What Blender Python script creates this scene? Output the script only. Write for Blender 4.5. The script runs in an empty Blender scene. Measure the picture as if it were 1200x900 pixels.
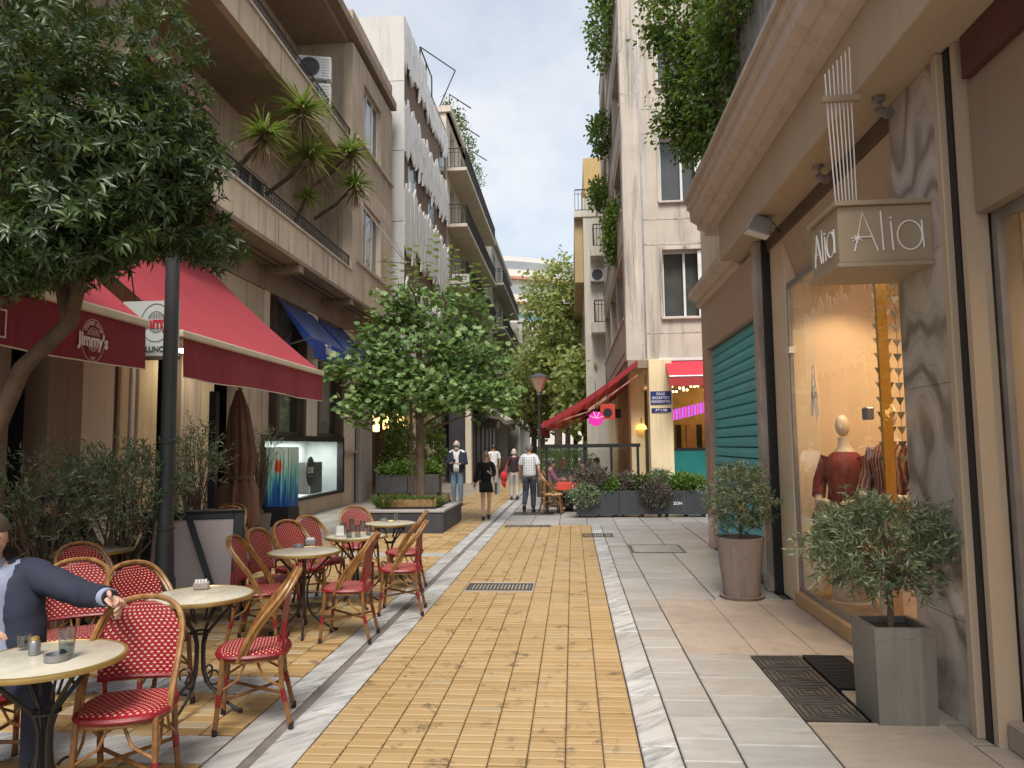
import bpy, math, random
import numpy as np
from mathutils import Vector, Matrix, Quaternion

# ------------------------------------------------------------------ camera
scene = bpy.context.scene
FOC, CAMH, ROLL = 850.0, 1.70, 0.012          # focal length in pixels of a 1200 px wide frame, eye height in m
YAW, PITCH = math.radians(4.7007), math.radians(4.8315)
_F = Vector((-math.sin(YAW)*math.cos(PITCH), math.cos(YAW)*math.cos(PITCH), math.sin(PITCH)))
_R0 = _F.cross(Vector((0, 0, 1))).normalized(); _U0 = _R0.cross(_F)
_R = _R0*math.cos(ROLL) - _U0*math.sin(ROLL)
_U = _U0*math.cos(ROLL) + _R0*math.sin(ROLL)
cam_data = bpy.data.cameras.new('camera')
cam = bpy.data.objects.new('camera', cam_data)
scene.collection.objects.link(cam)
cam_data.sensor_width = 36.0
cam_data.lens = FOC/1200*36
cam_data.clip_start = 0.05
cam_data.clip_end = 3000
_m = Matrix((_R, _U, -_F)).transposed().to_4x4()
_m.translation = (0, 0, CAMH)
cam.matrix_world = _m
scene.camera = cam
scene.render.resolution_x, scene.render.resolution_y = 1024, 768

# ------------------------------------------------------------------ light
SUN_EL, SUN_AZ = math.radians(56), math.radians(178)     # azimuth from +Y (down the street) towards +X; behind the viewer, a little right
scene.view_settings.view_transform = 'Standard'
scene.view_settings.look = 'None'
scene.view_settings.exposure = 1.2
scene.view_settings.gamma = 1.0
scene.view_settings.use_curve_mapping = False
world = bpy.data.worlds.new('World'); scene.world = world; world.use_nodes = True
wn, wl = world.node_tree.nodes, world.node_tree.links
wn.clear()
sky = wn.new('ShaderNodeTexSky'); sky.sky_type = 'NISHITA'; sky.sun_disc = False
sky.sun_elevation = SUN_EL; sky.sun_rotation = SUN_AZ
sky.air_density = 1.0; sky.dust_density = 1.5; sky.ozone_density = 1.0
tc = wn.new('ShaderNodeTexCoord')
mp = wn.new('ShaderNodeMapping'); mp.inputs['Scale'].default_value = (1.0, 1.0, 1.6); mp.inputs['Location'].default_value = (0.3, 0.25, 0.1)
nz = wn.new('ShaderNodeTexNoise'); nz.inputs['Scale'].default_value = 2.6; nz.inputs['Detail'].default_value = 7; nz.inputs['Roughness'].default_value = 0.52
rp = wn.new('ShaderNodeValToRGB'); rp.color_ramp.elements[0].position = 0.34; rp.color_ramp.elements[1].position = 0.62
rp.color_ramp.elements[0].color = (0.62, 0.62, 0.62, 1); rp.color_ramp.elements[1].color = (1, 1, 1, 1)
mx = wn.new('ShaderNodeMix'); mx.data_type = 'RGBA'
nz2 = wn.new('ShaderNodeTexNoise'); nz2.inputs['Scale'].default_value = 4.5; nz2.inputs['Detail'].default_value = 6; nz2.inputs['Roughness'].default_value = 0.55
rp2 = wn.new('ShaderNodeValToRGB'); rp2.color_ramp.elements[0].position = 0.36; rp2.color_ramp.elements[1].position = 0.62
rp2.color_ramp.elements[0].color = (2.95/4, 3.25/4, 3.55/4, 1); rp2.color_ramp.elements[1].color = (4.0/4, 4.0/4, 4.0/4, 1)
sc2 = wn.new('ShaderNodeVectorMath'); sc2.operation = 'SCALE'; sc2.inputs['Scale'].default_value = 4.9
wl.new(mp.outputs['Vector'], nz2.inputs['Vector']); wl.new(nz2.outputs['Fac'], rp2.inputs['Fac']); wl.new(rp2.outputs['Color'], sc2.inputs[0]); wl.new(sc2.outputs[0], mx.inputs['B'])
bg = wn.new('ShaderNodeBackground'); bg.inputs['Strength'].default_value = 0.092
wo = wn.new('ShaderNodeOutputWorld')
wl.new(tc.outputs['Generated'], mp.inputs['Vector']); wl.new(mp.outputs['Vector'], nz.inputs['Vector'])
wl.new(nz.outputs['Fac'], rp.inputs['Fac']); wl.new(rp.outputs['Color'], mx.inputs['Factor'])
wl.new(sky.outputs['Color'], mx.inputs['A']); wl.new(mx.outputs['Result'], bg.inputs['Color'])
wl.new(bg.outputs['Background'], wo.inputs['Surface'])
sun_data = bpy.data.lights.new('sun', 'SUN'); sun_data.energy = 2.0; sun_data.angle = math.radians(24); sun_data.color = (1, 0.95, 0.88)
sun = bpy.data.objects.new('sun', sun_data); scene.collection.objects.link(sun)
_sd = Vector((math.sin(SUN_AZ)*math.cos(SUN_EL), math.cos(SUN_AZ)*math.cos(SUN_EL), math.sin(SUN_EL)))
sun.rotation_euler = (-_sd).to_track_quat('-Z', 'Y').to_euler()
sun.location = (0, 0, 40)

# ------------------------------------------------------------------ helpers
COL = scene.collection
rng = random.Random(7)
nrng = np.random.default_rng(11)
PI = math.pi

def pray(u, v):
    return _F + _R*((u-600)/FOC) - _U*((v-450)/FOC)
def G(u, v, z=0.0):
    d = pray(u, v); t = (z-CAMH)/d.z; return (d.x*t, d.y*t)
def OX(u, v, x):
    d = pray(u, v); t = x/d.x; return (d.y*t, CAMH+d.z*t)
def OY(u, v, y):
    d = pray(u, v); t = y/d.y; return (d.x*t, CAMH+d.z*t)

def tag(o, label=None, cat=None, group=None, kind=None):
    if label: o['label'] = label
    if cat: o['category'] = cat
    if group: o['group'] = group
    if kind: o['kind'] = kind
    return o
OFF = {}
def thing(name, label, cat, loc=(0, 0, 0), rotz=0.0, group=None, world_verts=False):
    o = bpy.data.objects.new(name, None); COL.objects.link(o)
    o.empty_display_size = 0.2
    o.location = loc; o.rotation_euler = (0, 0, rotz)
    if world_verts: OFF[o.name] = Vector(loc)
    return tag(o, label, cat, group)
def copy_tree(o, parent=None):
    c = o.copy(); COL.objects.link(c); c.parent = parent
    for ch in o.children: copy_tree(ch, c)
    return c

class MB:
    def __init__(s):
        s.v = []; s.f = []; s.uv = {}; s.r = []
    def quad(s, a, b, c, d, uv=None):
        n = len(s.v); s.v += [tuple(a), tuple(b), tuple(c), tuple(d)]; s.f.append((n, n+1, n+2, n+3))
        if uv: s.uv[len(s.f)-1] = uv
        return s
    def poly(s, pts):
        n = len(s.v); s.v += [tuple(p) for p in pts]; s.f.append(tuple(range(n, n+len(pts)))); return s
    def box(s, x0, x1, y0, y1, z0, z1):
        n = len(s.v)
        s.v += [(x0, y0, z0), (x1, y0, z0), (x1, y1, z0), (x0, y1, z0), (x0, y0, z1), (x1, y0, z1), (x1, y1, z1), (x0, y1, z1)]
        s.f += [(n, n+3, n+2, n+1), (n+4, n+5, n+6, n+7), (n, n+1, n+5, n+4), (n+1, n+2, n+6, n+5), (n+2, n+3, n+7, n+6), (n+3, n, n+4, n+7)]
        return s
    def mbox(s, m, x0, x1, y0, y1, z0, z1):
        k = len(s.v); s.box(x0, x1, y0, y1, z0, z1)
        for i in range(k, len(s.v)): s.v[i] = tuple(m @ Vector(s.v[i]))
        return s
    def cbox(s, x0, x1, y0, y1, z0, z1, c=0.01):           # box with chamfered top edge, open underneath
        n = len(s.v); zc = z1-c*0.7
        s.v += [(x0, y0, z0), (x1, y0, z0), (x1, y1, z0), (x0, y1, z0), (x0, y0, zc), (x1, y0, zc), (x1, y1, zc), (x0, y1, zc),
                (x0+c, y0+c, z1), (x1-c, y0+c, z1), (x1-c, y1-c, z1), (x0+c, y1-c, z1)]
        for i in range(4):
            j = (i+1) % 4
            s.f += [(n+i, n+j, n+4+j, n+4+i), (n+4+i, n+4+j, n+8+j, n+8+i)]
        s.f.append((n+8, n+9, n+10, n+11)); return s
    def prism(s, pts, axis, lo, hi):                      # closed 2-D outline extruded along an axis
        def P(p, h):
            a, b = p
            return (h, a, b) if axis == 'x' else (a, h, b) if axis == 'y' else (a, b, h)
        n = len(s.v); k = len(pts)
        s.v += [P(p, lo) for p in pts]+[P(p, hi) for p in pts]
        s.f += [tuple(range(n, n+k)), tuple(range(n+2*k-1, n+k-1, -1))]
        for i in range(k):
            j = (i+1) % k; s.f.append((n+i, n+k+i, n+k+j, n+j))
        return s
    def tube(s, pts, r, n=8, cap=True, flat=1.0):
        pts = [Vector(p) for p in pts]; k = len(pts)
        rs = r if isinstance(r, (list, tuple)) else [r]*k
        base = len(s.v); up = None
        for i, p in enumerate(pts):
            t = (pts[min(i+1, k-1)]-pts[max(i-1, 0)])
            if t.length < 1e-9: t = Vector((0, 0, 1))
            t.normalize()
            if up is None:
                up = Vector((0, 0, 1)) if abs(t.z) < 0.9 else Vector((0, 1, 0))
            x = up.cross(t)
            if x.length < 1e-6: x = Vector((1, 0, 0)).cross(t)
            x.normalize(); y = t.cross(x); up = y
            for j in range(n):
                a = 2*PI*j/n
                s.v.append(tuple(p+(x*math.cos(a)+y*math.sin(a)*flat)*rs[i]))
        for i in range(k-1):
            for j in range(n):
                a = base+i*n+j; b = base+i*n+(j+1) % n
                s.f.append((a, b, b+n, a+n))
        if cap:
            s.f.append(tuple(base+j for j in range(n-1, -1, -1))); s.f.append(tuple(base+(k-1)*n+j for j in range(n)))
        return s
    def lathe(s, prof, n=24, c=(0, 0, 0), sx=1.0, sy=1.0, cap=True):
        base = len(s.v); k = len(prof)
        for r, z in prof:
            for j in range(n):
                a = 2*PI*j/n; s.v.append((c[0]+r*sx*math.cos(a), c[1]+r*sy*math.sin(a), c[2]+z))
        for i in range(k-1):
            for j in range(n):
                a = base+i*n+j; b = base+i*n+(j+1) % n
                s.f.append((a, b, b+n, a+n))
        if cap:
            s.f.append(tuple(base+j for j in range(n-1, -1, -1))); s.f.append(tuple(base+(k-1)*n+j for j in range(n)))
        return s
    def grid(s, nu, nv, fn, uvs=(1, 1), close=False):
        base = len(s.v)
        for j in range(nv+1):
            for i in range(nu+1):
                s.v.append(tuple(fn(i/nu, j/nv)))
        for j in range(nv):
            for i in range(nu):
                a = base+j*(nu+1)+i
                s.uv[len(s.f)] = [((i+p)/nu*uvs[0], (j+q)/nv*uvs[1]) for p, q in ((0, 0), (1, 0), (1, 1), (0, 1))]
                s.f.append((a, a+1, a+nu+2, a+nu+1))
        return s
    def ball(s, c, r, n=12, m=8, sx=1, sy=1, sz=1):
        prof = [(max(1e-4, math.sin(PI*i/m))*r, -math.cos(PI*i/m)*r*sz) for i in range(m+1)]
        return s.lathe(prof, n, c, sx, sy)
    def xf(s, m, start=0):
        for i in range(start, len(s.v)): s.v[i] = tuple(m @ Vector(s.v[i]))
        return s
    def mesh(s, name, off=None):
        me = bpy.data.meshes.new(name)
        vs = s.v if off is None else [(a-off.x, b-off.y, c-off.z) for a, b, c in s.v]
        me.from_pydata(vs, [], s.f); 
        if s.uv:
            ul = me.uv_layers.new(name='UVMap')
            for fi, uv in s.uv.items():
                p = me.polygons[fi]
                for k, li in enumerate(p.loop_indices): ul.data[li].uv = uv[k]
        if s.r:
            at = me.attributes.new('rnd', 'FLOAT', 'FACE'); at.data.foreach_set('value', s.r)
        return me
    def build(s, name, m, parent=None, smooth=False, bevel=0.0, kind=None, label=None, seg=1, fix=True):
        off = OFF.get(parent.name) if parent is not None else None
        me = s.mesh(name, off)
        if fix:
            import bmesh
            bm = bmesh.new(); bm.from_mesh(me); bmesh.ops.recalc_face_normals(bm, faces=bm.faces); bm.to_mesh(me); bm.free()
        me.materials.append(m)
        if smooth:
            me.polygons.foreach_set('use_smooth', [True]*len(me.polygons))
        o = bpy.data.objects.new(name, me); COL.objects.link(o)
        if parent is not None:
            o.parent = parent
            if off is not None: OFF[o.name] = off
        if smooth:
            try: me.set_sharp_from_angle(angle=math.radians(45))
            except Exception: pass
        if bevel:
            b = o.modifiers.new('bevel', 'BEVEL'); b.width = bevel; b.segments = seg; b.limit_method = 'ANGLE'; b.angle_limit = math.radians(40)
        return tag(o, label=label, kind=kind)

# ------------------------------------------------------------------ materials
def lin(r, g, b):
    f = lambda c: (c/255/12.92) if c/255 <= 0.04045 else ((c/255+0.055)/1.055)**2.4
    return (f(r), f(g), f(b))
class NT:
    def __init__(s, name):
        s.m = bpy.data.materials.new(name); s.m.use_nodes = True
        s.n = s.m.node_tree.nodes; s.l = s.m.node_tree.links; s.n.clear()
        s.out = s.n.new('ShaderNodeOutputMaterial')
    def new(s, t, **kw):
        n = s.n.new('ShaderNode'+t)
        for k, v in kw.items():
            if k.startswith('_'): setattr(n, k[1:], v)
            else:
                n.inputs[k.replace('__', ' ')].default_value = v
        return n
    def link(s, a, b): s.l.new(a, b)
    def math(s, op, a, b=None, c=None):
        n = s.n.new('ShaderNodeMath'); n.operation = op
        for i, x in enumerate((a, b, c)):
            if x is None: continue
            if isinstance(x, (int, float)): n.inputs[i].default_value = x
            else: s.link(x, n.inputs[i])
        return n.outputs[0]
    def mix(s, fac, a, b, blend='MIX'):
        n = s.n.new('ShaderNodeMix'); n.data_type = 'RGBA'; n.blend_type = blend
        for k, x in (('Factor', fac), ('A', a), ('B', b)):
            if isinstance(x, (int, float)): n.inputs[k].default_value = x
            elif isinstance(x, tuple): n.inputs[k].default_value = (*x[:3], 1)
            else: s.link(x, n.inputs[k])
        return n.outputs['Result']
    def ramp(s, fac, stops):
        n = s.n.new('ShaderNodeValToRGB'); cr = n.color_ramp
        while len(cr.elements) < len(stops): cr.elements.new(0.5)
        for e, (p, c) in zip(cr.elements, stops):
            e.position = p; e.color = (*c[:3], 1) if isinstance(c, tuple) else (c, c, c, 1)
        s.link(fac, n.inputs['Fac']); return n.outputs['Color']
    def coord(s, kind='Object', scale=(1, 1, 1), jitter=True):
        t = s.n.new('ShaderNodeTexCoord'); o = t.outputs[kind]
        if jitter:
            oi = s.n.new('ShaderNodeObjectInfo'); a = s.n.new('ShaderNodeVectorMath'); a.operation = 'ADD'
            k = s.math('MULTIPLY', oi.outputs['Random'], 37.0); cx = s.n.new('ShaderNodeCombineXYZ')
            for i in range(3): s.link(k, cx.inputs[i])
            s.link(o, a.inputs[0]); s.link(cx.outputs[0], a.inputs[1]); o = a.outputs[0]
        if scale != (1, 1, 1):
            mpn = s.n.new('ShaderNodeMapping'); mpn.inputs['Scale'].default_value = scale; s.link(o, mpn.inputs['Vector']); o = mpn.outputs[0]
        return o
    def noise(s, vec, scale, detail=4, rough=0.55, dist=0.0):
        n = s.new('TexNoise', Scale=scale, Detail=detail, Roughness=rough, Distortion=dist); s.link(vec, n.inputs['Vector']); return n.outputs['Fac']
    def bump(s, h, strength=0.2, dist=0.01):
        b = s.new('Bump', Strength=strength, Distance=dist); s.link(h, b.inputs['Height']); return b.outputs['Normal']
    def bsdf(s, col, rough=0.6, normal=None, **kw):
        b = s.n.new('ShaderNodeBsdfPrincipled')
        if isinstance(col, tuple): b.inputs['Base Color'].default_value = (*col[:3], 1)
        else: s.link(col, b.inputs['Base Color'])
        if isinstance(rough, (int, float)): b.inputs['Roughness'].default_value = rough
        else: s.link(rough, b.inputs['Roughness'])
        if normal is not None: s.link(normal, b.inputs['Normal'])
        for k, v in kw.items():
            nm = k.replace('__', ' ')
            if isinstance(v, (int, float, tuple)): b.inputs[nm].default_value = v
            else: s.link(v, b.inputs[nm])
        return b.outputs['BSDF']
    def done(s, sh):
        s.link(sh, s.out.inputs['Surface']); return s.m
def mul(c, k): return tuple(min(1, x*k) for x in c)

def plain(name, col, rough=0.55, var=0.15, scale=5.0, bump=0.15, bscale=80.0, metallic=0.0, **kw):
    t = NT(name); c = t.coord()
    n1 = t.noise(c, scale, 5)
    base = t.mix(t.ramp(n1, [(0.3, 0.0), (0.7, 1.0)]), mul(col, 1-var), mul(col, 1+var))
    n2 = t.noise(c, bscale, 3)
    r = t.math('MULTIPLY_ADD', n1, 0.25, rough-0.12)
    nrm = t.bump(n2, bump, 0.004) if bump else None
    return t.done(t.bsdf(base, r, nrm, Metallic=metallic, **kw))
def plaster(name, col, var=0.16, stain=0.35, rough=0.85, dirt=(0.10, 0.085, 0.07)):
    t = NT(name); c = t.coord()
    n1 = t.noise(c, 0.9, 6, 0.6); n2 = t.noise(c, 9, 5, 0.6)
    cs = t.coord(scale=(3.2, 3.2, 0.22)); ns = t.noise(cs, 1.6, 5, 0.65)
    base = t.mix(t.ramp(n1, [(0.3, 0.0), (0.72, 1.0)]), mul(col, 1-var), mul(col, 1+var))
    base = t.mix(t.math('MULTIPLY', n2, 0.25), base, mul(col, 0.8))
    st = t.ramp(ns, [(0.50, 0.0), (0.72, 1.0)])
    base = t.mix(t.math('MULTIPLY', st, min(1.0, stain*1.25)), base, dirt)
    nl = t.noise(t.coord(scale=(5, 5, .12)), 2.2, 4, .6); base = t.mix(t.math('MULTIPLY', t.ramp(nl, [(0.56, 0.0), (0.68, 1.0)]), stain*.7), base, mul(col, 1.35))
    vo = t.new('TexVoronoi', Scale=1.1); vo.feature = 'DISTANCE_TO_EDGE'
    wv = t.new('TexNoise', Scale=3.0, Detail=4.0); t.link(c, wv.inputs['Vector']); vm = t.n.new('ShaderNodeVectorMath'); vm.operation = 'MULTIPLY_ADD'; vm.inputs[1].default_value = (.35, .35, .35)
    t.link(wv.outputs['Color'], vm.inputs[0]); t.link(c, vm.inputs[2]); t.link(vm.outputs[0], vo.inputs['Vector'])
    ck = t.math('MULTIPLY', t.ramp(vo.outputs['Distance'], [(0.0, 1.0), (0.006, 0.0)]), t.ramp(n1, [(0.48, 0.0), (0.6, stain*1.2)]))
    base = t.mix(ck, base, dirt)
    nb = t.noise(c, 60, 4)
    return t.done(t.bsdf(base, rough, t.bump(nb, 0.25, 0.006)))
def emit(name, col, strength):
    t = NT(name); e = t.new('Emission', Strength=strength); e.inputs['Color'].default_value = (*col, 1)
    return t.done(e.outputs[0])
def glass(name, tint=(0.93, 0.96, 0.95), refl=1.0, rough=0.0):
    t = NT(name)
    tr = t.new('BsdfTransparent'); tr.inputs['Color'].default_value = (*tint, 1)
    gl = t.new('BsdfGlossy', Roughness=rough)
    fr = t.new('Fresnel', IOR=1.5); gm = t.n.new('ShaderNodeNewGeometry')
    t.link(t.math('MULTIPLY_ADD', gm.outputs['Backfacing'], 1/1.5-1.5, 1.5), fr.inputs['IOR'])
    mxs = t.n.new('ShaderNodeMixShader')
    t.link(t.math('MULTIPLY', fr.outputs[0], refl), mxs.inputs[0]); t.link(tr.outputs[0], mxs.inputs[1]); t.link(gl.outputs[0], mxs.inputs[2])
    return t.done(mxs.outputs[0])
def leafmat(name, stops, rough=0.5, trans=0.25, spec=0.5, spot=None):
    t = NT(name); a = t.n.new('ShaderNodeAttribute'); a.attribute_name = 'rnd'
    col = t.ramp(a.outputs['Fac'], stops)
    b = t.bsdf(col, rough, **{'Specular__IOR__Level': spec})
    tr = t.n.new('ShaderNodeBsdfTranslucent'); t.link(t.mix(0.5, col, (0.35, 0.45, 0.05), 'MIX'), tr.inputs['Color'])
    mxs = t.n.new('ShaderNodeMixShader'); mxs.inputs[0].default_value = trans
    t.link(b, mxs.inputs[1]); t.link(tr.outputs[0], mxs.inputs[2])
    return t.done(mxs.outputs[0])
def tilemat(name, stops, rough=0.5, stain=0.3, dark=(0.06, 0.045, 0.03)):
    t = NT(name); oi = t.n.new('ShaderNodeObjectInfo'); a = t.n.new('ShaderNodeAttribute'); a.attribute_name = 'rnd'
    r = t.math('FRACT', t.math('ADD', t.math('MULTIPLY', oi.outputs['Random'], 7.31), a.outputs['Fac']))
    g = t.n.new('ShaderNodeNewGeometry'); pos = g.outputs['Position']
    col = t.ramp(r, stops)
    n1 = t.noise(pos, 0.55, 5, 0.6); n2 = t.noise(pos, 14, 6, 0.65); n3 = t.noise(pos, 5.0, 6, 0.7, 0.6)
    vo = t.new('TexVoronoi', Scale=1.7); t.link(pos, vo.inputs['Vector']); spot = t.ramp(t.math('ADD', vo.outputs['Distance'], t.math('MULTIPLY', n2, .12)), [(0.065, 1.0), (0.10, 0.0)])
    col = t.mix(t.ramp(n2, [(0.3, 0.0), (0.75, 0.45)]), col, t.mix(0.5, col, (0.75, 0.62, 0.4), 'MULTIPLY'))
    col = t.mix(t.ramp(n1, [(0.4, 0.0), (0.75, 0.35)]), col, t.mix(0.6, col, (0.55, 0.42, 0.25), 'MULTIPLY'))
    sm = t.math('MULTIPLY', t.ramp(n3, [(0.57, 0.0), (0.70, 1.0)]), stain)
    col = t.mix(sm, col, dark)
    col = t.mix(t.math('MULTIPLY', spot, min(1.0, stain*.45)), col, dark)
    rr = t.math('MULTIPLY_ADD', n2, 0.35, rough-0.15)
    return t.done(t.bsdf(col, rr, t.bump(n2, 0.18, 0.004)))
def marble(name, light, dark, scale=2.2, rough=0.45, stretch=(1, 1, 1), vein=0.6, pos=True, dist=1.2, rot=0.0):
    t = NT(name)
    if pos:
        g = t.n.new('ShaderNodeNewGeometry'); c = g.outputs['Position']
        oi = t.n.new('ShaderNodeObjectInfo'); ad = t.n.new('ShaderNodeVectorMath'); ad.operation = 'ADD'
        a = t.n.new('ShaderNodeAttribute'); a.attribute_name = 'rnd'
        k = t.math('MULTIPLY', t.math('ADD', oi.outputs['Random'], a.outputs['Fac']), 31.0); cx = t.n.new('ShaderNodeCombineXYZ')
        for i in range(3): t.link(k, cx.inputs[i])
        t.link(c, ad.inputs[0]); t.link(cx.outputs[0], ad.inputs[1]); c = ad.outputs[0]
        tone = t.math('FRACT', k)
    else:
        c = t.coord(jitter=False); tone = None
    mp0 = t.n.new('ShaderNodeMapping'); mp0.inputs['Rotation'].default_value = (0, 0, rot); t.link(c, mp0.inputs['Vector'])
    mpn = t.n.new('ShaderNodeMapping'); mpn.inputs['Scale'].default_value = stretch; t.link(mp0.outputs[0], mpn.inputs['Vector']); c2 = mpn.outputs[0]
    n1 = t.noise(c2, scale, 6, 0.6, dist); n2 = t.noise(c2, scale*4, 5, 0.65, 0.8)
    v = t.math('ADD', t.math('MULTIPLY', n1, 0.7), t.math('MULTIPLY', n2, 0.3))
    col = t.ramp(v, [(0.36, dark), (0.46, tuple(a*.45+b*.55 for a, b in zip(dark, light))), (0.56, light), (0.75, mul(light, 1.12))])
    col = t.mix(vein, light, col)
    if tone is not None:
        col = t.mix(t.math('MULTIPLY', tone, 0.5), col, mul(light, 0.6))
    n3 = t.noise(c, 40, 4)
    n4 = t.noise(c, 0.8, 4)
    col = t.mix(t.ramp(n4, [(0.42, 0.0), (0.7, 0.6)]), col, tuple(a*b for a, b in zip(light, (.58, .52, .46))))
    return t.done(t.bsdf(col, t.math('MULTIPLY_ADD', n3, 0.2, rough-0.1), t.bump(n3, 0.1, 0.003)))

# ------------------------------------------------------------------ foliage
LANCE = (np.array([(0, 0, 0), (.5, .42, .10), (0, 1, -.10), (-.5, .42, .10), (0, .45, 0)]), [(0, 1, 4), (1, 2, 4), (2, 3, 4), (3, 0, 4)])
_ml = [(0, 0), (.30, -.08), (.62, .14), (.40, .36), (.58, .66), (.22, .66), (0, 1.0), (-.22, .66), (-.58, .66), (-.40, .36), (-.62, .14), (-.30, -.08)]
MAPLE = (np.array([(x, y, -.22*(x*x)-.12*(y-.4)**2) for x, y in _ml]+[(0, .4, .03)]), [(i, (i+1) % 12, 12) for i in range(12)])
ROUND = (np.array([(0, 0, 0), (.4, .2, .06), (.5, .6, .08), (0, 1, -.06), (-.5, .6, .08), (-.4, .2, .06)]), [(0, 1, 2, 3), (0, 3, 4, 5)])
BLADE = (np.array([(-.5, 0, 0), (.5, 0, 0), (-.42, .4, .02), (.42, .4, .02), (-.28, .75, -.02), (.28, .75, -.02), (0, 1, -.10)]), [(0, 1, 3, 2), (2, 3, 5, 4), (4, 5, 6)])
def unit(a):
    return a/np.maximum(np.linalg.norm(a, axis=1, keepdims=True), 1e-9)
def leaves(name, P, D, N, L, W, tmpl, m, parent=None, kind='stuff', rnd=None, droop=0.0):
    tv, tf = tmpl
    P = np.asarray(P, float); n = len(P)
    D = unit(np.asarray(D, float)); N = np.asarray(N, float)
    X = unit(np.cross(D, N)); N = np.cross(X, D)
    L = np.broadcast_to(np.asarray(L, float), (n,)); W = np.broadcast_to(np.asarray(W, float), (n,))
    V = P[:, None, :] + X[:, None, :]*(tv[None, :, 0, None]*W[:, None, None]) + D[:, None, :]*(tv[None, :, 1, None]*L[:, None, None]) + N[:, None, :]*(tv[None, :, 2, None]*L[:, None, None])
    if droop: V[:, :, 2] -= droop*(tv[None, :, 1]**2)*L[:, None]
    V = V.reshape(-1, 3)
    off = OFF.get(parent.name) if parent is not None else None
    if off is not None: V = V-np.array(off)
    k = len(tv)
    me = bpy.data.meshes.new(name)
    sizes = np.array([len(f) for f in tf]); flat = np.concatenate([np.array(f) for f in tf])
    loops = (flat[None, :]+(np.arange(n)*k)[:, None]).reshape(-1)
    tot = np.tile(sizes, n); start = np.concatenate([[0], np.cumsum(tot)[:-1]])
    me.vertices.add(len(V)); me.vertices.foreach_set('co', V.reshape(-1))
    me.loops.add(len(loops)); me.loops.foreach_set('vertex_index', loops.astype(np.int32))
    me.polygons.add(len(tot)); me.polygons.foreach_set('loop_start', start.astype(np.int32)); me.polygons.foreach_set('loop_total', tot.astype(np.int32))
    me.update(calc_edges=True); me.validate()
    if rnd is None: rnd = nrng.random(n)
    at = me.attributes.new('rnd', 'FLOAT', 'FACE'); at.data.foreach_set('value', np.repeat(rnd, len(tf)).astype(np.float32))
    me.materials.append(m)
    o = bpy.data.objects.new(name, me); COL.objects.link(o)
    if parent is not None:
        o.parent = parent
        if off is not None: OFF[o.name] = off
    return tag(o, kind=kind)
def rvec(n): return unit(nrng.normal(size=(n, 3)))
def clumps(center, radii, n, fill=0.55, zmin=None):
    d = rvec(n); r = fill+(1-fill)*nrng.random((n, 1))**0.6
    p = d*r*np.array(radii)+np.array(center)
    if zmin is not None:
        k = p[:, 2] > zmin; p, d = p[k], d[k]
    return p, d
def spray(cp, cd, per, spread, up=0.3, out=0.8, rand=0.7):
    n = len(cp)
    P = np.repeat(cp, per, 0)+nrng.normal(size=(n*per, 3))*spread
    D = np.repeat(cd, per, 0)*out+rvec(n*per)*rand+np.array([0, 0, up])
    return P, D
# ------------------------------------------------------------------ ground and paving
M = {}
M['earth'] = plain('joint_mortar', (0.065, 0.055, 0.045), 0.9, 0.3, 2.0)
M['yellow_tile'] = tilemat('yellow_tile', [(0.0, (0.355, 0.235, 0.105)), (0.3, (0.39, 0.265, 0.125)), (0.7, (0.41, 0.285, 0.14)), (0.92, (0.425, 0.302, 0.155)), (1.0, (0.375, 0.283, 0.165))], 0.42, 0.95)
M['worn_tile'] = tilemat('worn_tile', [(0.0, (0.27, 0.17, 0.07)), (0.4, (0.40, 0.26, 0.11)), (0.75, (0.45, 0.31, 0.14)), (1.0, (0.38, 0.31, 0.21))], 0.55, 0.7)
M['strip_marble'] = marble('white_marble', (0.56, 0.56, 0.55), (0.07, 0.075, 0.085), 1.5, 0.45, (7.0, 1.0, 1), 0.9, rot=0.75)
M['slab_marble'] = marble('grey_marble', (0.43, 0.42, 0.40), (0.19, 0.19, 0.19), 3.0, 0.42, (1, 7, 1), 0.55)
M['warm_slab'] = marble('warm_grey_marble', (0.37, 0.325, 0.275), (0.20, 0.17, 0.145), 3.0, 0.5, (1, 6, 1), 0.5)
M['cement'] = plaster('beige_cement', (0.37, 0.31, 0.26), 0.22, 0.25, 0.7)
M['iron'] = plain('cast_iron', (0.11, 0.10, 0.092), 0.55, 0.3, 8, 0.4, 120, 0.6)
M['black_metal'] = plain('black_metal', (0.012, 0.012, 0.013), 0.45, 0.3, 6, 0.1)
M['grate_metal'] = plain('galvanised_grate', (0.12, 0.115, 0.11), 0.5, 0.25, 10, 0.3, 60, 0.7)
M['rubber'] = plain('black_rubber_mat', (0.018, 0.018, 0.02), 0.9, 0.3, 30, 0.5, 200)

def structure(o, label=None, cat=None):
    o['kind'] = 'structure'; return o
g = MB(); g.quad((-600, -200, -0.03), (600, -200, -0.03), (600, 1500, -0.03), (-600, 1500, -0.03))
structure(g.build('ground', M['earth'], fix=False))

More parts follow.
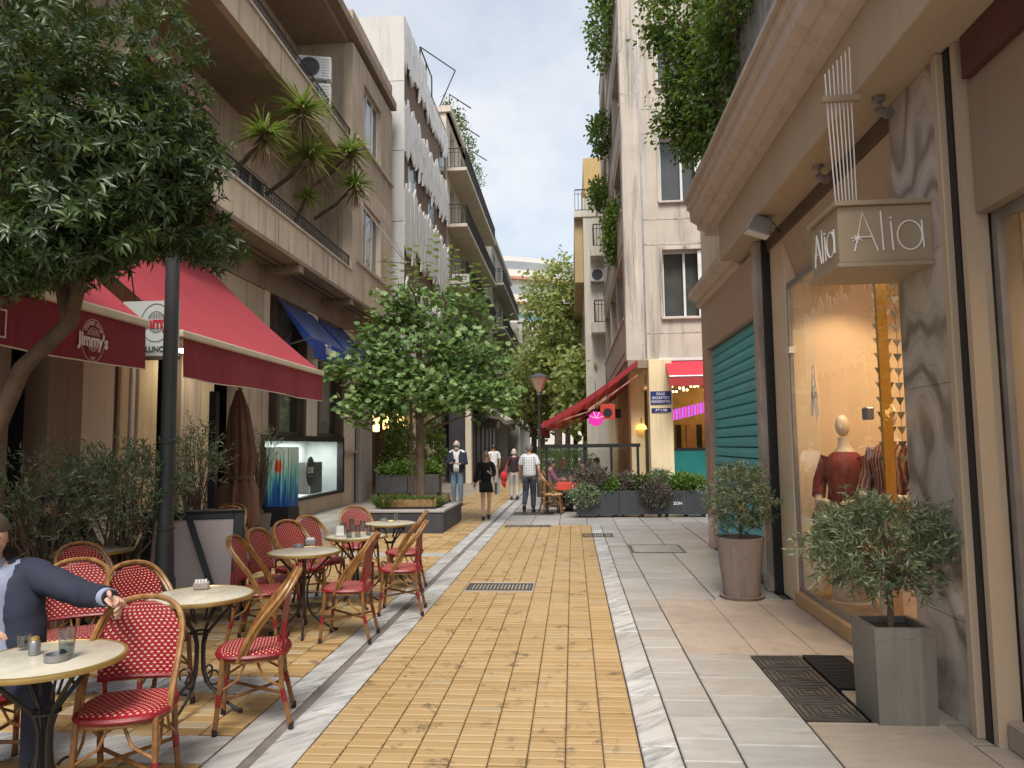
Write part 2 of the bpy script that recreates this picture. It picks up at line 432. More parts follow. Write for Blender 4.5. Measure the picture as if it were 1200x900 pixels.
def paving(name, items, m, limit=300, near=3.6, ztop=0.0, ch=0.007, depth=0.028, tile_name='tile'):
    """items: list of (x0,x1,y0,y1); the nearest ones in view are objects of their own, the rest one joined part"""
    xs0 = min(i[0] for i in items); xs1 = max(i[1] for i in items); ys0 = min(i[2] for i in items); ys1 = max(i[3] for i in items)
    bed = MB(); bed.quad((xs0, ys0, ztop-0.018), (xs1, ys0, ztop-0.018), (xs1, ys1, ztop-0.018), (xs0, ys1, ztop-0.018))
    root = structure(bed.build(name, M['earth'], fix=False))
    def seen(it):
        d = Vector(((it[0]+it[1])/2, (it[2]+it[3])/2, -CAMH)); z = d.dot(_F)
        if z < 0.5: return False
        u, v = 600+FOC*d.dot(_R)/z, 450-FOC*d.dot(_U)/z
        return -30 < u < 1230 and v < 915
    vis = sorted([i for i in items if seen(i)], key=lambda i: i[2]); ids = set(map(id, vis[:limit]))
    rest = MB(); cache = {}
    for it in items:
        x0, x1, y0, y1 = it
        dz = rng.uniform(-0.0025, 0.0025)
        if id(it) in ids:
            key = (round(x1-x0, 3), round(y1-y0, 3))
            if key not in cache:
                b = MB(); w, h = x1-x0, y1-y0; b.cbox(-w/2, w/2, -h/2, h/2, -depth, 0, ch)
                cache[key] = b.mesh(tile_name); cache[key].materials.append(m)
            o = bpy.data.objects.new(tile_name, cache[key]); COL.objects.link(o); o.parent = root
            o.location = ((x0+x1)/2, (y0+y1)/2, ztop+dz)
            o.rotation_euler = (rng.uniform(-.006, .006), rng.uniform(-.006, .006), rng.uniform(-.003, .003))
        else:
            k = len(rest.f); rest.cbox(x0, x1, y0, y1, ztop-depth, ztop+dz, ch); rest.r += [rng.random()]*(len(rest.f)-k)
    if rest.f:
        for i in range(len(rest.v)): pass
        rest.build(tile_name+'_field', m, root, kind='stuff', fix=False)
    return root

# central carriageway of stacked yellow tiles
XA, XB_ = -1.53, 0.345
items = []; cw = (XB_-XA)/9
for c in range(9):
    y = 2.2+rng.uniform(-0.03, 0.03)
    while y < 15.6:
        h = 0.100*rng.uniform(0.985, 1.015)
        cy, cx = y+h/2, XA+(c+.5)*cw
        if not (-1.3 < cx < -0.55 and 8.62 < cy < 9.18):
            items.append((XA+c*cw+0.0035, XA+(c+1)*cw-0.0035, y+0.007, min(y+h-0.007, 15.66)))
        y += h
paving('yellow_tile_street', items, M['yellow_tile'])

# marble edging strips with a drain channel on the terrace side
def run(x0, x1, y0, y1, lmin, lmax, gap=0.004):
    out = []; y = y0
    while y < y1-0.05:
        h = min(rng.uniform(lmin, lmax), y1-y); out.append((x0+gap/2, x1-gap/2, y+gap/2, y+h-gap/2)); y += h
    return out
paving('marble_kerb_strip', run(-1.765, -1.535, 2.2, 34, 0.7, 1.1)+run(-2.03, -1.835, 2.2, 34, 0.7, 1.1), M['strip_marble'], tile_name='marble_slab')
paving('marble_edge_strip', run(0.35, 0.56, 2.2, 16.0, 0.5, 0.9), M['strip_marble'], tile_name='marble_slab')
ch = MB(); ch.box(-1.833, -1.767, 2.2, 34, -0.05, -0.012)
structure(ch.build('drain_channel', plain('channel_stone', (0.16, 0.14, 0.125), 0.8, 0.3, 4)))

# pavement on the shop side
items = []
def rows(x0, x1, y0, y1, pitch, skip=None):
    y = y0
    while y < y1:
        h = min(pitch*rng.uniform(0.92, 1.08), y1-y)
        if not (skip and skip((x0+x1)/2, y+h/2)): items.append((x0+.003, x1-.003, y+.003, y+h-.003))
        y += h
sk = lambda x, y: (6.15 < y < 8.2 and x > .9)
rows(0.565, 0.88, 2.2, 15.7, 0.31)
def gratehole(x, y): return sk(x, y)
rows(0.885, 1.385, 2.2, 6.13, 0.42); rows(0.885, 1.52, 8.25, 15.7, 0.42); rows(1.525, 2.25, 8.25, 15.7, 0.42)
for k in range(8): rows(2.26+k*.7, 2.95+k*.7, 12.75, 15.7, 0.42)
paving('shop_pavement', items, M['slab_marble'], tile_name='paving_slab')
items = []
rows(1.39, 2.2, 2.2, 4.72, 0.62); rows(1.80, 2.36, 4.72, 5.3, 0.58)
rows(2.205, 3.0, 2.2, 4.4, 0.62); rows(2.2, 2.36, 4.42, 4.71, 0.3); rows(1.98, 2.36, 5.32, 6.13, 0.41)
paving('wall_foot_pavement', items, M['warm_slab'], tile_name='paving_slab')  # warmer stone; its darker tone also stands in for shade near the wall
items = []
for k in range(18): rows(-3.2+k*.62 if k < 9 else -1.5+(k-6)*.62, (-3.2+k*.62 if k < 9 else -1.5+(k-6)*.62)+.61, 15.7, 24, 0.5)
items = [i for i in items if i[0] > -1.53 or False]
k0 = []
x = -1.525
while x < 7.5:
    items2 = items; items = []
    rows(x, x+0.60, 15.72, 30.0, 0.48); k0 += items; items = items2; x += 0.605
paving('crossing_pavement', k0, M['slab_marble'], tile_name='paving_slab')
cp = MB()
for (a, b, c, d) in ((0.887, 1.45, 6.14, 8.24), (1.455, 1.93, 6.14, 8.24), (1.935, 2.36, 6.14, 8.24)): cp.cbox(a, b, c, d, -0.03, 0.0, 0.004)
structure(cp.build('cement_patch', M['cement']))

# cafe terrace: worn tiles crossed by marble bands, pale slabs along the house wall
items = []; cols = 11; tw = (4.5-2.035)/cols
bands = [(4.02, 4.24), (5.12, 5.34), (8.3, 8.5), (11.4, 11.6)]
for c in range(cols):
    y = 1.5+rng.uniform(-.03, .03)
    while y < 14.4:
        h = 0.1*rng.uniform(.97, 1.03)
        if not any(a-.08 < y+h/2 < b+.08 for a, b in bands): items.append((-4.5+c*tw+.003, -4.5+(c+1)*tw-.003, y+.003, y+h-.003))
        y += h
paving('terrace_tile_floor', items, M['worn_tile'])
items = []
for a, b in bands:
    x = -4.5
    while x < -2.06:
        w = min(rng.uniform(.6, .9), -2.035-x); items.append((x+.003, x+w-.003, a-.07, b+.07)); x += w
paving('terrace_marble_band', items, M['strip_marble'], tile_name='marble_slab')
items = []
for k in range(13): rows(-4.503-(k+1)*.5, -4.503-k*.5, 1.5, 12.5, 0.62)
for k in range(8): rows(-4.503-(k+1)*.5, -4.503-k*.5, 12.5, 24.5, 0.42)
paving('wall_side_pavement', items, M['warm_slab'], tile_name='paving_slab')
items = []
for c in range(7):
    y = 14.42
    while y < 34:
        items.append((-3.6+c*.2243+.003, -3.6+(c+1)*.2243-.003, y+.003, y+.197)); y += .2
for c in range(4):
    y = 14.42
    while y < 24.4:
        items.append((-4.5+c*.225+.003, -4.5+(c+1)*.225-.003, y+.003, y+.197)); y += .2
paving('side_lane_tiles', items, M['yellow_tile'], limit=120)
f = MB(); f.quad((-14, 24.5, -0.012), (-3.61, 24.5, -0.012), (-3.61, 120, -0.012), (-14, 120, -0.012)); f.quad((-3.6, 34.2, -0.012), (-1.53, 34.2, -0.012), (-1.53, 120, -0.012), (-3.6, 120, -0.012))
f.quad((-1.52, 30.2, -0.012), (14, 30.2, -0.012), (14, 120, -0.012), (-1.52, 120, -0.012)); f.quad((7.6, 12.7, -0.012), (40, 12.7, -0.012), (40, 30.1, -0.012), (7.6, 30.1, -0.012))
f.quad((-1.52, -8, -0.012), (12, -8, -0.012), (12, 2.1, -0.012), (-1.52, 2.1, -0.012)); f.quad((-14, -8, -0.012), (-1.53, -8, -0.012), (-1.53, 1.4, -0.012), (-14, 1.4, -0.012))
structure(f.build('far_pavement', M['warm_slab'], fix=False))

# grates, covers, mat
def bar_grate(name, label, x0, x1, y0, y1, n, along='y', m='grate_metal', z=0.0, fr=0.03):
    t = thing(name, label, 'drain grate', ((x0+x1)/2, (y0+y1)/2, 0), world_verts=True)
    MB().box(x0, x1, y0, y1, z-0.045, z-0.03).build('pit', M['black_metal'], t)
    fm = MB(); fm.box(x0, x1, y0, y0+fr, z-.03, z+.003); fm.box(x0, x1, y1-fr, y1, z-.03, z+.003); fm.box(x0, x0+fr, y0+fr, y1-fr, z-.03, z+.003); fm.box(x1-fr, x1, y0+fr, y1-fr, z-.03, z+.003)
    fm.build('frame', M[m], t)
    for k in range(n):
        if along == 'y':
            c = x0+fr+(x1-x0-2*fr)*(k+.5)/n; w = (x1-x0-2*fr)/n*.27; b = MB().box(c-w, c+w, y0+fr, y1-fr, z-.03, z+.001)
        else:
            c = y0+fr+(y1-y0-2*fr)*(k+.5)/n; w = (y1-y0-2*fr)/n*.27; b = MB().box(x0+fr, x1-fr, c-w, c+w, z-.03, z+.001)
        b.build('bar', M[m], t)
    return t
bar_grate('drain_grate', 'rectangular barred drain grate set in the yellow tiles', -1.30, -0.51, 8.70, 9.10, 17)
MB().box(-1.318, -0.492, 8.56, 9.24, -.03, -.006).build('grate_surround', M['cement'], bpy.data.objects['yellow_tile_street'])
bar_grate('drain_grate', 'small worn drain grate where the yellow tiles meet the marble strip', 0.15, 0.72, 13.6, 14.1, 12, z=0.006)
bar_grate('drain_grate', 'dark drain grate at the far end of the yellow tiles beside the marble strip', -1.45, -0.5, 15.25, 15.62, 16, z=0.006)
sqm = MB()
def cover(k, y0):
    t = thing('cast_iron_cover', ['square iron drain cover in the pavement, closest to the square olive planter', 'square iron drain cover second from the square olive planter', 'square iron drain cover with ridged face, third from the square planter', 'square iron drain cover farthest from the square planter, beside the black mat end'][k], 'drain cover', (1.585, y0+.16, 0), group='row of iron drain covers')
    b = MB().box(-.19, .19, -.165, .165, -.03, -.006); b.build('plate', M['iron'], t)
    for q in range(4):
        r = MB(); a = .17-q*.04; bb = .145-q*.034
        for (x0, x1, y0_, y1_) in ((-a, a, -bb, -bb+.014), (-a, a, bb-.014, bb), (-a, -a+.014, -bb+.014, bb-.014), (a-.014, a, -bb+.014, bb-.014)): r.box(x0, x1, y0_, y1_, -.006, .002)
        r.build('rib', M['iron'], t)
    return t
for k in range(4): cover(k, 4.76+k*.345)
mt = thing('floor_mat', 'black rubber doormat lying on the pavement by the shop window', 'mat', (1.94, 5.7, 0))
MB().box(-.145, .17, -.37, .42, -.02, .008).build('mat_pad', M['rubber'], mt, bevel=.003)
rb = MB()
for k in range(22): rb.box(-.135, .16, -.36+k*.035, -.345+k*.035, .008, .012)
rb.build('rib', M['rubber'], mt)
mc = thing('manhole_cover', 'pale square manhole cover sunk in grey paving slabs', 'manhole cover', (1.32, 12.1, 0))
MB().box(-.38, .38, -.42, .42, -.02, .004).build('lid', plain('cover_stone', (0.30, 0.29, 0.26), .7, .2, 6), mc)
fr_ = MB()
for (x0, x1, y0, y1) in ((-.42, .42, -.46, -.42), (-.42, .42, .42, .46), (-.42, -.38, -.42, .42), (.38, .42, -.42, .42)): fr_.box(x0, x1, y0, y1, -.02, .006)
fr_.build('rim', M['iron'], mc)
mc2 = thing('manhole_cover', 'dark worn manhole cover under the feet of the man in the checked shirt', 'manhole cover', (-1.0, 18.3, 0))
MB().box(-.5, .5, -.4, .4, -.02, .005).build('lid', M['iron'], mc2)
MB().box(-.56, .56, -.46, -.4, -.02, .007).build('rim', M['grate_metal'], mc2)
# ------------------------------------------------------------------ building helpers
M['glass'] = glass('window_glass', (0.80, 0.84, 0.83), 1.6)
M['clear_glass'] = glass('shop_glass', (0.96, 0.97, 0.96), 1.0)
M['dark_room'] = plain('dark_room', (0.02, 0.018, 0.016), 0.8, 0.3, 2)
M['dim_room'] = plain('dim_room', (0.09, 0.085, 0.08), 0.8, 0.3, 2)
M['curtain'] = plain('curtain_cloth', (0.42, 0.40, 0.36), 0.9, 0.15, 3)
M['white_frame'] = plain('white_window_frame', (0.62, 0.62, 0.60), 0.45, 0.1, 4)
M['brown_frame'] = plain('brown_window_frame', (0.10, 0.07, 0.05), 0.5, 0.2, 4)
M['taupe'] = plaster('taupe_render', (0.47, 0.37, 0.27), 0.16, 0.42)
M['taupe_light'] = plaster('light_taupe_render', (0.60, 0.49, 0.365), 0.15, 0.45)
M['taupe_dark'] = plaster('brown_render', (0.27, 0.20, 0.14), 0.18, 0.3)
M['ledge'] = plain('stone_ledge', (0.48, 0.42, 0.36), 0.7, 0.15, 3)
M['cream'] = plaster('cream_render', (0.74, 0.60, 0.37), 0.12, 0.25)
M['cream_pale'] = plaster('pale_cream_render', (0.68, 0.60, 0.48), 0.10, 0.2)
M['steel'] = plain('grey_steel', (0.30, 0.30, 0.31), 0.4, 0.15, 5, 0.1, 80, 0.7)
M['white_plastic'] = plain('white_plastic', (0.62, 0.62, 0.60), 0.5, 0.06, 3)
M['rail_iron'] = plain('dark_railing_iron', (0.03, 0.028, 0.027), 0.55, 0.3, 6)

def frame_mtx(o, a, n):
    a = Vector(a); n = Vector(n); m = Matrix(((a.x, n.x, 0), (a.y, n.y, 0), (a.z, n.z, 1))).to_4x4(); m.translation = o; return m
def holes_wall(mb, m, a0, a1, z0, z1, thick, holes, out=0.0):
    xs = sorted({a0, a1, *[h[0] for h in holes], *[h[1] for h in holes]}); xs = [x for x in xs if a0 <= x <= a1]
    for i in range(len(xs)-1):
        xa, xb = xs[i], xs[i+1]; mid = (xa+xb)/2
        cuts = sorted([(h[2], h[3]) for h in holes if h[0] < mid < h[1]]); z = z0
        for c0, c1 in cuts:
            if c0 > z+1e-4: mb.mbox(m, xa, xb, out-thick, out, z, c0)
            z = max(z, c1)
        if z < z1-1e-4: mb.mbox(m, xa, xb, out-thick, out, z, z1)
def window(parent, m, a0, a1, z0, z1, fm, n=2, depth=0.10, back='dim_room', sill=True, fw=0.05, trans=0, gl='glass', bd=0.35, sillm='ledge'):
    b = MB(); d0, d1 = -depth-.04, -depth+.01
    b.mbox(m, a0, a1, d0, d1, z0, z0+fw); b.mbox(m, a0, a1, d0, d1, z1-fw, z1)
    for k in range(n+1):
        c = a0+(a1-a0-fw)*k/n; b.mbox(m, c, c+fw, d0, d1, z0+fw, z1-fw)
    if trans: b.mbox(m, a0+fw, a1-fw, d0+.003, d1-.003, z0+(z1-z0)*trans, z0+(z1-z0)*trans+fw)
    w = b.build('window', fm, parent)
    g = MB()
    for k in range(n):
        s0 = a0+fw+(a1-a0-fw)*k/n; s1 = a0+(a1-a0-fw)*(k+1)/n
        g = MB(); g.quad(*[m @ Vector(p) for p in ((s0, -depth-.015, z0+fw), (s1, -depth-.015, z0+fw), (s1, -depth-.015, z1-fw), (s0, -depth-.015, z1-fw))])
        g.build('pane', M[gl], w, fix=False)
    MB().quad(*[m @ Vector(p) for p in ((a0, -bd, z0), (a1, -bd, z0), (a1, -bd, z1), (a0, -bd, z1))]).build('blind', M[back], w, fix=False)  # backing sheet, no real blind; dark ones paint in the unlit room
    if sill: MB().mbox(m, a0-.06, a1+.06, -.02, .09, z0-.06, z0-.003).build('sill', M[sillm], w, bevel=.006)
    return w
def railing(parent, p0, p1, h, m, step=0.11, r=0.008, top=0.02, name='railing', mid=True, scroll=False):
    p0, p1 = Vector(p0), Vector(p1); L = (p1-p0).length; d = (p1-p0)/L; b = MB(); up = Vector((0, 0, 1))
    b.tube([p0+up*h, p1+up*h], top, 6); b.tube([p0+up*.04, p1+up*.04], top*.6, 5)
    if mid: b.tube([p0+up*h*.8, p1+up*h*.8], top*.5, 5)
    k = int(L/step)
    for i in range(k+1):
        q = p0+d*(L*i/max(k, 1)); b.tube([q, q+up*h], r, 4, cap=False)
        if scroll and i < k:
            q2 = q+d*step*.5; rr = step*.42
            b.tube([q2+d*rr*math.cos(a*PI/3)+up*(h*.42+rr*1.2*math.sin(a*PI/3)) for a in range(7)], r*.8, 4, cap=False)
    return b.build(name, m, parent)
def ac_unit(loc, rotz, label):
    t = thing('air_conditioner', label, 'air conditioner', loc, rotz, 'outdoor air conditioner units')
    MB().box(-.42, .42, -.15, .15, 0, .6).build('case', M['white_plastic'], t, bevel=.02)
    g = MB(); g.lathe([(.24, 0), (.25, .012), (.19, .014), (.19, .004), (.0, .004)], 20); g.xf(Matrix.Translation((-.10, -.155, .3)) @ Matrix.Rotation(PI/2, 4, 'X')); g.build('fan_grille', plain('fan_dark', (.05, .05, .05), .5), t)
    for k in range(7): MB().box(.2, .38, -.158, -.151, .08+k*.07, .1+k*.07).build('louvre', M['steel'], t)
    br = MB(); br.box(-.3, -.26, -.2, .2, -.05, -.002); br.box(.26, .3, -.2, .2, -.05, -.002); br.build('bracket', M['steel'], t)
    return t

# ------------------------------------------------------------------ left: taupe building above the cafe
XL, XB = -6.75, -5.88
lb = thing('apartment_building', 'taupe apartment building with long iron balconies above the red cafe awnings', 'building', (-8, 12, 0), world_verts=True)
mL = frame_mtx((XL, 0, 0), (0, 1, 0), (1, 0, 0))
# cafe front: piers, openings, back room
pier = [(8.05, 8.2, 'taupe_dark'), (8.86, 9.5, 'taupe_dark'), (9.5, 10.2, 'cream_pale'), (10.35, 10.55, 'cream'), (10.62, 10.72, 'white_frame'), (10.8, 11.32, 'cream'), (12.05, 12.75, 'taupe_light'), (12.75, 13.2, 'cream'), (14.4, 15.3, 'taupe_light')]
for a, b, mm in pier: MB().box(XL-.35, XL, a, b, 0, 3.35).build('pier', M[mm], lb, bevel=.01)
MB().box(XL-.3, XL-.05, 10.22, 10.34, 0, 3.35).build('door_jamb', M['brown_frame'], lb)
MB().box(XL-.28, XL-.08, 11.33, 11.42, 0, 3.35).build('door_jamb', M['brown_frame'], lb)
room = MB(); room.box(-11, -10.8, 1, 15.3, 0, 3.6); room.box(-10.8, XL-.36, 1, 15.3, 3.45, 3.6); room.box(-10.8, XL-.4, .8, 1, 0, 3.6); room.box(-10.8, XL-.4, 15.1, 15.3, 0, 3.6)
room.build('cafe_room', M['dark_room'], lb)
MB().box(-9.2, -9.0, 3, 8, 0, 1.1).build('bar_counter', M['taupe_dark'], lb)
MB().box(XL-.4, XL+.001, 1, 15.3, 3.36, 5.2).build('lintel_wall', M['taupe'], lb)
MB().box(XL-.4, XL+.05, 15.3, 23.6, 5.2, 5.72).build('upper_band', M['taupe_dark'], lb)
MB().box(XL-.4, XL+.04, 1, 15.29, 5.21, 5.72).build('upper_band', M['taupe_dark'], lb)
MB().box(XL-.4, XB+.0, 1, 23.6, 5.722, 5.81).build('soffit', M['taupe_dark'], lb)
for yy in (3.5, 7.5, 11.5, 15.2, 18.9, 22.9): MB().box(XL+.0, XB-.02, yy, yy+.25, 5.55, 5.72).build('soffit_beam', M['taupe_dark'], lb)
for q, dx in ((0, -.35), (1, -.55)):
    MB().tube([(XB+dx, 2, 5.69), (XB+dx, 12, 5.66), (XB+dx+.05, 23.4, 5.69)], .014, 5).build('cable', M['rail_iron'], lb)
# display window bay
MB().box(XL-.4, XL+.02, 15.31, 21.0, 0, .40).build('plinth', plaster('sandstone_plinth', (.45, .34, .23), .15, .15), lb, bevel=.012)
w = MB()
for (a, b, c, d) in ((15.31, 21.0, .402, .47), (15.31, 21.0, 1.86, 2.0), (15.31, 15.42, .47, 1.86), (20.86, 21.0, .47, 1.86)): w.box(XL-.14, XL+.04, a, b, c, d)
dw = w.build('display_window', M['black_metal'], lb)
MB().quad((XL-.02, 15.42, .47), (XL-.02, 20.86, .47), (XL-.02, 20.86, 1.86), (XL-.02, 15.42, 1.86)).build('pane', M['clear_glass'], dw, fix=False)
M['shop_white'] = plain('shop_white_paint', (.66, .70, .68), .6, .05, 2)
b = MB(); b.box(-7.9, -7.8, 15.4, 20.9, .4, 1.95); b.box(-8.2, XL-.15, 15.42, 20.86, .4, .45); b.box(-8.2, XL-.15, 20.9, 21, .45, 1.95); b.box(-8.2, XL-.15, 15.32, 15.4, .45, 1.95); b.box(-8.2, XL-.15, 15.42, 20.86, 1.88, 1.95); b.build('display_box', M['shop_white'], dw)
lp = bpy.data.lights.new('display_lamp', 'AREA'); lp.energy = 42; lp.shape = 'RECTANGLE'; lp.size = .5; lp.size_y = 4.5; lp.color = (.93, 1, .98)
lo = bpy.data.objects.new('display_lamp', lp); COL.objects.link(lo); lo.location = (-7.6, 18.2, 1.85); lo.parent = dw; lo.location = Vector((-7.3, 18.2, 1.86))-OFF[lb.name]
b = MB(); b.tube([(-7.25, 16.6, .45), (-7.25, 16.6, .75), (-7.25, 16.6, 1.1), (-7.25, 16.6, 1.35)], [.16, .20, .15, .06], 12); b.build('dress_form', M['shop_white'], dw, smooth=True)
MB().box(-7.5, -7.1, 18.25, 18.3, .45, 1.45).build('display_panel', M['shop_white'], dw)
b = MB(); b.box(-7.6, -7.1, 19.2, 20.2, .45, 1.3); b.build('dark_shelf', M['dim_room'], dw)
# mezzanine: brown pilasters, panels and glazing
for a, b_, mm in ((15.31, 15.6, 'taupe_light'), (16.05, 16.22, 'brown_frame'), (17.75, 17.92, 'brown_frame'), (17.92, 18.7, 'cream_pale'), (18.7, 18.88, 'brown_frame'), (20.72, 20.95, 'brown_frame'), (20.95, 22.05, 'cream_pale')):
    MB().box(XL-.35, XL+.03, a, b_, 2.0 if b_ < 21 else 1.55, 5.2).build('pilaster', M[mm], lb)
for a, b_ in ((15.6, 16.05), (16.22, 17.75), (18.88, 20.72)): window(lb, mL, a, b_, 2.02, 5.18, M['brown_frame'], 1, .12, 'curtain' if a > 16.2 else 'dim_room', False, .06, .55, bd=.34)
MB().box(XL-.35, XL+.01, 21.02, 22.05, 0, 1.52).build('pier', M['taupe_light'], lb)
MB().box(XL-.35, XL+.12, 21.0, 22.1, 1.521, 1.6).build('string_course', M['taupe'], lb)
MB().tube([(XL+.06, 22.14, 0), (XL+.06, 22.14, 5.2)], .05, 8).build('drain_pipe', M['steel'], lb)
MB().box(XL-.35, XL+.16, 22.2, 23.55, 0, 5.2).build('stone_pier', plaster('grey_stone_pier', (.40, .36, .32), .1, .2), lb, bevel=.012)
# upper storeys
ST = 3.56
for k in range(3):
    z = 5.812+ST*k
    y1 = 18.9
    if k < 2:
        MB().box(XB-.15, XB, 1, y1, z, z+.64).build('balcony_parapet', M['taupe_light' if k == 0 else 'taupe'], lb)
        led = MB().box(XB-.19, XB+.05, 1, y1, z+.641, z+.69).build('ledge', M['ledge'], lb)
        railing(lb, (XB-.07, 1.0, z+.69), (XB-.07, y1, z+.69), .36, M['rail_iron'], .13, .008, .02, scroll=True)
        for yy in range(2, 19, 3): MB().box(XB-.012, XB+.004, yy+.0, yy+.02, z+.02, z+.62).build('render_joint', M['taupe_dark'], lb)
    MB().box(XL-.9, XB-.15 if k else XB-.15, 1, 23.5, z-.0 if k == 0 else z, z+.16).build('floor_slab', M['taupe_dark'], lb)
    if k < 2:
        hs = [(a, a+1.5, z+.2, z+2.5) for a in (3.2, 6.6, 9.8, 12.4, 15.6)]
        mB = frame_mtx((XL-.75, 0, 0), (0, 1, 0), (1, 0, 0))
        wl_ = MB(); holes_wall(wl_, mB, 1, 18.9, z+.161, z+ST-.001, .2, hs); wl_.build('loggia_wall', M['taupe'], lb)
        for h in hs[2:]: window(lb, mB, *h, M['white_frame'], 2, .06, 'dim_room', False, bd=.19)
        # bay with its window
        mY = frame_mtx((XB, 0, 0), (0, 1, 0), (1, 0, 0))
        hs = [(20.0, 21.9, z+1.15, z+2.95)]
        wl_ = MB(); holes_wall(wl_, mY, 18.9, 23.3, z, z+ST-.001, .25, hs); wl_.build('bay_wall', M['taupe_light' if k == 0 else 'taupe'], lb)
        MB().box(XL-.75, XB-.251, 18.9, 19.1, z+.161, z+ST-.001).build('bay_side_wall', M['taupe'], lb)
        window(lb, mY, *hs[0], M['white_frame'], 3, .12, 'curtain' if k else 'dim_room', False, .06)
        MB().box(XB-.25, XB+.07, 19.3, 23.3, z+.99, z+1.06).build('window_ledge', M['ledge'], lb)
MB().box(XL-.9, XB+.12, 1, 23.45, 5.812+2*ST+.16, 5.812+2*ST+.42).build('roof_edge', M['taupe_dark'], lb)
MB().box(XL-.9, XB+.0, 18.9, 23.3, 5.812+2*ST+.42, 13.9).build('roof_parapet', M['taupe'], lb)
MB().box(-14, XL-.96, 1, 23.5, 3.62, 13.9).build('building_core', M['taupe_dark'], lb)
MB().box(XL-.95, XL-.35, 15.32, 23.5, 2.0, 5.8).build('core_wall', M['taupe_dark'], lb)
MB().box(-14, XL-.9, 21.02, 23.5, 0, 2.0).build('core_wall', M['taupe_dark'], lb)
MB().box(XL-.75, XB-.4, 9.5, 9.62, 5.98, 9.3).build('loggia_divider', M['taupe'], lb)
t = thing('balcony_awning', 'faded pink striped awning half rolled out on the taupe balcony', 'awning', (-6.5, 13, 8), world_verts=True)
ap = [(-7.45, 8.35), (-7.2, 8.42), (-6.8, 8.2), (-6.55, 7.85)]
b = MB(); b.grid(6, 9, lambda i, j: (np.interp(j, np.linspace(0, 1, 4), [p[0] for p in ap]), 10.6+i*2.2, np.interp(j, np.linspace(0, 1, 4), [p[1] for p in ap])))
b.build('cloth', plain('faded_pink_cloth', (.42, .17, .15), .9, .2, 2), t, smooth=True)
MB().tube([(-6.55, 10.6, 7.85), (-6.55, 12.8, 7.85)], .03, 6).build('front_bar', M['steel'], t)
ac_unit((-6.35, 17.2, 10.95), PI, 'upper white air conditioner unit fixed in the high taupe balcony')['group']
ac_unit((-6.35, 17.2, 10.25), PI, 'lower white air conditioner unit below another in the high taupe balcony')
for o in COL.objects:
    if o.name.startswith('air_conditioner') and o.parent is None: o.rotation_euler.z = 0.25
t = thing('ceiling_light', 'lit white strip light under the long red awning by the cafe pillar', 'light', (-6.2, 11.6, 3.28), world_verts=True)
MB().box(-6.35, -6.1, 11.2, 12.4, 3.27, 3.33).build('tube', emit('strip_light', (1, .88, .68), 5.0), t)
MB().box(-6.37, -6.08, 11.18, 12.42, 3.331, 3.36).build('housing', M['white_plastic'], t)
# retractable arm of a folded sun blind on the bay window
t = thing('folded_blind', 'thin folded sun blind frame and wires at the bay window', 'blind', (XB, 20.2, 7.2), world_verts=True)
MB().tube([(XB+.02, 19.6, 8.6), (XB+.9, 21.5, 7.3)], .02, 6).build('arm', M['white_frame'], t)
MB().tube([(XB+.9, 21.5, 7.3), (XB+.02, 21.4, 7.35)], .012, 5).build('arm', M['rail_iron'], t)
MB().tube([(XB+.9, 21.5, 7.3), (XB+.02, 21.9, 8.9)], .008, 5).build('wire', M['rail_iron'], t)

# ------------------------------------------------------------------ left: white shard-clad building
wb = thing('clad_building', 'white building clad in jagged pointed shards over brown strips', 'building', (-8, 29, 0), world_verts=True)
XW, YW0, YW1 = -5.60, 23.9, 33.0
M['shard'] = plain('white_cladding', (.78, .77, .74), .55, .07, 1.2, .1)
M['cladbrown'] = plaster('brown_cladding', (.24, .16, .115), .15, .2)
M['sidegrey'] = plaster('pale_grey_panel', (.56, .545, .52), .06, .18)
MB().box(-12, XW-.13, YW0+.02, YW1, 5.0, 16.7).build('wall', M['cladbrown'], wb)
for k in range(5):
    z0 = [4.6, 7.0, 9.4, 11.9, 14.4][k]; z1 = [6.99, 9.39, 11.89, 14.39, 16.8][k]
    MB().box(-12, XW+.001, YW0-.03, YW0+.02, z0, z1-.012).build('side_panel', M['sidegrey'], wb)
MB().box(-12, -9, YW0-.03, YW0+.02, 0, 4.59).build('side_panel', M['sidegrey'], wb)
edges = [(4.6, 7.15), (8.65, 10.65), (12.1, 13.65), (15.3, 16.8)]
wS = .31; nS = int((YW1-YW0)/wS)
for r_, (za, zb) in enumerate(edges):
    for i in range(nS):
        y0 = YW0+.02+i*wS; y1 = y0+wS-.012
        lo = za if r_ == 0 else za+rng.choice([-.22, -.1, 0, .1, .2])
        hi = zb if r_ == 3 else zb+rng.choice([-.22, -.1, 0, .1, .2])
        if r_ == 3 and i > 12: hi -= .6
        s = rng.choice([-1, 1]); tip = rng.uniform(.08, .34)
        pts = [(y0, lo if s > 0 else lo-tip), (y1, lo-tip if s > 0 else lo), (y1, hi+(tip if s > 0 and r_ < 3 else 0)), (y0, hi+(tip if s < 0 and r_ < 3 else 0))]
        mid = (lo+hi)/2+rng.uniform(-.3, .3)
        pr = XW+rng.uniform(0, .012)
        b = MB(); b.prism([pts[0], pts[1], (y1, mid+.12*s), (y0, mid-.12*s)], 'x', XW-.05, pr); b.build('shard_panel', M['shard'], wb)
        b = MB(); b.prism([(y0+.006, mid-.12*s+.02), (y1-.006, mid+.12*s+.02), (pts[2][0]-.006, pts[2][1]), (pts[3][0]+.006, pts[3][1])], 'x', XW-.05, XW+rng.uniform(0.004, .016)); b.build('shard_panel', M['shard'], wb)
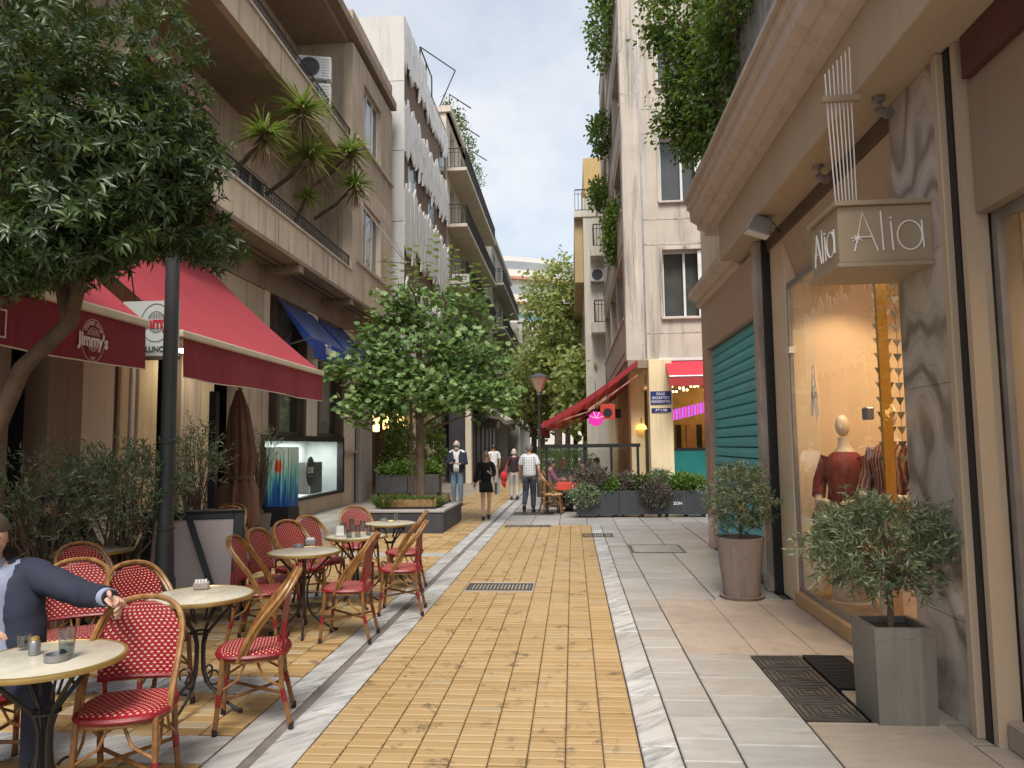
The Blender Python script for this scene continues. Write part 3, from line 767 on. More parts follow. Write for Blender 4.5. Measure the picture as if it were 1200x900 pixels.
for k, zc in enumerate((7.9, 11.4, 14.5)):
    for yy in ((31.0,), (25.0, 28.6), (31.2,))[k]:
        MB().box(XW-.16, XW-.125, yy, yy+1.3, zc-.45, zc+.5).build('window_pane', plain('teal_dark_glass', (.03, .09, .10), .15, .3, 1), wb)
# recessed ground floor with lanterns
b = MB(); b.box(-12, XW+.0, YW0+.03, YW1, 4.3, 4.6); b.box(-9.2, -9, YW0, YW1, 0, 4.3); b.box(-9, XW-.5, YW1-.3, YW1, 0, 4.3)
b.build('porch', M['taupe_dark'], wb)
for yy in (26.4, 29.6): MB().box(XW-.55, XW-.05, yy, yy+.5, 0, 4.3).build('column', M['taupe'], wb)
MB().box(-9, -8.6, YW0, 25.6, 0, 4.3).build('porch_wall', M['taupe'], wb)
M['lantern_glow'] = emit('lantern_glow', (1, .62, .2), 2.2)
for i, (x, y, z) in enumerate(((-7.1, 25.9, 2.55), (-6.3, 26.35, 2.65), (-7.5, 28.8, 2.7))):
    t = thing('wall_lantern', ['glowing amber lantern over the dark shrub in the porch', 'glowing amber lantern beside the porch column', 'glowing amber lantern deep at the back of the porch'][i], 'lantern', (x, y, z), 0, 'porch lanterns')
    MB().lathe([(.07, -.3), (.12, -.28), (.13, .3), (.08, .34)], 10).build('glass_shade', M['lantern_glow'], t)
    MB().lathe([(.14, .32), (.1, .4), (.02, .46)], 10).build('cap', M['black_metal'], t)
    MB().tube([(0, 0, .4), (0, .0, 4.3-z)], .012, 5).build('chain', M['black_metal'], t)
# roof balustrade and pergola frame
t = thing('roof_terrace_frame', 'glazed roof terrace corner with thin steel frame on the white clad building', 'balustrade', (XW, 28, 15.5), world_verts=True)
b = MB()
for y in (27.0, 28.2, 29.4): b.tube([(XW-.1, y, 16.1), (XW-.1, y, 17.4)], .03, 5)
b.tube([(XW-.1, 27, 17.4), (XW-.1, 29.4, 17.4)], .03, 5); b.tube([(XW-.1, 27.0, 17.4), (XW+.9, 29.5, 17.7)], .025, 5); b.tube([(XW+.9, 29.5, 17.7), (XW+.2, 29.6, 16.2)], .025, 5); b.build('frame', M['rail_iron'], t)
MB().quad((XW-.1, 27, 16.2), (XW-.1, 29.4, 16.2), (XW-.1, 29.4, 17.35), (XW-.1, 27, 17.35)).build('pane', M['glass'], t, fix=False)

# ------------------------------------------------------------------ generic far apartment blocks
def block(name, label, x0, x1, y0, y1, floors, z0, sh, wallm, side, railm, bal=0.9, frame='white_frame', win_w=1.3, bays=4, roofm=None, front=None, ac=0):
    """street face at x1 (side=+1, looking to +x) or x0 (side=-1)"""
    t = thing(name, label, 'building', ((x0+x1)/2, (y0+y1)/2, 0), world_verts=True)
    fx = x1 if side > 0 else x0; top = z0+floors*sh
    m = frame_mtx((fx, 0, 0), (0, 1, 0), (side, 0, 0)); hs = []
    for k in range(floors):
        for j in range(bays):
            c = y0+(y1-y0)*(j+.5)/bays; hs.append((c-win_w/2, c+win_w/2, z0+k*sh+.12, z0+k*sh+2.35))
    w = MB(); holes_wall(w, m, y0, y1, z0, top, .3, hs); w.build('wall', wallm, t)
    b = MB(); (b.box(x0, x1-.301, y0, y1, 0, top) if side > 0 else b.box(x0+.301, x1, y0, y1, 0, top)); b.build('core', wallm, t)
    for h in hs: window(t, m, *h, M[frame], 2, .12, rng.choice(['dim_room', 'curtain', 'dark_room']), False, bd=.29)
    for k in range(floors):
        z = z0+k*sh
        ob = MB().mbox(m, y0+.2, y1-.2, .001, bal, z-.06, z+.1).build('balcony', wallm, t)
        a, c = m @ Vector((y0+.25, bal-.06, z+.1)), m @ Vector((y1-.25, bal-.06, z+.1))
        railing(ob, a, c, .95, railm, .16, .012, .025)
        railing(ob, m @ Vector((y0+.25, 0.02, z+.1)), a, .95, railm, .16, .012, .025)
    b = MB().mbox(m, y0-.1, y1+.1, -.4, .25, top, top+.3).build('cornice', roofm or wallm, t)
    return t
bc = block('apartment_building', 'narrow cream apartment block with stacked railed balconies after the white clad building', -13, -5.75, 33.2, 47, 5, 3.9, 2.75, plaster('old_cream', (.60, .53, .44), .12, .3), 1, M['rail_iron'], .95, bays=4)
MB().box(-5.85, -5.6, 33.25, 46, 17.65, 18.0).build('roof_planter', M['taupe_dark'], bc)
for k in range(3):
    yy = 34.5+k*3.4
    MB().tube([(-5.8, yy, 18), (-5.8, yy, 19.2), (-4.8, yy+.6, 18.7)], .035, 5).build('pergola_pole', M['rail_iron'], bc)
cp_, cd_ = clumps((-5.7, 39, 18.2), (.5, 6.0, .5), 160); P_, D_ = spray(cp_, cd_, 9, .16)
M['shrub_green'] = leafmat('shrub_leaf', [(0, (.03, .06, .012)), (.5, (.06, .115, .02)), (1, (.13, .18, .04))])
leaves('roof_shrubs', P_, D_, rvec(len(P_)), .16, .09, LANCE, M['shrub_green'], bc)
ac_unit((-5.15, 33.6, 9.2), 0, 'white air conditioner unit on a cream balcony beside the shard cladding')
# dark shopfront with pale canopy, then lower far left houses
sf = thing('far_shop', 'dark grey shopfront under a pale curved canopy along the far lane', 'shop', (-4.5, 40, 0), world_verts=True)
b = MB(); b.box(-5.7, -4.9, 33.3, 47, 0, 3.3); b.build('wall', plain('anthracite', (.045, .045, .05), .6, .2, 1.5), sf)
for k in range(6): MB().box(-4.91, -4.87, 35+k*1.9, 36.2+k*1.9, .2, 2.8).build('shutter_panel', plain('black_panel', (.02, .02, .023), .4), sf)
b = MB(); b.grid(10, 6, lambda i, j: (-5.2+j*1.5, 33.0+i*14, 3.75-.55*j*j+.1*math.sin(i*9))); b.grid(10, 1, lambda i, j: (-3.7, 33.0+i*14, 3.2-.25*j+.1*math.sin(i*9)))
b.build('canopy', plain('pale_canopy_cloth', (.55, .51, .44), .8, .1, 1), sf, smooth=True)
MB().box(-4.87, -4.6, 32.9, 33.29, 0, 3.4).build('pillar', M['cream_pale'], sf)
MB().box(-4.3, -3.6, 36, 36.12, 2.55, 2.9).build('hanging_sign', M['brown_frame'], sf)
block('apartment_building', 'tall grey far apartment block behind the pale canopy', -14, -5.2, 47.5, 62, 4, 3.5, 3.0, plaster('grey_far', (.42, .39, .35), .1, .2), 1, M['rail_iron'], .8, bays=4)
block('apartment_building', 'small white balconied house at the far end of the left row', -12, -4.2, 62.5, 78, 3, 3.4, 3.0, plaster('white_far', (.58, .55, .50), .1, .15), 1, M['rail_iron'], .8, bays=4)

# pale modern building closing the view
fb = thing('modern_building', 'pale modern building with red brick bands closing the end of the street', 'building', (-8, 92, 0), world_verts=True)
M['far_white'] = plain('far_white_wall', (.66, .62, .56), .7, .05, .3); M['brick_band'] = plain('terracotta_band', (.44, .22, .14), .8, .2, .8); M['teal_glass'] = plain('teal_ribbon_glass', (.16, .33, .36), .2, .2, .3); M['far_glass'] = plain('far_window_band', (.30, .32, .33), .3, .2, .3)
def arc(mb, r0, z0, z1, dr=0.4, a0=-.4, a1=1.0, n=22, cx=-17, cy=119):
    pts = []
    for k in range(n+1):
        a = a0+(a1-a0)*k/n; pts.append((cx+r0*math.sin(a), cy-r0*math.cos(a)))
    q = [(cx+(r0-dr)*math.sin(a0+(a1-a0)*k/n), cy-(r0-dr)*math.cos(a0+(a1-a0)*k/n)) for k in range(n, -1, -1)]
    return mb.prism(pts+q, 'z', z0, z1)
for k in range(7):
    z = 1.5+k*3.5
    arc(MB(), 28-max(0, k-5)*.8, z, z+2.3, 3).build('wall_band', M['far_white'], fb)
    arc(MB(), 27.6-max(0, k-5)*.8, z+2.3, z+3.5, 3).build('window_band', M['teal_glass'] if k == 4 else M['far_glass'], fb)
    if k in (5, 6):
        arc(MB(), 28.6-max(0, k-5)*.8, z+.9, z+1.25, .6).build('sun_canopy', M['brick_band'], fb)
        for j in range(14):
            a = -.1+j*.07; x, y = -17+28.9*math.sin(a), 119-28.9*math.cos(a)
            MB().box(x-.12, x+.12, y-1.2, y+.2, z+.78, z+.88).build('canopy_fin', M['brick_band'], fb)
arc(MB(), 25.5, 26, 27.0, 2).build('parapet', M['far_white'], fb)
MB().box(-30, 0, 104, 118, 0, 25).build('core', M['far_white'], fb)
# ------------------------------------------------------------------ right: boutique building
M['taupe_paint'] = plaster('taupe_paint', (.45, .35, .25), .06, .10, .7)
M['taupe_shaded'] = plaster('shaded_taupe_paint', (.28, .21, .145), .06, .10, .7)  # taupe paint darkened: the door head's shade is put into the colour
M['pale_stone'] = plaster('pale_pink_stone', (.56, .465, .385), .08, .22, .7)
M['panel_marble'] = marble('swirled_marble', (.60, .53, .48), (.17, .14, .125), .8, .2, (1, 1, .8), .95, False, 3.2)
M['jamb_marble'] = marble('veined_jamb_marble', (.46, .40, .36), (.20, .16, .14), 3.0, .35, (1, 1, .5), .8, False, 1.5)
def agate():
    t = NT('agate_marble'); c = t.coord(jitter=False)
    mp1 = t.new('Mapping'); mp1.inputs['Scale'].default_value = (1, 1.5, .9); t.link(c, mp1.inputs['Vector'])
    wn_ = t.new('TexNoise', Scale=1.15, Detail=2.0, Roughness=.4); t.link(mp1.outputs[0], wn_.inputs['Vector'])
    vm = t.n.new('ShaderNodeVectorMath'); vm.operation = 'MULTIPLY_ADD'; vm.inputs[1].default_value = (2.6, 2.6, 2.6); t.link(wn_.outputs['Color'], vm.inputs[0]); t.link(mp1.outputs[0], vm.inputs[2])
    wv = t.new('TexWave', Scale=.55, Distortion=2.5, Detail=3.0); wv.inputs['Detail Scale'].default_value = 1.5; wv.bands_direction = 'Z'; t.link(vm.outputs[0], wv.inputs['Vector'])
    n1 = t.noise(c, 1.4, 5, .6, 1.0)
    col = t.ramp(wv.outputs['Fac'], [(0, (.20, .165, .145)), (.12, (.28, .235, .205)), (.3, (.39, .34, .30)), (.5, (.45, .395, .35)), (.65, (.38, .325, .285)), (.8, (.46, .405, .36)), (1, (.49, .435, .39))])
    col = t.mix(t.ramp(n1, [(.5, 0.0), (.75, .45)]), col, (.36, .30, .26))
    return t.done(t.bsdf(col, .16))
M['panel_marble'] = agate()
M['granite'] = NT('pink_granite')
def _granite():
    t = M['granite']; c = t.coord(jitter=False)
    n1 = t.noise(c, 90, 3, .7); n2 = t.noise(c, 1.2, 4)
    col = t.ramp(n1, [(.35, (.36, .20, .15)), (.5, (.54, .34, .26)), (.65, (.64, .45, .37))])
    col = t.mix(t.math('MULTIPLY', n2, .3), col, (.44, .29, .23))
    return t.done(t.bsdf(col, .16))
M['granite'] = _granite()
M['teal'] = plaster('teal_paint', (.07, .42, .48), .14, .3, .45, (.2, .34, .36))
M['peach'] = plain('peach_wall', (.65, .49, .33), .7, .05, 1.5, .05)
M['wood_sill'] = plain('oak_sill', (.42, .27, .13), .5, .15, 3)
M['warm_white'] = plain('warm_white', (.62, .51, .37), .6, .05, 2, .05)
M['sign_box'] = plain('taupe_sign_box', (.34, .265, .18), .55, .05, 2, .05)
M['white_letter'] = plain('white_letter', (.80, .79, .76), .4, .02, 2, 0)

sb = thing('shop_building', 'taupe boutique building with heavy moulded cornice and lit display window', 'building', (3.2, 6, 0), world_verts=True)
XR = 2.36
ZS = 4.08
MB().box(1.98, 6, 0.5, 9.58, ZS, 4.585).build('beam', M['taupe_paint'], sb, bevel=.008)
prof = [(1.90, 4.586), (1.90, 4.64), (1.80, 4.68), (1.80, 4.74), (1.71, 4.80), (1.70, 4.94), (1.665, 4.96), (1.665, 5.06), (6, 5.06), (6, 4.586)]
MB().prism(prof, 'y', 0.5, 10.15).build('cornice', M['pale_stone'], sb)
MB().box(2.55, 6, 0.5, 9.9, 5.062, 9.4).build('upper_wall', M['taupe_paint'], sb)
MB().box(1.62, 1.72, 0.5, 10.18, 5.061, 5.11).build('cornice_lip', M['ledge'], sb)
# dark groove with rolling shutter housing under the soffit
MB().box(XR-.05, XR+.4, 5.23, 8.62, 3.93, ZS-.002).build('shutter_housing', M['brown_frame'], sb)
MB().prism([(XR-.03, 3.928), (XR+.12, 3.42), (XR+.4, 3.42), (XR+.4, 3.928)], 'y', 5.23, 8.55).build('window_head', M['taupe_paint'], sb)
MB().box(XR-.02, XR+.28, 8.02, 8.56, .0, 3.928).build('window_jamb', M['warm_white'], sb, bevel=.01)
MB().box(XR-.10, XR+.2, 8.575, 8.64, 0, ZS-.003).build('shutter_track', M['black_metal'], sb)
MB().box(2.19, XR+.2, 8.645, 8.84, 0, ZS-.003).build('marble_jamb', M['jamb_marble'], sb, bevel=.01)
# marble pier with individual slabs
for (z0, z1) in ((0, .62), (.622, 2.05), (2.052, 2.9), (2.902, ZS-.003)):
    MB().box(XR-.065, XR+.3, 4.56, 5.22, z0, z1).build('marble_slab', M['panel_marble'], sb, bevel=.003)
MB().box(XR-.09, XR+.1, 4.49, 4.555, 0, ZS-.003).build('corner_strip', M['taupe_paint'], sb, bevel=.006)
MB().box(XR-.05, XR+.2, 4.425, 4.485, 0, ZS-.003).build('shutter_track', M['black_metal'], sb)
MB().box(XR-.04, XR+.09, 4.37, 4.42, 0, ZS-.003).build('corner_strip', M['taupe_paint'], sb)
# recessed entrance beside the camera
MB().box(XR+.091, XR+.3, 4.43, 4.55, 0, ZS-.003).build('door_reveal', M['taupe_paint'], sb)
MB().box(XR+.0, 6, 0.5, 4.36, 0, .15).build('door_step', M['warm_slab'], sb, bevel=.01)
MB().box(XR+.02, XR+.3, .5, 4.36, 3.02, ZS-.003).build('door_head', M['taupe_shaded'], sb)
MB().box(XR-.03, XR+.02, .5, 4.32, 3.82, ZS-.004).build('shutter_slot', plain('dark_red_slot', (.09, .03, .025), .6), sb)
dr = MB(); 
for (a, b, c, d) in ((.6, 4.36, .151, .2), (.6, 4.36, 2.96, 3.015), (4.31, 4.36, .2, 2.96), (2.2, 2.25, .2, 2.96)): dr.box(XR+.10, XR+.14, a, b, c, d)
gd = dr.build('glass_door', M['steel'], sb)
MB().quad((XR+.12, .6, .2), (XR+.12, 4.31, .2), (XR+.12, 4.31, 2.96), (XR+.12, .6, 2.96)).build('pane', M['clear_glass'], gd, fix=False)
# shop room
rm = MB(); rm.box(3.95, 4.1, .6, 8.5, 0, 3.5); rm.box(2.75, 3.95, .5, .6, 0, 3.5); rm.box(XR+.32, 3.95, .6, 8.5, 3.42, 3.5)
rm.build('shop_wall', M['peach'], sb)
MB().box(XR+.28, 3.95, 8.03, 8.5, 0, 3.419).build('end_wall', M['peach'], sb)
MB().box(XR+.301, 3.6, 4.56, 5.15, 0.151, 3.419).build('inner_wall', M['peach'], sb)
MB().box(XR-.06, 3.95, 5.225, 8.02, 0, .14).build('window_plinth', M['wood_sill'], sb, bevel=.01)
MB().box(XR+.301, 3.95, 4.42, 4.55, 0, 3.4).build('inner_wall', M['peach'], sb)
wf = MB()
for (a, b, c, d) in ((5.23, 8.015, .141, .18), (5.23, 8.015, 3.36, 3.415), (7.98, 8.015, .18, 3.36), (5.23, 5.26, .18, 3.36)): wf.box(XR-.01, XR+.03, a, b, c, d)
dwn = wf.build('display_window', M['steel'], sb)
MB().quad((XR+.01, 5.26, .18), (XR+.01, 6.04, .18), (XR+.01, 6.04, 3.36), (XR+.01, 5.26, 3.36)).build('pane', M['clear_glass'], dwn, fix=False)
MB().quad((XR+.01, 6.05, .18), (XR+.01, 7.98, .18), (XR+.01, 7.98, 3.36), (XR+.01, 6.05, 3.36)).build('pane', M['clear_glass'], dwn, fix=False)
for z in (1.92,): MB().box(XR-.02, XR+.04, 5.99, 6.10, z-.05, z+.05).build('glass_clamp', M['steel'], dwn, bevel=.01)
MB().box(XR-.03, XR+.03, 7.93, 8.06, 2.65, 2.72).build('glass_clamp', M['white_frame'], dwn)
# white decal letter on the glass
dl = MB()
def stroke(mb, a, b, w, x=XR+.003):
    a = Vector((x, *a)); b = Vector((x, *b)); d = (b-a).normalized(); nn = Vector((0, -d.z, d.y))*w/2
    mb.quad(a-nn, b-nn, b+nn, a+nn)
y0, z0 = 7.3, 1.95
for q in range(4):
    stroke(dl, (y0-.12+q*.03, z0-.02*q), (y0-.02+q*.012, z0+.5-.1*q), .02); stroke(dl, (y0+.12-q*.025, z0), (y0+.02, z0+.5-.1*q), .02)
for q in range(3): stroke(dl, (y0-.1, z0+.18+q*.02), (y0+.1, z0+.19+q*.02), .008)
dl.build('letter_decal', M['white_letter'], dwn, fix=False)
# ceiling lamps that light the window
M['bulb'] = emit('warm_bulb', (1, .78, .48), 8)
for i, (x, y) in enumerate(((2.85, 5.9), (2.85, 6.7), (2.85, 7.5), (3.4, 6.3), (3.4, 7.2), (3.2, 3.4), (3.2, 2.2))):
    l_ = bpy.data.lights.new('ceiling_spot', 'SPOT'); l_.energy = 25; l_.spot_size = math.radians(130); l_.spot_blend = .6; l_.color = (1, .72, .43); l_.shadow_soft_size = .06
    lo = bpy.data.objects.new('ceiling_spot', l_); COL.objects.link(lo); lo.parent = sb; lo.location = Vector((x, y, 3.36))-OFF[sb.name]
    c = MB(); c.lathe([(.05, 0), (.05, .03), (.03, .035)], 10, (x, y, 3.385)); c.build('downlight', M['bulb'], sb)
# pink granite shop with teal roller shutter
MB().box(2.24, 2.6, 8.85, 12.55, 3.25, 4.02).build('granite_lintel', M['granite'], sb, bevel=.006)
MB().box(2.24, 2.6, 12.12, 12.55, 0, 3.249).build('granite_pier', M['granite'], sb, bevel=.006)
MB().box(2.5, 6, 12.13, 12.5, 0, 5.4).build('end_wall', M['cream_pale'], sb)
ns = 22
for k in range(ns):
    z = .03+k*3.21/ns; h = 3.21/ns
    b = MB(); b.prism([(2.36, z+.004), (2.325, z+.02), (2.315, z+h*.55), (2.34, z+h-.006), (2.38, z+h-.006), (2.38, z+.004)], 'y', 8.86, 12.11); b.build('shutter_slat', M['teal'], sb)
MB().box(2.31, 2.4, 8.86, 12.11, -.01, .032).build('shutter_bar', M['steel'], sb)
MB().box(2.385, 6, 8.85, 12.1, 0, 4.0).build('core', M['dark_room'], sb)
MB().prism([(2.24, 4.021), (2.18, 4.06), (2.18, 4.12), (2.06, 4.2), (2.06, 4.3), (2.6, 4.3), (2.6, 4.021)], 'y', 9.59, 12.7).build('lower_cornice', M['pale_stone'], sb)
MB().box(2.25, 6, 9.6, 12.4, 4.301, 5.45).build('attic_wall', M['cream_pale'], sb)
# projecting white-letter sign box
sg = thing('shop_sign', 'projecting taupe box sign with thin white lettering hanging by the marble pier', 'sign', (2.05, 5.0, 2.9), world_verts=True)
SX0, SX1, SY0, SY1, SZ0, SZ1 = 1.72, 2.30, 4.70, 5.22, 2.83, 3.20
MB().box(SX0, SX1, SY0, SY1, SZ0, SZ1).build('box', M['sign_box'], sg, bevel=.006)
MB().box(SX0-.025, SX1, SY0-.025, SY1+.02, SZ1+.001, SZ1+.03).build('top_trim', M['sign_box'], sg)
MB().box(SX0-.02, SX1, SY0-.02, SY1+.02, SZ0-.026, SZ0-.001).build('bottom_trim', M['sign_box'], sg)
def alia(name, fn, w):
    r = .0052
    def P(x, z): return fn(x*w, z*w)
    A = MB(); A.tube([P(.05, 0), P(.20, .66), P(.43, 0)], r, 6); A.tube([P(.12, .24), P(.34, .24)], r*.8, 6); A.build(name, M['white_letter'], sg)
    L = MB(); L.tube([P(.50, .68), P(.52, 0)], r, 6); L.build(name, M['white_letter'], sg)
    I = MB(); I.tube([P(.66, .5), P(.68, 0)], r, 6); I.ball(P(.66, .56), r*1.5, 8, 6); I.build(name, M['white_letter'], sg)
    a = MB(); a.tube([P(.96+.2*math.cos(q*PI/12), .25+.25*math.sin(q*PI/12)) for q in range(25)], r, 6, cap=False); a.tube([P(1.16, .5), P(1.18, .03)], r, 6); a.build(name, M['white_letter'], sg)
    f = MB()
    for q in range(7):
        an = q*2*PI/7+.3; f.tube([P(.10, .22), P(.10+.10*math.cos(an), .22+.07*math.sin(an))], r*.7, 5)
    f.build('flower_motif', M['white_letter'], sg)
alia('letter', lambda x, z: (SX0+.075+x, SY0-.006, SZ0+.075+z), .375)
alia('letter', lambda x, z: (SX0-.006, SY1-.07-x, SZ0+.075+z), .33)
hr = thing('sign_rods', 'fan of thin white metal rods holding up the box sign', 'rods', (1.85, 4.95, 3.2), world_verts=True)
for q in range(7):
    MB().tube([(1.80+q*.022, 4.93, SZ1+.03), (1.765+q*.026, 4.9, 3.85+.02*q), (1.75+q*.028, 4.88, 4.18+.03*q)], .0045, 6).build('rod', M['white_letter'], hr)
MB().box(1.72, 1.97, 4.86, 4.90, 3.98, 4.02).build('cross_bar', M['sign_box'], hr)
# floodlight and spot on the soffit
t = thing('floodlight', 'grey halogen floodlight tilted down below the boutique soffit', 'floodlight', (2.05, 7.7, 4.08))
b = MB(); b.prism([(-.10, -.02), (.10, -.02), (.13, -.20), (-.13, -.20)], 'y', -.08, .08); b.xf(Matrix.Rotation(.35, 4, 'Y')); b.build('housing', M['steel'], t, bevel=.01)
b = MB(); b.box(-.12, .12, -.075, .075, -.207, -.202); b.xf(Matrix.Rotation(.35, 4, 'Y')); b.build('glass_front', M['white_frame'], t)
MB().tube([(0, 0, 0), (0, 0, -.06)], .02, 8).build('bracket', M['black_metal'], t)
MB().tube([(.02, .06, 0), (.14, .09, -.05), (.2, .06, -.16), (.12, .02, -.12)], .006, 5).build('cord', M['black_metal'], t)
for yy, lab in ((6.3, 'small chrome spotlight on the soffit between floodlight and sign rods'), (5.05, 'small chrome spotlight on the soffit above the marble pier')):
    t = thing('spotlight', lab, 'spotlight', (2.16, yy, 4.08), 0, 'soffit spotlights')
    MB().lathe([(.045, 0), (.045, -.03), (.015, -.035)], 10).build('base', M['steel'], t)
    MB().tube([(0, 0, -.03), (.02, -.01, -.09)], .012, 6).build('stem', M['steel'], t)
    b = MB(); b.tube([(.0, .03, -.08), (.05, -.06, -.15)], [.022, .04], 10); b.build('head', M['steel'], t)
# window display: hanging mirror strip, mannequins
t = thing('hanging_garland', 'strings of small triangular mirrors hanging in the boutique window', 'garland', (2.62, 6.35, 3.3), world_verts=True)
for q in range(3):
    MB().tube([(2.6+q*.1, 6.35+q*.05, 1.4), (2.6+q*.1, 6.35+q*.05, 3.41)], .002, 4).build('string', M['black_metal'], t)
    for k in range(15):
        z = 1.5+k*.125; x, y = 2.6+q*.1, 6.35+q*.05
        MB().prism([(x-.036, z+.07), (x+.036, z+.07), (x, z)], 'y', y-.004, y+.004).build('mirror', M['steel' if (k+q) % 3 else 'dim_room'], t)
MB().box(2.52, 2.60, 6.14, 6.18, .14, 3.41).build('gold_post', plain('brass', (.55, .36, .10), .3, .1, 3, 0, 80, .9), sb)
M['mannequin'] = plain('mannequin_plastic', (.60, .52, .42), .35, .04, 2, 0)
M['burgundy'] = plain('burgundy_cloth', (.17, .02, .02), .8, .3, 12, .4, 60)
M['khaki'] = plain('khaki_cloth', (.10, .075, .045), .8, .3, 9, .3)
def pattern_cloth():
    t_ = NT('patterned_knit'); c = t_.coord(jitter=False)
    w_ = t_.new('TexWave', Scale=9.0, Distortion=3.0, Detail=2.0); t_.link(c, w_.inputs['Vector'])
    return t_.done(t_.bsdf(t_.ramp(w_.outputs['Fac'], [(0, (.02, .02, .02)), (.35, (.3, .03, .02)), (.6, (.35, .12, .04)), (.8, (.03, .03, .04)), (1, (.4, .33, .25))]), .8))
M['pattern_cloth'] = pattern_cloth()
def mannequin(loc, rotz, label, top, bottom, seated=True):
    t = thing('mannequin', label, 'mannequin', loc, rotz, 'shop window mannequins')
    b = MB(); zb = .62
    b.tube([(0, 0, zb-.12), (0, 0, zb), (0, .0, zb+.2), (0, 0, zb+.42), (0, 0, zb+.56), (0, .01, zb+.62), (0, .015, zb+.70)], [.12, .16, .13, .17, .10, .055, .05], 14)
    b.ball((0, .025, zb+.815), .083, 16, 12, .82, 1.0, 1.32); b.ball((0, .10, zb+.80), .018, 8, 6, .8, 1, 1.6)
    for s in (-1, 1):
        b.tube([(s*.17, 0, zb+.50), (s*.24, .02, zb+.25), (s*.22, .14, zb+.06), (s*.1, .30, zb+.08), (s*.06, .36, zb+.07)], [.06, .05, .042, .03, .02], 10)
        b.tube([(s*.08, 0, zb-.04), (s*.12, .25, zb-.02), (s*.11, .42, zb-.06), (s*.1, .45, .25), (s*.1, .44, .06), (s*.1, .54, .03)], [.1, .085, .065, .05, .035, .03], 10)
    b.build('body', M['mannequin'], t, smooth=True)
    c = MB(); c.tube([(0, 0, zb-.10), (0, 0, zb), (0, 0, zb+.2), (0, 0, zb+.42), (0, 0, zb+.53), (0, 0, zb+.57)], [.17, .185, .165, .20, .14, .08], 16)
    for s in (-1, 1): c.tube([(s*.15, 0, zb+.5), (s*.245, .02, zb+.25), (s*.235, .1, zb+.12)], [.085, .07, .065], 10)
    c.build('shirt', top, t, smooth=True)
    s_ = MB()
    for s in (-1, 1): s_.tube([(s*.08, -.02, zb-.05), (s*.12, .25, zb-.02), (s*.11, .43, zb-.07), (s*.105, .46, .3)], [.125, .11, .09, .08], 12)
    s_.build('trousers', bottom, t, smooth=True)
    st = MB(); st.lathe([(.19, -.28 if rotz > 2.3 else -.36), (.17, -.27), (.17, .42), (.19, .44)], 16, (0, 0, 0)); st.build('stool', M['warm_white'], t)
    return t
a = OX(992, 590, 2.95); mannequin((2.70, OX(990, 540, 2.70)[0], .42), PI*.80, 'bald seated mannequin in a burgundy blouse behind the shop glass', M['burgundy'], M['khaki'])
mannequin((2.95, OX(1047, 560, 2.95)[0], .50), PI*.70, 'second mannequin in patterned knitwear partly behind the marble pier', M['pattern_cloth'], M['khaki'])
# ------------------------------------------------------------------ right: corner restaurant building
M['rest_stone'] = plaster('weathered_pink_stone', (.50, .435, .365), .14, .42, .75)
M['rest_stone2'] = plaster('weathered_pier_stone', (.50, .435, .37), .16, .75, .75, (.09, .085, .08))
YF = 19.4
rb_ = thing('corner_building', 'weathered pinkish corner building with loggias above the restaurant', 'building', (4, 25, 0), world_verts=True)
mF = frame_mtx((0, YF, 0), (1, 0, 0), (0, -1, 0))
def oyz(u, v): return OY(u, v, YF)[1]
zs = [(oyz(777, 372), oyz(777, 293)), (oyz(777, 236), oyz(777, 160)), (oyz(777, 102), oyz(777, 30))]
zs.append((zs[2][0]+3.1, zs[2][1]+3.1))
wx0 = OY(777, 340, YF)[0]; hs = [(wx0, wx0+1.2, a, b) for a, b in zs]+[(wx0+2.6, wx0+3.8, a, b) for a, b in zs]
w = MB(); holes_wall(w, mF, 1.97, 7.5, 3.92, 17.5, .35, hs); w.build('front_wall', M['rest_stone'], rb_)
for h in hs[:4]:
    wi = window(rb_, mF, *h, M['white_frame'], 2, .22, 'dim_room', True, .06, bd=.34)
    fm = MB()
    for (a, b, c, d) in ((h[0]-.07, h[0]-.001, h[2], h[3]+.07), (h[1]+.001, h[1]+.07, h[2], h[3]+.07), (h[0], h[1], h[3]+.001, h[3]+.07)): fm.mbox(mF, a, b, .001, .045, c, d)
    fm.build('surround', M['rest_stone2'], wi)
    MB().mbox(mF, h[1]-.26, h[1]-.02, -.06, -.02, h[2]+.02, h[3]-.02).build('shutter', M['white_frame'], wi)
for k in range(5):
    for zz in ((3.925+k*3.1, 3.97+k*3.1), (4.62+k*3.1, 4.65+k*3.1)): MB().mbox(mF, 2.03, 7.5, -.01, .008, *zz).build('string_course', M['rest_stone2'], rb_)
MB().box(1.47, 1.97, YF-.06, YF+.5, 3.9, 18).build('corner_pier', M['rest_stone2'], rb_, bevel=.015)
MB().box(1.975, 2.02, YF-.02, YF+.02, 3.98, 17.5).build('downpipe', M['steel'], rb_)
mS = frame_mtx((1.5, 0, 0), (0, 1, 0), (-1, 0, 0))
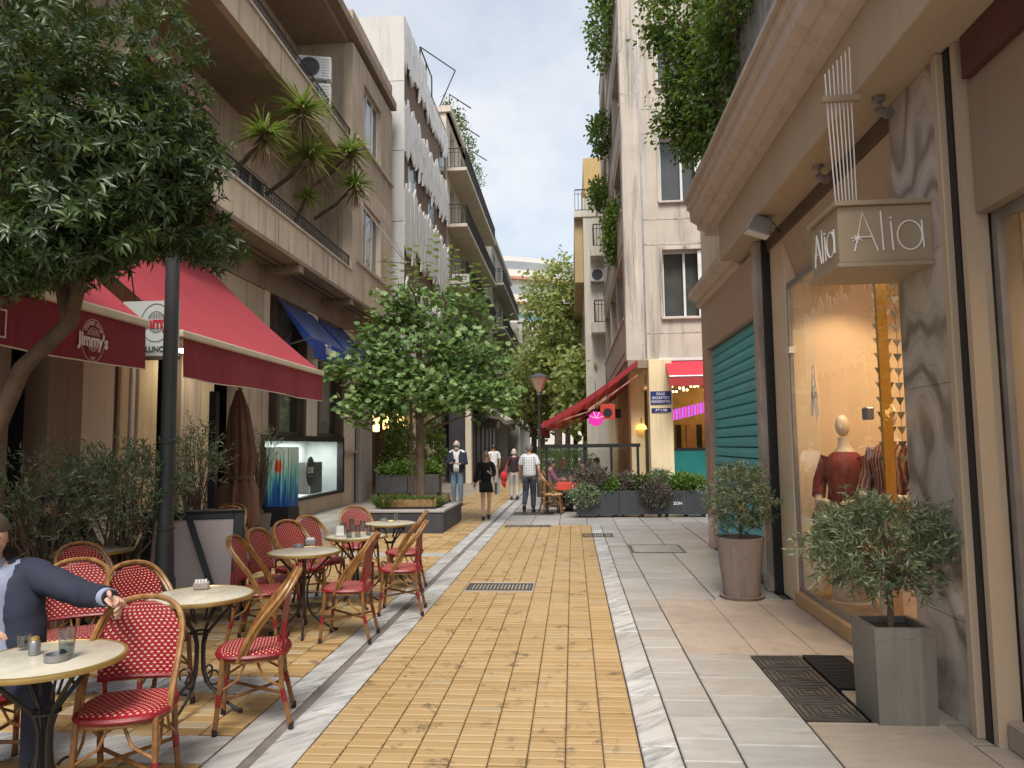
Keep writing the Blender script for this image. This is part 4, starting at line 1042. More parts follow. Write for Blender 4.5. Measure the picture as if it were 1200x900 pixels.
for k in range(5):
    z = 4.0+k*3.05
    MB().box(1.5, 3.2, YF+.51, 31.5, z, z+.25).build('loggia_floor', M['rest_stone'], rb_)
    MB().box(1.48, 1.62, YF+.51, 31.5, z+.251, z+1.1).build('loggia_parapet', M['rest_stone'], rb_)
    MB().box(1.45, 1.66, YF+.51, 31.5, z+1.101, z+1.17).build('parapet_coping', M['rest_stone2'], rb_)
    for yy in (23.4, 27.4, 31.1): MB().box(1.52, 1.9, yy, yy+.38, z+.251, z+3.05).build('loggia_pier', M['rest_stone2'], rb_)
    hh = [(20.8, 22.6, z+.26, z+2.5), (24.6, 26.6, z+.26, z+2.5), (28.6, 30.4, z+.26, z+2.5)]
    mI = frame_mtx((3.0, 0, 0), (0, 1, 0), (-1, 0, 0))
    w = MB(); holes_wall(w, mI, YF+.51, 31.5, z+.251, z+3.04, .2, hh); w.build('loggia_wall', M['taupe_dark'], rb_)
    for h in hh[:2]: window(rb_, mI, *h, M['white_frame'], 2, .08, 'dim_room', False, bd=.19)
MB().box(3.21, 12, YF+.36, 31.5, 3.95, 17.5).build('core', M['rest_stone'], rb_)
# restaurant ground floor
MB().box(2.02, 2.62, YF-.25, YF+.25, 0, 3.9).build('cream_pillar', M['cream'], rb_, bevel=.012)
MB().box(1.62, 2.0, YF+.9, YF+1.6, 0, 3.9).build('pier', M['cream'], rb_, bevel=.012)
MB().box(1.7, 2.0, YF+2.0, YF+2.6, 0, 3.9).build('door_frame', plain('red_brown_wood', (.16, .06, .04), .5), rb_)
for yy in (25.6, 28.6, 31.0): MB().box(1.6, 2.0, yy, yy+.5, 0, 3.9).build('pier', M['cream'], rb_)
MB().box(1.5, 7.5, YF-.1, 31.5, 3.7, 3.915).build('ceiling_slab', M['taupe_dark'], rb_)
b = MB(); b.box(7.3, 7.5, YF, 31, 0, 3.7); b.box(2.1, 7.3, 30.8, 31, 0, 3.7); b.build('room_wall', plain('gold_brown_wall', (.30, .18, .06), .7, .2, 3), rb_)
b = MB(); b.box(2.62, 6.0, 24.0, 24.1, 0, 3.7); b.build('partition', plain('ochre_panel', (.42, .27, .09), .6, .25, 4), rb_)
for k in range(10): MB().box(2.7+k*.33, 2.86+k*.33, 23.94, 23.99, .6, 2.3).build('bottle_shelf', M['dark_room'] if k % 3 else M['brick_band'], rb_)
MB().box(3.6, 4.0, YF-.2, YF+.2, 0, 3.7).build('pier', M['brown_frame'], rb_)
MB().box(2.62, 3.6, YF-.05, YF+.05, 0, 1.52).build('teal_screen', plain('teal_screen', (.015, .16, .15), .3, .1, 2), rb_)
MB().box(2.62, 3.6, YF-.07, YF+.07, 1.521, 1.58).build('screen_rail', M['black_metal'], rb_)
MB().box(4.01, 7.4, YF-.1, YF+.1, 0, 3.7).build('side_wall', M['rest_stone'], rb_)
for k in range(5):
    yy = 20.95+k*1.55
    MB().box(2.03, 2.10, yy+.75, yy+.85, 0, 3.69).build('glazing_post', M['brown_frame'], rb_)
    MB().box(2.03, 2.10, yy+.85, yy+2.3, .0, .55).build('stall_riser', bpy.data.materials['red_brown_wood'], rb_)
    MB().quad((2.06, yy+.85, .55), (2.06, yy+2.3, .55), (2.06, yy+2.3, 3.0), (2.06, yy+.85, 3.0)).build('pane', M['glass'], rb_, fix=False)
    MB().box(2.03, 2.10, yy+.85, yy+2.3, 3.0, 3.69).build('transom', M['brown_frame'], rb_)
MB().box(1.9, 6.6, 29.0, 29.05, .3, 2.4).build('mirror', M['teal_glass'], rb_)
M['warm_bulb2'] = emit('string_bulb', (1, .66, .25), 7)
t = thing('string_lights', 'strings of small warm bulbs under the restaurant ceiling', 'string lights', (3.5, 21, 3.5), world_verts=True)
for s in range(5):
    pts = [(2.5+k*.32, 20.0+s*.7, 3.50-.16*math.sin(PI*(k % 4)/4)-.05*(s % 2)) for k in range(12)]
    MB().tube(pts, .008, 4).build('wire', M['black_metal'], t)
    for k, p in enumerate(pts): MB().ball((p[0], p[1], p[2]-.04), .032, 8, 6).build('bulb', M['warm_bulb2'], t)
for x, y, e in ((3.3, 21.0, 14), (4.6, 22.6, 14), (2.9, 26.5, 22)):
    l_ = bpy.data.lights.new('ceiling_lamp', 'POINT'); l_.energy = e; l_.color = (1, .66, .3); l_.shadow_soft_size = .15
    lo = bpy.data.objects.new('ceiling_lamp', l_); COL.objects.link(lo); lo.parent = t; lo.location = Vector((x, y, 3.2))-OFF[t.name]
t = thing('neon_sign', 'pink and violet striped neon strip hanging inside the restaurant', 'neon sign', (3.3, 20.6, 2.6), world_verts=True)
for k in range(16):
    MB().box(2.72+k*.085, 2.775+k*.085, 20.6, 20.64, 2.32+.02*k, 2.62+.02*k).build('neon_bar', emit('neon_%d' % (k % 2), (1, .08, .55) if k % 2 else (.55, .15, .95), .55) if k < 2 else bpy.data.materials['neon_%d' % (k % 2)], t)
# street name plates
M['sign_blue'] = plain('blue_enamel', (.015, .03, .16), .35, .1, 3, 0)
def text_mesh(name, body, size, m, parent, mtx, extrude=.002, offset=0.0, align='CENTER', xs=1.0):
    cu = bpy.data.curves.new(name, 'FONT'); cu.body = body; cu.size = size; cu.extrude = extrude; cu.offset = offset; cu.align_x = align; cu.align_y = 'CENTER'; cu.resolution_u = 3
    to = bpy.data.objects.new(name, cu); COL.objects.link(to); dg = bpy.context.evaluated_depsgraph_get()
    me = bpy.data.meshes.new_from_object(to.evaluated_get(dg)); bpy.data.objects.remove(to); bpy.data.curves.remove(cu)
    me.transform(mtx @ Matrix.Diagonal((xs, 1, 1, 1)))
    off = OFF.get(parent.name)
    if off is not None: me.transform(Matrix.Translation(-off))
    me.materials.clear(); me.materials.append(m); me.name = name
    o = bpy.data.objects.new(name, me); COL.objects.link(o); o.parent = parent
    if off is not None: OFF[o.name] = off
    return o
def facing(loc, rotz):  # text in the XZ plane, readable looking along +Y when rotz = 0
    return Matrix.Translation(loc) @ Matrix.Rotation(rotz, 4, 'Z') @ Matrix.Rotation(PI/2, 4, 'X')
t = thing('street_name_plate', 'upper blue enamel street name plate with white Greek lettering on the cream pillar', 'street sign', (2.29, YF-.27, 2.9), world_verts=True)
MB().box(2.05, 2.58, YF-.275, YF-.252, 2.72, 3.06).build('plate', M['sign_blue'], t, bevel=.004)
for k, s in enumerate(('ΠΛΑΣ', 'ΒΑΣΚΡΤΣΥ', 'ΝΑΟΟΟΤΗΣ')): text_mesh('lettering', s, .088, M['white_letter'], t, facing((2.315, YF-.277, 2.985-k*.1), 0), .001, .001, xs=.95)
t = thing('street_name_plate', 'narrow blue plate with small white lettering below the street name', 'street sign', (2.29, YF-.27, 2.6), world_verts=True)
MB().box(2.07, 2.57, YF-.275, YF-.252, 2.51, 2.62).build('plate', M['sign_blue'], t)
text_mesh('lettering', 'ΑΘ | 106', .08, M['white_letter'], t, facing((2.32, YF-.277, 2.565), 0), .001, .003)
# awnings of the restaurant
def awn_thin():
    t = NT('thin_red_awning_cloth'); b = t.bsdf((.56, .03, .05), .7); tr = t.n.new('ShaderNodeBsdfTranslucent'); tr.inputs['Color'].default_value = (.75, .12, .10, 1)
    m_ = t.n.new('ShaderNodeMixShader'); m_.inputs[0].default_value = .5; t.link(b, m_.inputs[1]); t.link(tr.outputs[0], m_.inputs[2]); return t.done(m_.outputs[0])
M['red_cloth'] = plain('bright_red_awning_cloth', (.56, .025, .045), .7, .08, 1.5, .1); M['red_thin'] = awn_thin(); M['deep_red'] = plain('deep_red_awning_cloth', (.26, .012, .02), .75, .1, 1.5, .1)
def lining():
    t = NT('striped_awning_lining'); c = t.coord(jitter=False); sp = t.n.new('ShaderNodeSeparateXYZ'); t.link(c, sp.inputs[0])
    s = t.math('LESS_THAN', t.math('FRACT', t.math('MULTIPLY', sp.outputs['X'], 3.2)), .4); col = t.mix(s, (.62, .34, .26), (.55, .16, .12))
    b = t.bsdf(col, .8); tr = t.n.new('ShaderNodeBsdfTranslucent'); t.link(col, tr.inputs['Color']); m_ = t.n.new('ShaderNodeMixShader'); m_.inputs[0].default_value = .5
    t.link(b, m_.inputs[1]); t.link(tr.outputs[0], m_.inputs[2]); return t.done(m_.outputs[0])
M['pink_under'] = lining()
aw = thing('awning', 'bright red awning over the restaurant front beside the street plates', 'awning', (3.2, YF, 3.6), world_verts=True)
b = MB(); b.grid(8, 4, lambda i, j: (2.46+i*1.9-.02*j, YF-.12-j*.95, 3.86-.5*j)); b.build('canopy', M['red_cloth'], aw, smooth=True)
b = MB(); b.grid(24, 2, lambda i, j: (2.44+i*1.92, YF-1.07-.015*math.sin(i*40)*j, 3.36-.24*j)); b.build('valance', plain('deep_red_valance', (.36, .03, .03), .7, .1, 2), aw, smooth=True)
MB().tube([(2.44, YF-1.06, 3.37), (4.36, YF-1.06, 3.37)], .025, 6).build('front_bar', M['steel'], aw)
MB().box(2.3, 4.4, YF-.16, YF-.05, 3.87, 3.95).build('roller_case', M['white_plastic'], aw)
aw = thing('awning', 'long red awning with pink striped lining sloping out from the restaurant side', 'awning', (.6, 23, 3), world_verts=True)
A0, A1 = (1.75, 3.85), (-.80, 2.22)
def awp(i, j, dz=0): return (A0[0]+(A1[0]-A0[0])*j, YF-.15+i*7.5, A0[1]+(A1[1]-A0[1])*j-.10*math.sin(PI*j)+dz)
b = MB(); b.grid(10, 8, lambda i, j: awp(i, j)); b.build('canopy', M['red_thin'], aw, smooth=True)
b = MB(); b.grid(10, 8, lambda i, j: awp(i, j, -.015)); b.build('lining', M['pink_under'], aw, smooth=True)
for k in range(4):
    b = MB(); yy = k/3
    b.tube([(A0[0], YF-.1+yy*7.3, A0[1]-.35), (.4, YF-.1+yy*7.3, 2.55), (A1[0]+.05, YF-.1+yy*7.3, A1[1]-.03)], .025, 6); b.build('folding_arm', M['pink_under'], aw)
b = MB(); b.grid(8, 2, lambda i, j: (A0[0]+(A1[0]-A0[0])*i, YF-.16, A0[1]+(A1[1]-A0[1])*i-.10*math.sin(PI*i)+.06-.15*j)); b.build('end_flap', M['deep_red'], aw, smooth=True)
b = MB(); b.grid(20, 2, lambda i, j: (A1[0]-.02, YF-.15+i*7.5, A1[1]-.26*j)); b.build('valance', M['deep_red'], aw, smooth=True)
MB().tube([(A1[0], YF-.15, A1[1]), (A1[0], YF+7.35, A1[1])], .03, 6).build('front_bar', M['steel'], aw)
# wind screen of the terrace
t = thing('glass_screen', 'dark framed glass wind screen behind the long planters', 'screen', (1, 18.2, 0), world_verts=True)
for k, x in enumerate((-.65, .3, .95, 1.6)):
    MB().box(x-.03, x+.03, 18.15, 18.21, 0, 1.62).build('post', M['black_metal'], t)
MB().box(-.72, 1.66, 18.11, 18.25, 1.621, 1.71).build('top_rail', M['black_metal'], t)
for a, b_ in ((-.62, .27), (.33, .92), (.98, 1.57)): MB().quad((a, 18.18, .5), (b_, 18.18, .5), (b_, 18.18, 1.6), (a, 18.18, 1.6)).build('pane', M['glass'], t, fix=False)
t = thing('restaurant_board', 'hanging red square menu board inside the restaurant terrace', 'sign', (.9, 19.2, 2.5), world_verts=True)
MB().box(.74, 1.12, 19.1, 19.14, 2.35, 2.75).build('panel', plain('red_panel', (.45, .04, .02), .5), t)
MB().lathe([(.0, 0), (.12, .0), (.12, .004)], 16, (0, 0, 0)).xf(Matrix.Translation((.93, 19.095, 2.52)) @ Matrix.Rotation(PI/2, 4, 'X')).build('emblem', M['black_metal'], t)
MB().tube([(.93, 19.12, 2.75), (.93, 19.12, 3.5)], .01, 5).build('rod', M['black_metal'], t)
t = thing('globe_lamp', 'glowing magenta globe lamp hanging by the red board', 'lamp', (.62, 19.0, 2.35), world_verts=True)
MB().ball((.62, 19.0, 2.36), .19, 18, 12).build('globe', emit('magenta_glow', (.9, .05, .45), .45), t, smooth=True)
MB().tube([(.62, 19, 2.55), (.62, 19, 3.35)], .008, 5).build('cable', M['black_metal'], t)
for q in range(4): MB().tube([(.62+.2*math.cos(q*.8+.3)*math.cos(a), 19+.2*math.sin(a), 2.36+.2*math.sin(q*.8+.3)*math.cos(a)) for a in np.linspace(-1.5, 1.5, 7)], .006, 4).build('swirl', M['white_letter'], t)
t = thing('wall_lamp', 'small yellow wall lamp glowing on the restaurant pier', 'lamp', (1.9, YF+.85, 2.1))
MB().lathe([(.15, 0), (.12, .1), (.05, .14)], 12).build('shade', emit('yellow_shade', (1, .62, .1), 1.6), t)
MB().tube([(0, 0, .12), (0, .05, .3)], .012, 5).build('arm', M['black_metal'], t)
t = thing('shop_fascia', 'dark hanging shop fascia board farther along the restaurant side', 'sign', (.4, 24, 2.6), world_verts=True)
MB().box(-.1, 1.6, 24, 24.06, 2.55, 2.85).build('board', M['black_metal'], t)
for x in (.1, 1.3): MB().tube([(x, 24.03, 2.85), (x, 24.03, 3.3)], .012, 5).build('rod', M['black_metal'], t)

# cream building beyond
cb = thing('apartment_building', 'pale cream apartment house with small black railed balconies past the corner building', 'building', (4, 36, 0), world_verts=True)
YC = 33.0
M['cream_far'] = plaster('pale_cream_wall', (.68, .63, .54), .06, .2, .8)
xc0 = OY(684, 300, YC)[0]
MB().box(xc0, 8, YC, 46, 0, 13.1).build('wall', M['cream_far'], cb)
ax = OY(672, 220, YC)[0]
MB().box(ax, 8, YC-.05, 46, 12.2, 12.5).build('roof_slab', M['cream_far'], cb)
MB().box(ax, xc0-.01, YC+.3, 45, 9.2, 12.19).build('oriel', plaster('ochre_side', (.50, .37, .20), .1, .2), cb)
MB().box(xc0+.1, 7.5, YC+1.5, 44, 13.11, 15.6).build('penthouse', plaster('ochre_penthouse', (.55, .38, .17), .1, .2), cb)
railing(cb, (ax+.05, YC, 12.5), (xc0+2, YC, 12.5), 1.0, M['rail_iron'], .15, .012, .03)
for k, (u0, u1, v0, v1) in enumerate(((695, 712, 263, 287), (697, 713, 358, 376))):
    (x0, zt), (x1, zb) = OY(u0, v0, YC-.6), OY(u1, v1, YC-.6)
    bb = MB().box(x0-.15, x0+2.2, YC-.9, YC-.001, zb-.55, zb-.1).build('balcony', M['cream_far'], cb)
    railing(bb, (x0, YC-.85, zb-.1), (x0+2.2, YC-.85, zb-.1), 1.0, M['rail_iron'], .14, .014, .03)
    railing(bb, (x0, YC-.85, zb-.1), (x0, YC-.03, zb-.1), 1.0, M['rail_iron'], .14, .014, .03)
    mC = frame_mtx((0, YC, 0), (1, 0, 0), (0, -1, 0))
    window(cb, mC, x0+.5, x0+1.6, zb-.1, zb+2.1, M['brown_frame'], 2, -.03, 'dark_room', False, bd=-.005)
for k, zc in enumerate((3.2, 6.4, 9.6)):
    MB().box(xc0-.08, xc0-.001, YC+2.5, YC+3.6, zc, zc+1.6).build('shutter', M['taupe_dark'], cb)
    MB().box(xc0-.08, xc0-.001, YC+6.5, YC+7.6, zc, zc+1.6).build('shutter', M['taupe_dark'], cb)
x_, z_ = OY(700, 330, YC-.3); ac_unit((x_+.1, YC-.25, z_), 0, 'white air conditioner on the cream wall between the two small balconies')
block('apartment_building', 'white far apartment block behind the street trees on the restaurant side', .9, 10, 46.5, 66, 4, 3.5, 3.0, plaster('white_far2', (.56, .54, .50), .1, .15), -1, M['rail_iron'], .8, bays=5)
# ------------------------------------------------------------------ cafe: chairs, tables, awnings
def weave():
    t = NT('red_white_weave'); tcn = t.n.new('ShaderNodeTexCoord'); sp = t.n.new('ShaderNodeSeparateXYZ'); t.link(tcn.outputs['UV'], sp.inputs[0])
    u, v = sp.outputs['X'], sp.outputs['Y']
    row = t.math('FLOOR', v); fv = t.math('FRACT', v)
    uo = t.math('ADD', u, t.math('MULTIPLY', t.math('MODULO', row, 2.0), .5)); fu = t.math('FRACT', uo)
    du = t.math('ABSOLUTE', t.math('SUBTRACT', fu, .5)); dv = t.math('ABSOLUTE', t.math('SUBTRACT', fv, .5))
    inside = t.math('MULTIPLY', t.math('LESS_THAN', du, .19), t.math('LESS_THAN', dv, .23))
    nz_ = t.noise(tcn.outputs['Object'], 9, 3)
    oi = t.n.new('ShaderNodeObjectInfo'); red = t.mix(t.math('MULTIPLY_ADD', oi.outputs['Random'], .6, t.math('MULTIPLY', nz_, .4)), (.17, .002, .006), (.33, .006, .012))
    col = t.mix(inside, red, (.55, .42, .34))
    h = t.math('ADD', t.math('SINE', t.math('MULTIPLY', u, 12.566)), t.math('SINE', t.math('MULTIPLY', v, 12.566)))
    return t.done(t.bsdf(col, .5, t.bump(h, .35, .004), **{'Specular__IOR__Level': .3}))
M['weave'] = weave()
M['red_wrap'] = plain('red_cane_binding', (.20, .009, .014), .4, .2, 30, .3, 150)
def rattan():
    t = NT('rattan'); c = t.coord(scale=(1, 1, .35)); n1 = t.noise(c, 22, 4); n2 = t.noise(c, 120, 3)
    col = t.ramp(n1, [(.3, (.15, .06, .016)), (.55, (.27, .13, .036)), (.75, (.37, .21, .07))])
    return t.done(t.bsdf(col, .38, t.bump(n2, .2, .003)))
M['rattan'] = rattan()
M['rattan_dark'] = plain('dark_rattan', (.19, .085, .028), .4, .3, 25, .2, 120)
def chair_proto(name='bistro_chair', weave_m='weave', wrap_m='red_wrap'):
    t = thing(name, 'x', 'chair')
    W, D, Z = .215, .215, .465
    def seat(i, j):
        x, y = i*2-1, j*2-1
        k = 1-.16*(x*x*y*y)-.05*max(0, y)*x*x
        m_ = max(abs(x), abs(y)); 
        return (x*W*k*(1-.06*max(0, -y)), y*D*k, Z+.012-.028*m_**8-.012*math.exp(-4*(x*x+y*y)))
    b = MB(); b.grid(14, 14, seat, (13, 22)); st = b.build('seat', M[weave_m], t, smooth=True)
    rim = [seat((math.cos(a)*(1/max(abs(math.cos(a)), abs(math.sin(a))))+1)/2, (math.sin(a)*(1/max(abs(math.cos(a)), abs(math.sin(a))))+1)/2) for a in np.linspace(0, 2*PI, 33)]
    MB().tube([(p[0]*.985, p[1]*.985, Z-.02) for p in rim], .016, 6, cap=False).build('seat_rim', M[wrap_m], st, smooth=True)
    MB().tube([(p[0]*.93, p[1]*.93, Z-.045) for p in rim], .012, 6, cap=False).build('seat_frame', M['rattan'], t, smooth=True)
    def by(x, z): return -.185-.16*(z-.5)**1.15 if z > .5 else -.185
    def hw(tt): return .196*(1 if tt < .40 else math.sqrt(max(0, 1-((tt-.40)/.60)**2.3)))
    def back(i, j):
        z = .535+.368*j; x = (i*2-1)*hw(j*.985); return (x, by(x, z)+.03*(x/.19)**2*min(1, 2.2*(1-j)+.3), z)
    b = MB(); b.grid(12, 14, back, (12, 21)); b.build('backrest', M[weave_m], t, smooth=True)
    MB().tube([back(0, 0), back(.25, 0), back(.5, 0), back(.75, 0), back(1, 0)], .012, 6).build('back_rail', M[wrap_m], t, smooth=True)
    for s in (-1, 1): MB().tube([(s*.165, -.185, Z-.03), (s*.172, -.185, .55), (s*.174, -.19, .64)], .012, 6).build('back_post', M[wrap_m], t, smooth=True)
    half = [(.208, .075, .42), (.212, .035, .52), (.216, -.03, .63), (.214, -.11, .73), (.202, -.17, .80), (.172, -.212, .862), (.115, -.238, .905), (.055, -.25, .922), (0, -.253, .926)]
    def smoothp(p):
        out = []
        for i in range(len(p)-1):
            p0, p1, p2, p3 = [Vector(p[max(0, min(len(p)-1, k))]) for k in (i-1, i, i+1, i+2)]
            for q in range(3):
                u = q/3; out.append(.5*((2*p1)+(p2-p0)*u+(2*p0-5*p1+4*p2-p3)*u*u+(3*p1-p0-3*p2+p3)*u**3))
        return out+[Vector(p[-1])]
    full = smoothp(half+[(-x, y, z) for x, y, z in half[-2::-1]])
    b = MB(); b.tube(full, .0145, 7); b.tube([Vector((p.x*.955, p.y-.022, p.z-.006)) for p in full], .0135, 7); b.build('back_hoop', M['rattan'], t, smooth=True)
    feet = {}
    for sx in (-1, 1):
        for sy in (-1, 1):
            p = [(sx*.172, sy*.165, Z-.02), (sx*.178, sy*.178, .25), (sx*.188, sy*(.20 if sy > 0 else .235), 0.012)]
            lg = MB().tube(p, .0155, 7).build('leg', M['rattan_dark'], t, smooth=True)
            a, c = Vector(p[1]), Vector(p[2]); q0, q1 = a.lerp(c, .05), a.lerp(c, .36)
            MB().tube([q0, q1], .0165, 7).build('binding', M[wrap_m], lg, smooth=True)
            MB().tube([c+Vector((0, 0, .03)), c-Vector((0, 0, .012))], .017, 7).build('foot_cap', M['black_metal'], lg)
            feet[sx, sy] = a.lerp(c, .25)
            # curved brace from leg to the seat frame
            e = Vector((sx*.17, sy*.03, Z-.05)); st_ = Vector(p[1]); mdl = (st_+e)/2+Vector((0, -sy*.03, -.02))
            MB().tube([st_, mdl, e], .008, 6).build('brace', M['rattan'], t, smooth=True)
            e = Vector((sx*.03, sy*.165, Z-.05)); mdl = (st_+e)/2+Vector((-sx*.03, 0, -.02))
            MB().tube([st_, mdl, e], .008, 6).build('brace', M['rattan'], t, smooth=True)
    MB().tube([feet[-1, 1], feet[1, -1]], .010, 6).build('stretcher', M['rattan_dark'], t)
    MB().tube([feet[1, 1]+Vector((0, 0, .021)), feet[-1, -1]+Vector((0, 0, .021))], .010, 6).build('stretcher', M['rattan_dark'], t)
    return t
def face(dx, dy): return math.atan2(dy, dx)-PI/2      # rotation that turns local +y to (dx,dy)
chair0 = chair_proto()
GC = 'red woven bistro chairs on the cafe terrace'
ch_list = [
 (298, 757, (-.93, -.30), 'red woven chair at the lone grey box table, legs on the marble strip'),
 (150, 824, (.30, -.95), 'red woven bistro chair with the seated man\'s hand resting on its back'),
 (176, 745, (.9, -.45), 'red woven bistro chair behind the one the man holds, facing the next table'),
 (88, 742, (.55, -.8), 'red woven bistro chair behind the seated man\'s outstretched arm'),
 (305, 690, (.97, .10), 'red woven bistro chair just in front of another, beside the black sandwich board'),
 (325, 678, (.97, -.15), 'red woven bistro chair with tall round back between sandwich board and second pale table'),
 (352, 664, (.85, -.5), 'red woven bistro chair tucked behind the pale table with two ashtrays'),
 (377, 655, (.9, -.35), 'red woven bistro chair between the table with ashtrays and the table with glasses'),
 (408, 686, (-.97, -.10), 'red woven bistro chair with a worn pinkish seat facing the table with two ashtrays'),
 (470, 664, (-.97, -.12), 'red woven bistro chair facing the table full of glasses, feet on the marble strip'),
 (474, 645, (-.97, -.12), 'red woven bistro chair beside the last round table near the grey planter'),
 (422, 638, (.6, -.8), 'lone red woven bistro chair on the wall side of the table with glasses'),
 (6, 834, (.9, .1), 'red woven bistro chair seat under the man in the dark jacket'),
]
for i, (u, v, d, lab) in enumerate(ch_list):
    x, y = G(u, v, .46)
    c = chair0 if i == 0 else copy_tree(chair0)
    c.location = (x, y, 0); c.rotation_euler = (0, 0, face(*d)+rng.uniform(-.05, .05)); tag(c, lab, 'chair', GC)
for (x, y, d, lab) in ((-4.55, 9.3, (.3, -1), 'red woven chair in front of the closed brown parasol, below the board'), (-4.75, 9.75, (.2, -1), 'red woven chair pushed right up to the closed brown parasol'),
                       (-3.95, 5.75, (.9, -.5), 'red woven chair half hidden between lamp post and olive bush'), (-4.9, 5.6, (1, .1), 'red woven chair in deep shade behind the wooden cafe table')):
    c = copy_tree(chair0); c.location = (x, y, 0); c.rotation_euler = (0, 0, face(*d)); tag(c, lab, 'chair', GC)

M['table_stone'] = marble('speckled_table_top', (.56, .52, .42), (.36, .33, .25), 7, .3, (1, 1, 1), .5, False, .6)
M['brass_rim'] = plain('brass_rim', (.42, .29, .10), .35, .1, 5, .1, 80, .6)
M['cast'] = plain('black_cast_iron', (.015, .014, .013), .45, .2, 8, .2)
def table_proto(name='bistro_table'):
    t = thing(name, 'x', 'table')
    tp = MB().lathe([(.0, .722), (.318, .722), (.318, .738), (.31, .742), (0, .742)], 40, cap=False).build('table_top', M['table_stone'], t, smooth=True)
    MB().lathe([(.316, .716), (.330, .718), (.336, .728), (.333, .741), (.319, .744), (.3165, .739)], 40, cap=False).build('rim', M['brass_rim'], tp, smooth=True)
    prof = [(.25, .716), (.20, .66), (.12, .575), (.05, .50), (.028, .42), (.028, .33), (.035, .25), (.07, .17), (.14, .10), (.23, .045), (.29, .012)]
    for k in range(4):
        a = PI/4+k*PI/2; ca, sa = math.cos(a), math.sin(a)
        lg = MB().tube([(r*ca, r*sa, z) for r, z in prof], .0105, 6).build('leg', M['cast'], t, smooth=True)
        b = MB(); b.tube([((.10+.045*math.cos(q))*ca, (.10+.045*math.cos(q))*sa, .215+.045*math.sin(q)) for q in np.linspace(-2.4, 2.6, 12)], .007, 5); b.build('scroll', M['cast'], lg, smooth=True)
        b = MB(); b.tube([(.25*ca, .25*sa, .66), (.17*ca, .17*sa, .70), (.08*ca, .08*sa, .66), (.05*ca, .05*sa, .56)], .007, 5); b.build('scroll', M['cast'], lg, smooth=True)
        MB().ball((.295*ca, .295*sa, .016), .016, 8, 6).build('foot', M['cast'], lg)
    MB().tube([(.06*math.cos(q), .06*math.sin(q), .50) for q in np.linspace(0, 2*PI, 17)], .008, 5, cap=False).build('collar', M['cast'], t)
    cr = MB(); cr.tube([(-.25, 0, .714), (.25, 0, .714)], .008, 5); cr.tube([(0, -.25, .714), (0, .25, .714)], .008, 5); cr.build('cross_bar', M['cast'], t)
    return t
table0 = table_proto()
tabs = {}
for i, (u, v, lab) in enumerate([(56, 771, 'round pale bistro table where the man in the dark jacket sits'), (236, 697, 'round pale bistro table with only a small grey box on it'), (357, 646, 'round pale bistro table with two ashtrays'), (417, 628, 'round pale bistro table crowded with empty glasses'), (457, 613, 'round pale bistro table in front of the grey tree planter')]):
    c = table0 if i == 0 else copy_tree(table0); x, y = G(u, v, .74); c.location = (x, y, 0); c.rotation_euler.z = .3+i*.4; tabs[i] = (x, y); tag(c, lab, 'table', 'round bistro tables')
c = copy_tree(table0); c.location = (-4.35, 6.35, 0.06); tag(c, 'round bistro table in the shade under the large olive bush', 'table', 'round bistro tables')
# things on the tables
M['drink_glass'] = glass('drinking_glass', (.80, .84, .85), 3.0, .02)
M['water'] = glass('water', (.62, .70, .72), 1.2)
def tumbler(x, y, z, h=.12, r=.036, label='', fill=.5, m2=None):
    t = thing('drinking_glass', label, 'glass', (x, y, z), 0, 'glasses on the cafe tables')
    MB().lathe([(r*.8, 0), (r, h), (r*.94, h), (r*.75, .012), (0, .012)], 16, cap=False).build('tumbler', M['drink_glass'], t, smooth=True)
    if fill: MB().lathe([(r*.72, .014), (r*(.74+.18*fill), h*fill), (0, h*fill)], 16, cap=False).build('water', m2 or M['water'], t, smooth=True)
    return t
def ashtray(x, y, z, label):
    t = thing('ashtray', label, 'ashtray', (x, y, z), 0, 'ashtrays on the cafe tables')
    MB().lathe([(.0, 0), (.05, 0), (.052, .03), (.044, .031), (.04, .01), (0, .008)], 16, cap=False).build('bowl', M['steel'], t, smooth=True)
    for k in range(3): MB().box(-.006, .006, .043, .053, .0305, .034).xf(Matrix.Rotation(k*2.09, 4, 'Z')).build('rest', M['steel'], t)
zt = .7445
x, y = G(78, 772, .74); tumbler(x, y, zt, .135, .038, 'tall glass of water on the seated man\'s table', .45)
x, y = G(66, 775, .74); ashtray(x, y, zt, 'round metal ashtray beside the water glass')
x, y = G(40, 768, .74); t = thing('sugar_pot', 'small metal sugar shaker on the seated man\'s table', 'shaker', (x, y, zt)); MB().lathe([(.025, 0), (.026, .055), (.02, .065)], 12).build('pot', M['steel'], t, smooth=True); MB().lathe([(.021, .066), (.018, .08), (.006, .085)], 12).build('lid', M['brass_rim'], t)
x, y = G(28, 762, .74); tumbler(x, y, zt, .07, .03, 'short coffee glass by the metal sugar shaker', .7, plain('coffee', (.05, .02, .01), .2))
x, y = G(236, 691, .74); t = thing('sugar_box', 'small grey stone sugar holder alone on its table', 'holder', (x, y, zt), .4)
b = MB(); b.box(-.05, .05, -.035, .035, 0, .05); b.build('box', plain('speckled_grey', (.26, .22, .20), .8, .4, 60), t, bevel=.008)
for k in range(4): MB().box(-.04+k*.02, -.026+k*.02, -.026, .026, .05, .062).build('sachet', M['white_plastic'], t)
x, y = G(350, 642, .74); ashtray(x, y, zt, 'ashtray nearer the wall on the table with two ashtrays')
x, y = G(364, 639, .74); t = thing('sugar_box', 'small grey sugar holder next to an ashtray', 'holder', (x, y, zt), .2); MB().box(-.05, .05, -.035, .035, 0, .055).build('box', M['steel'], t, bevel=.006); MB().box(-.035, .035, -.022, .022, .055, .07).build('sachet', M['white_plastic'], t)
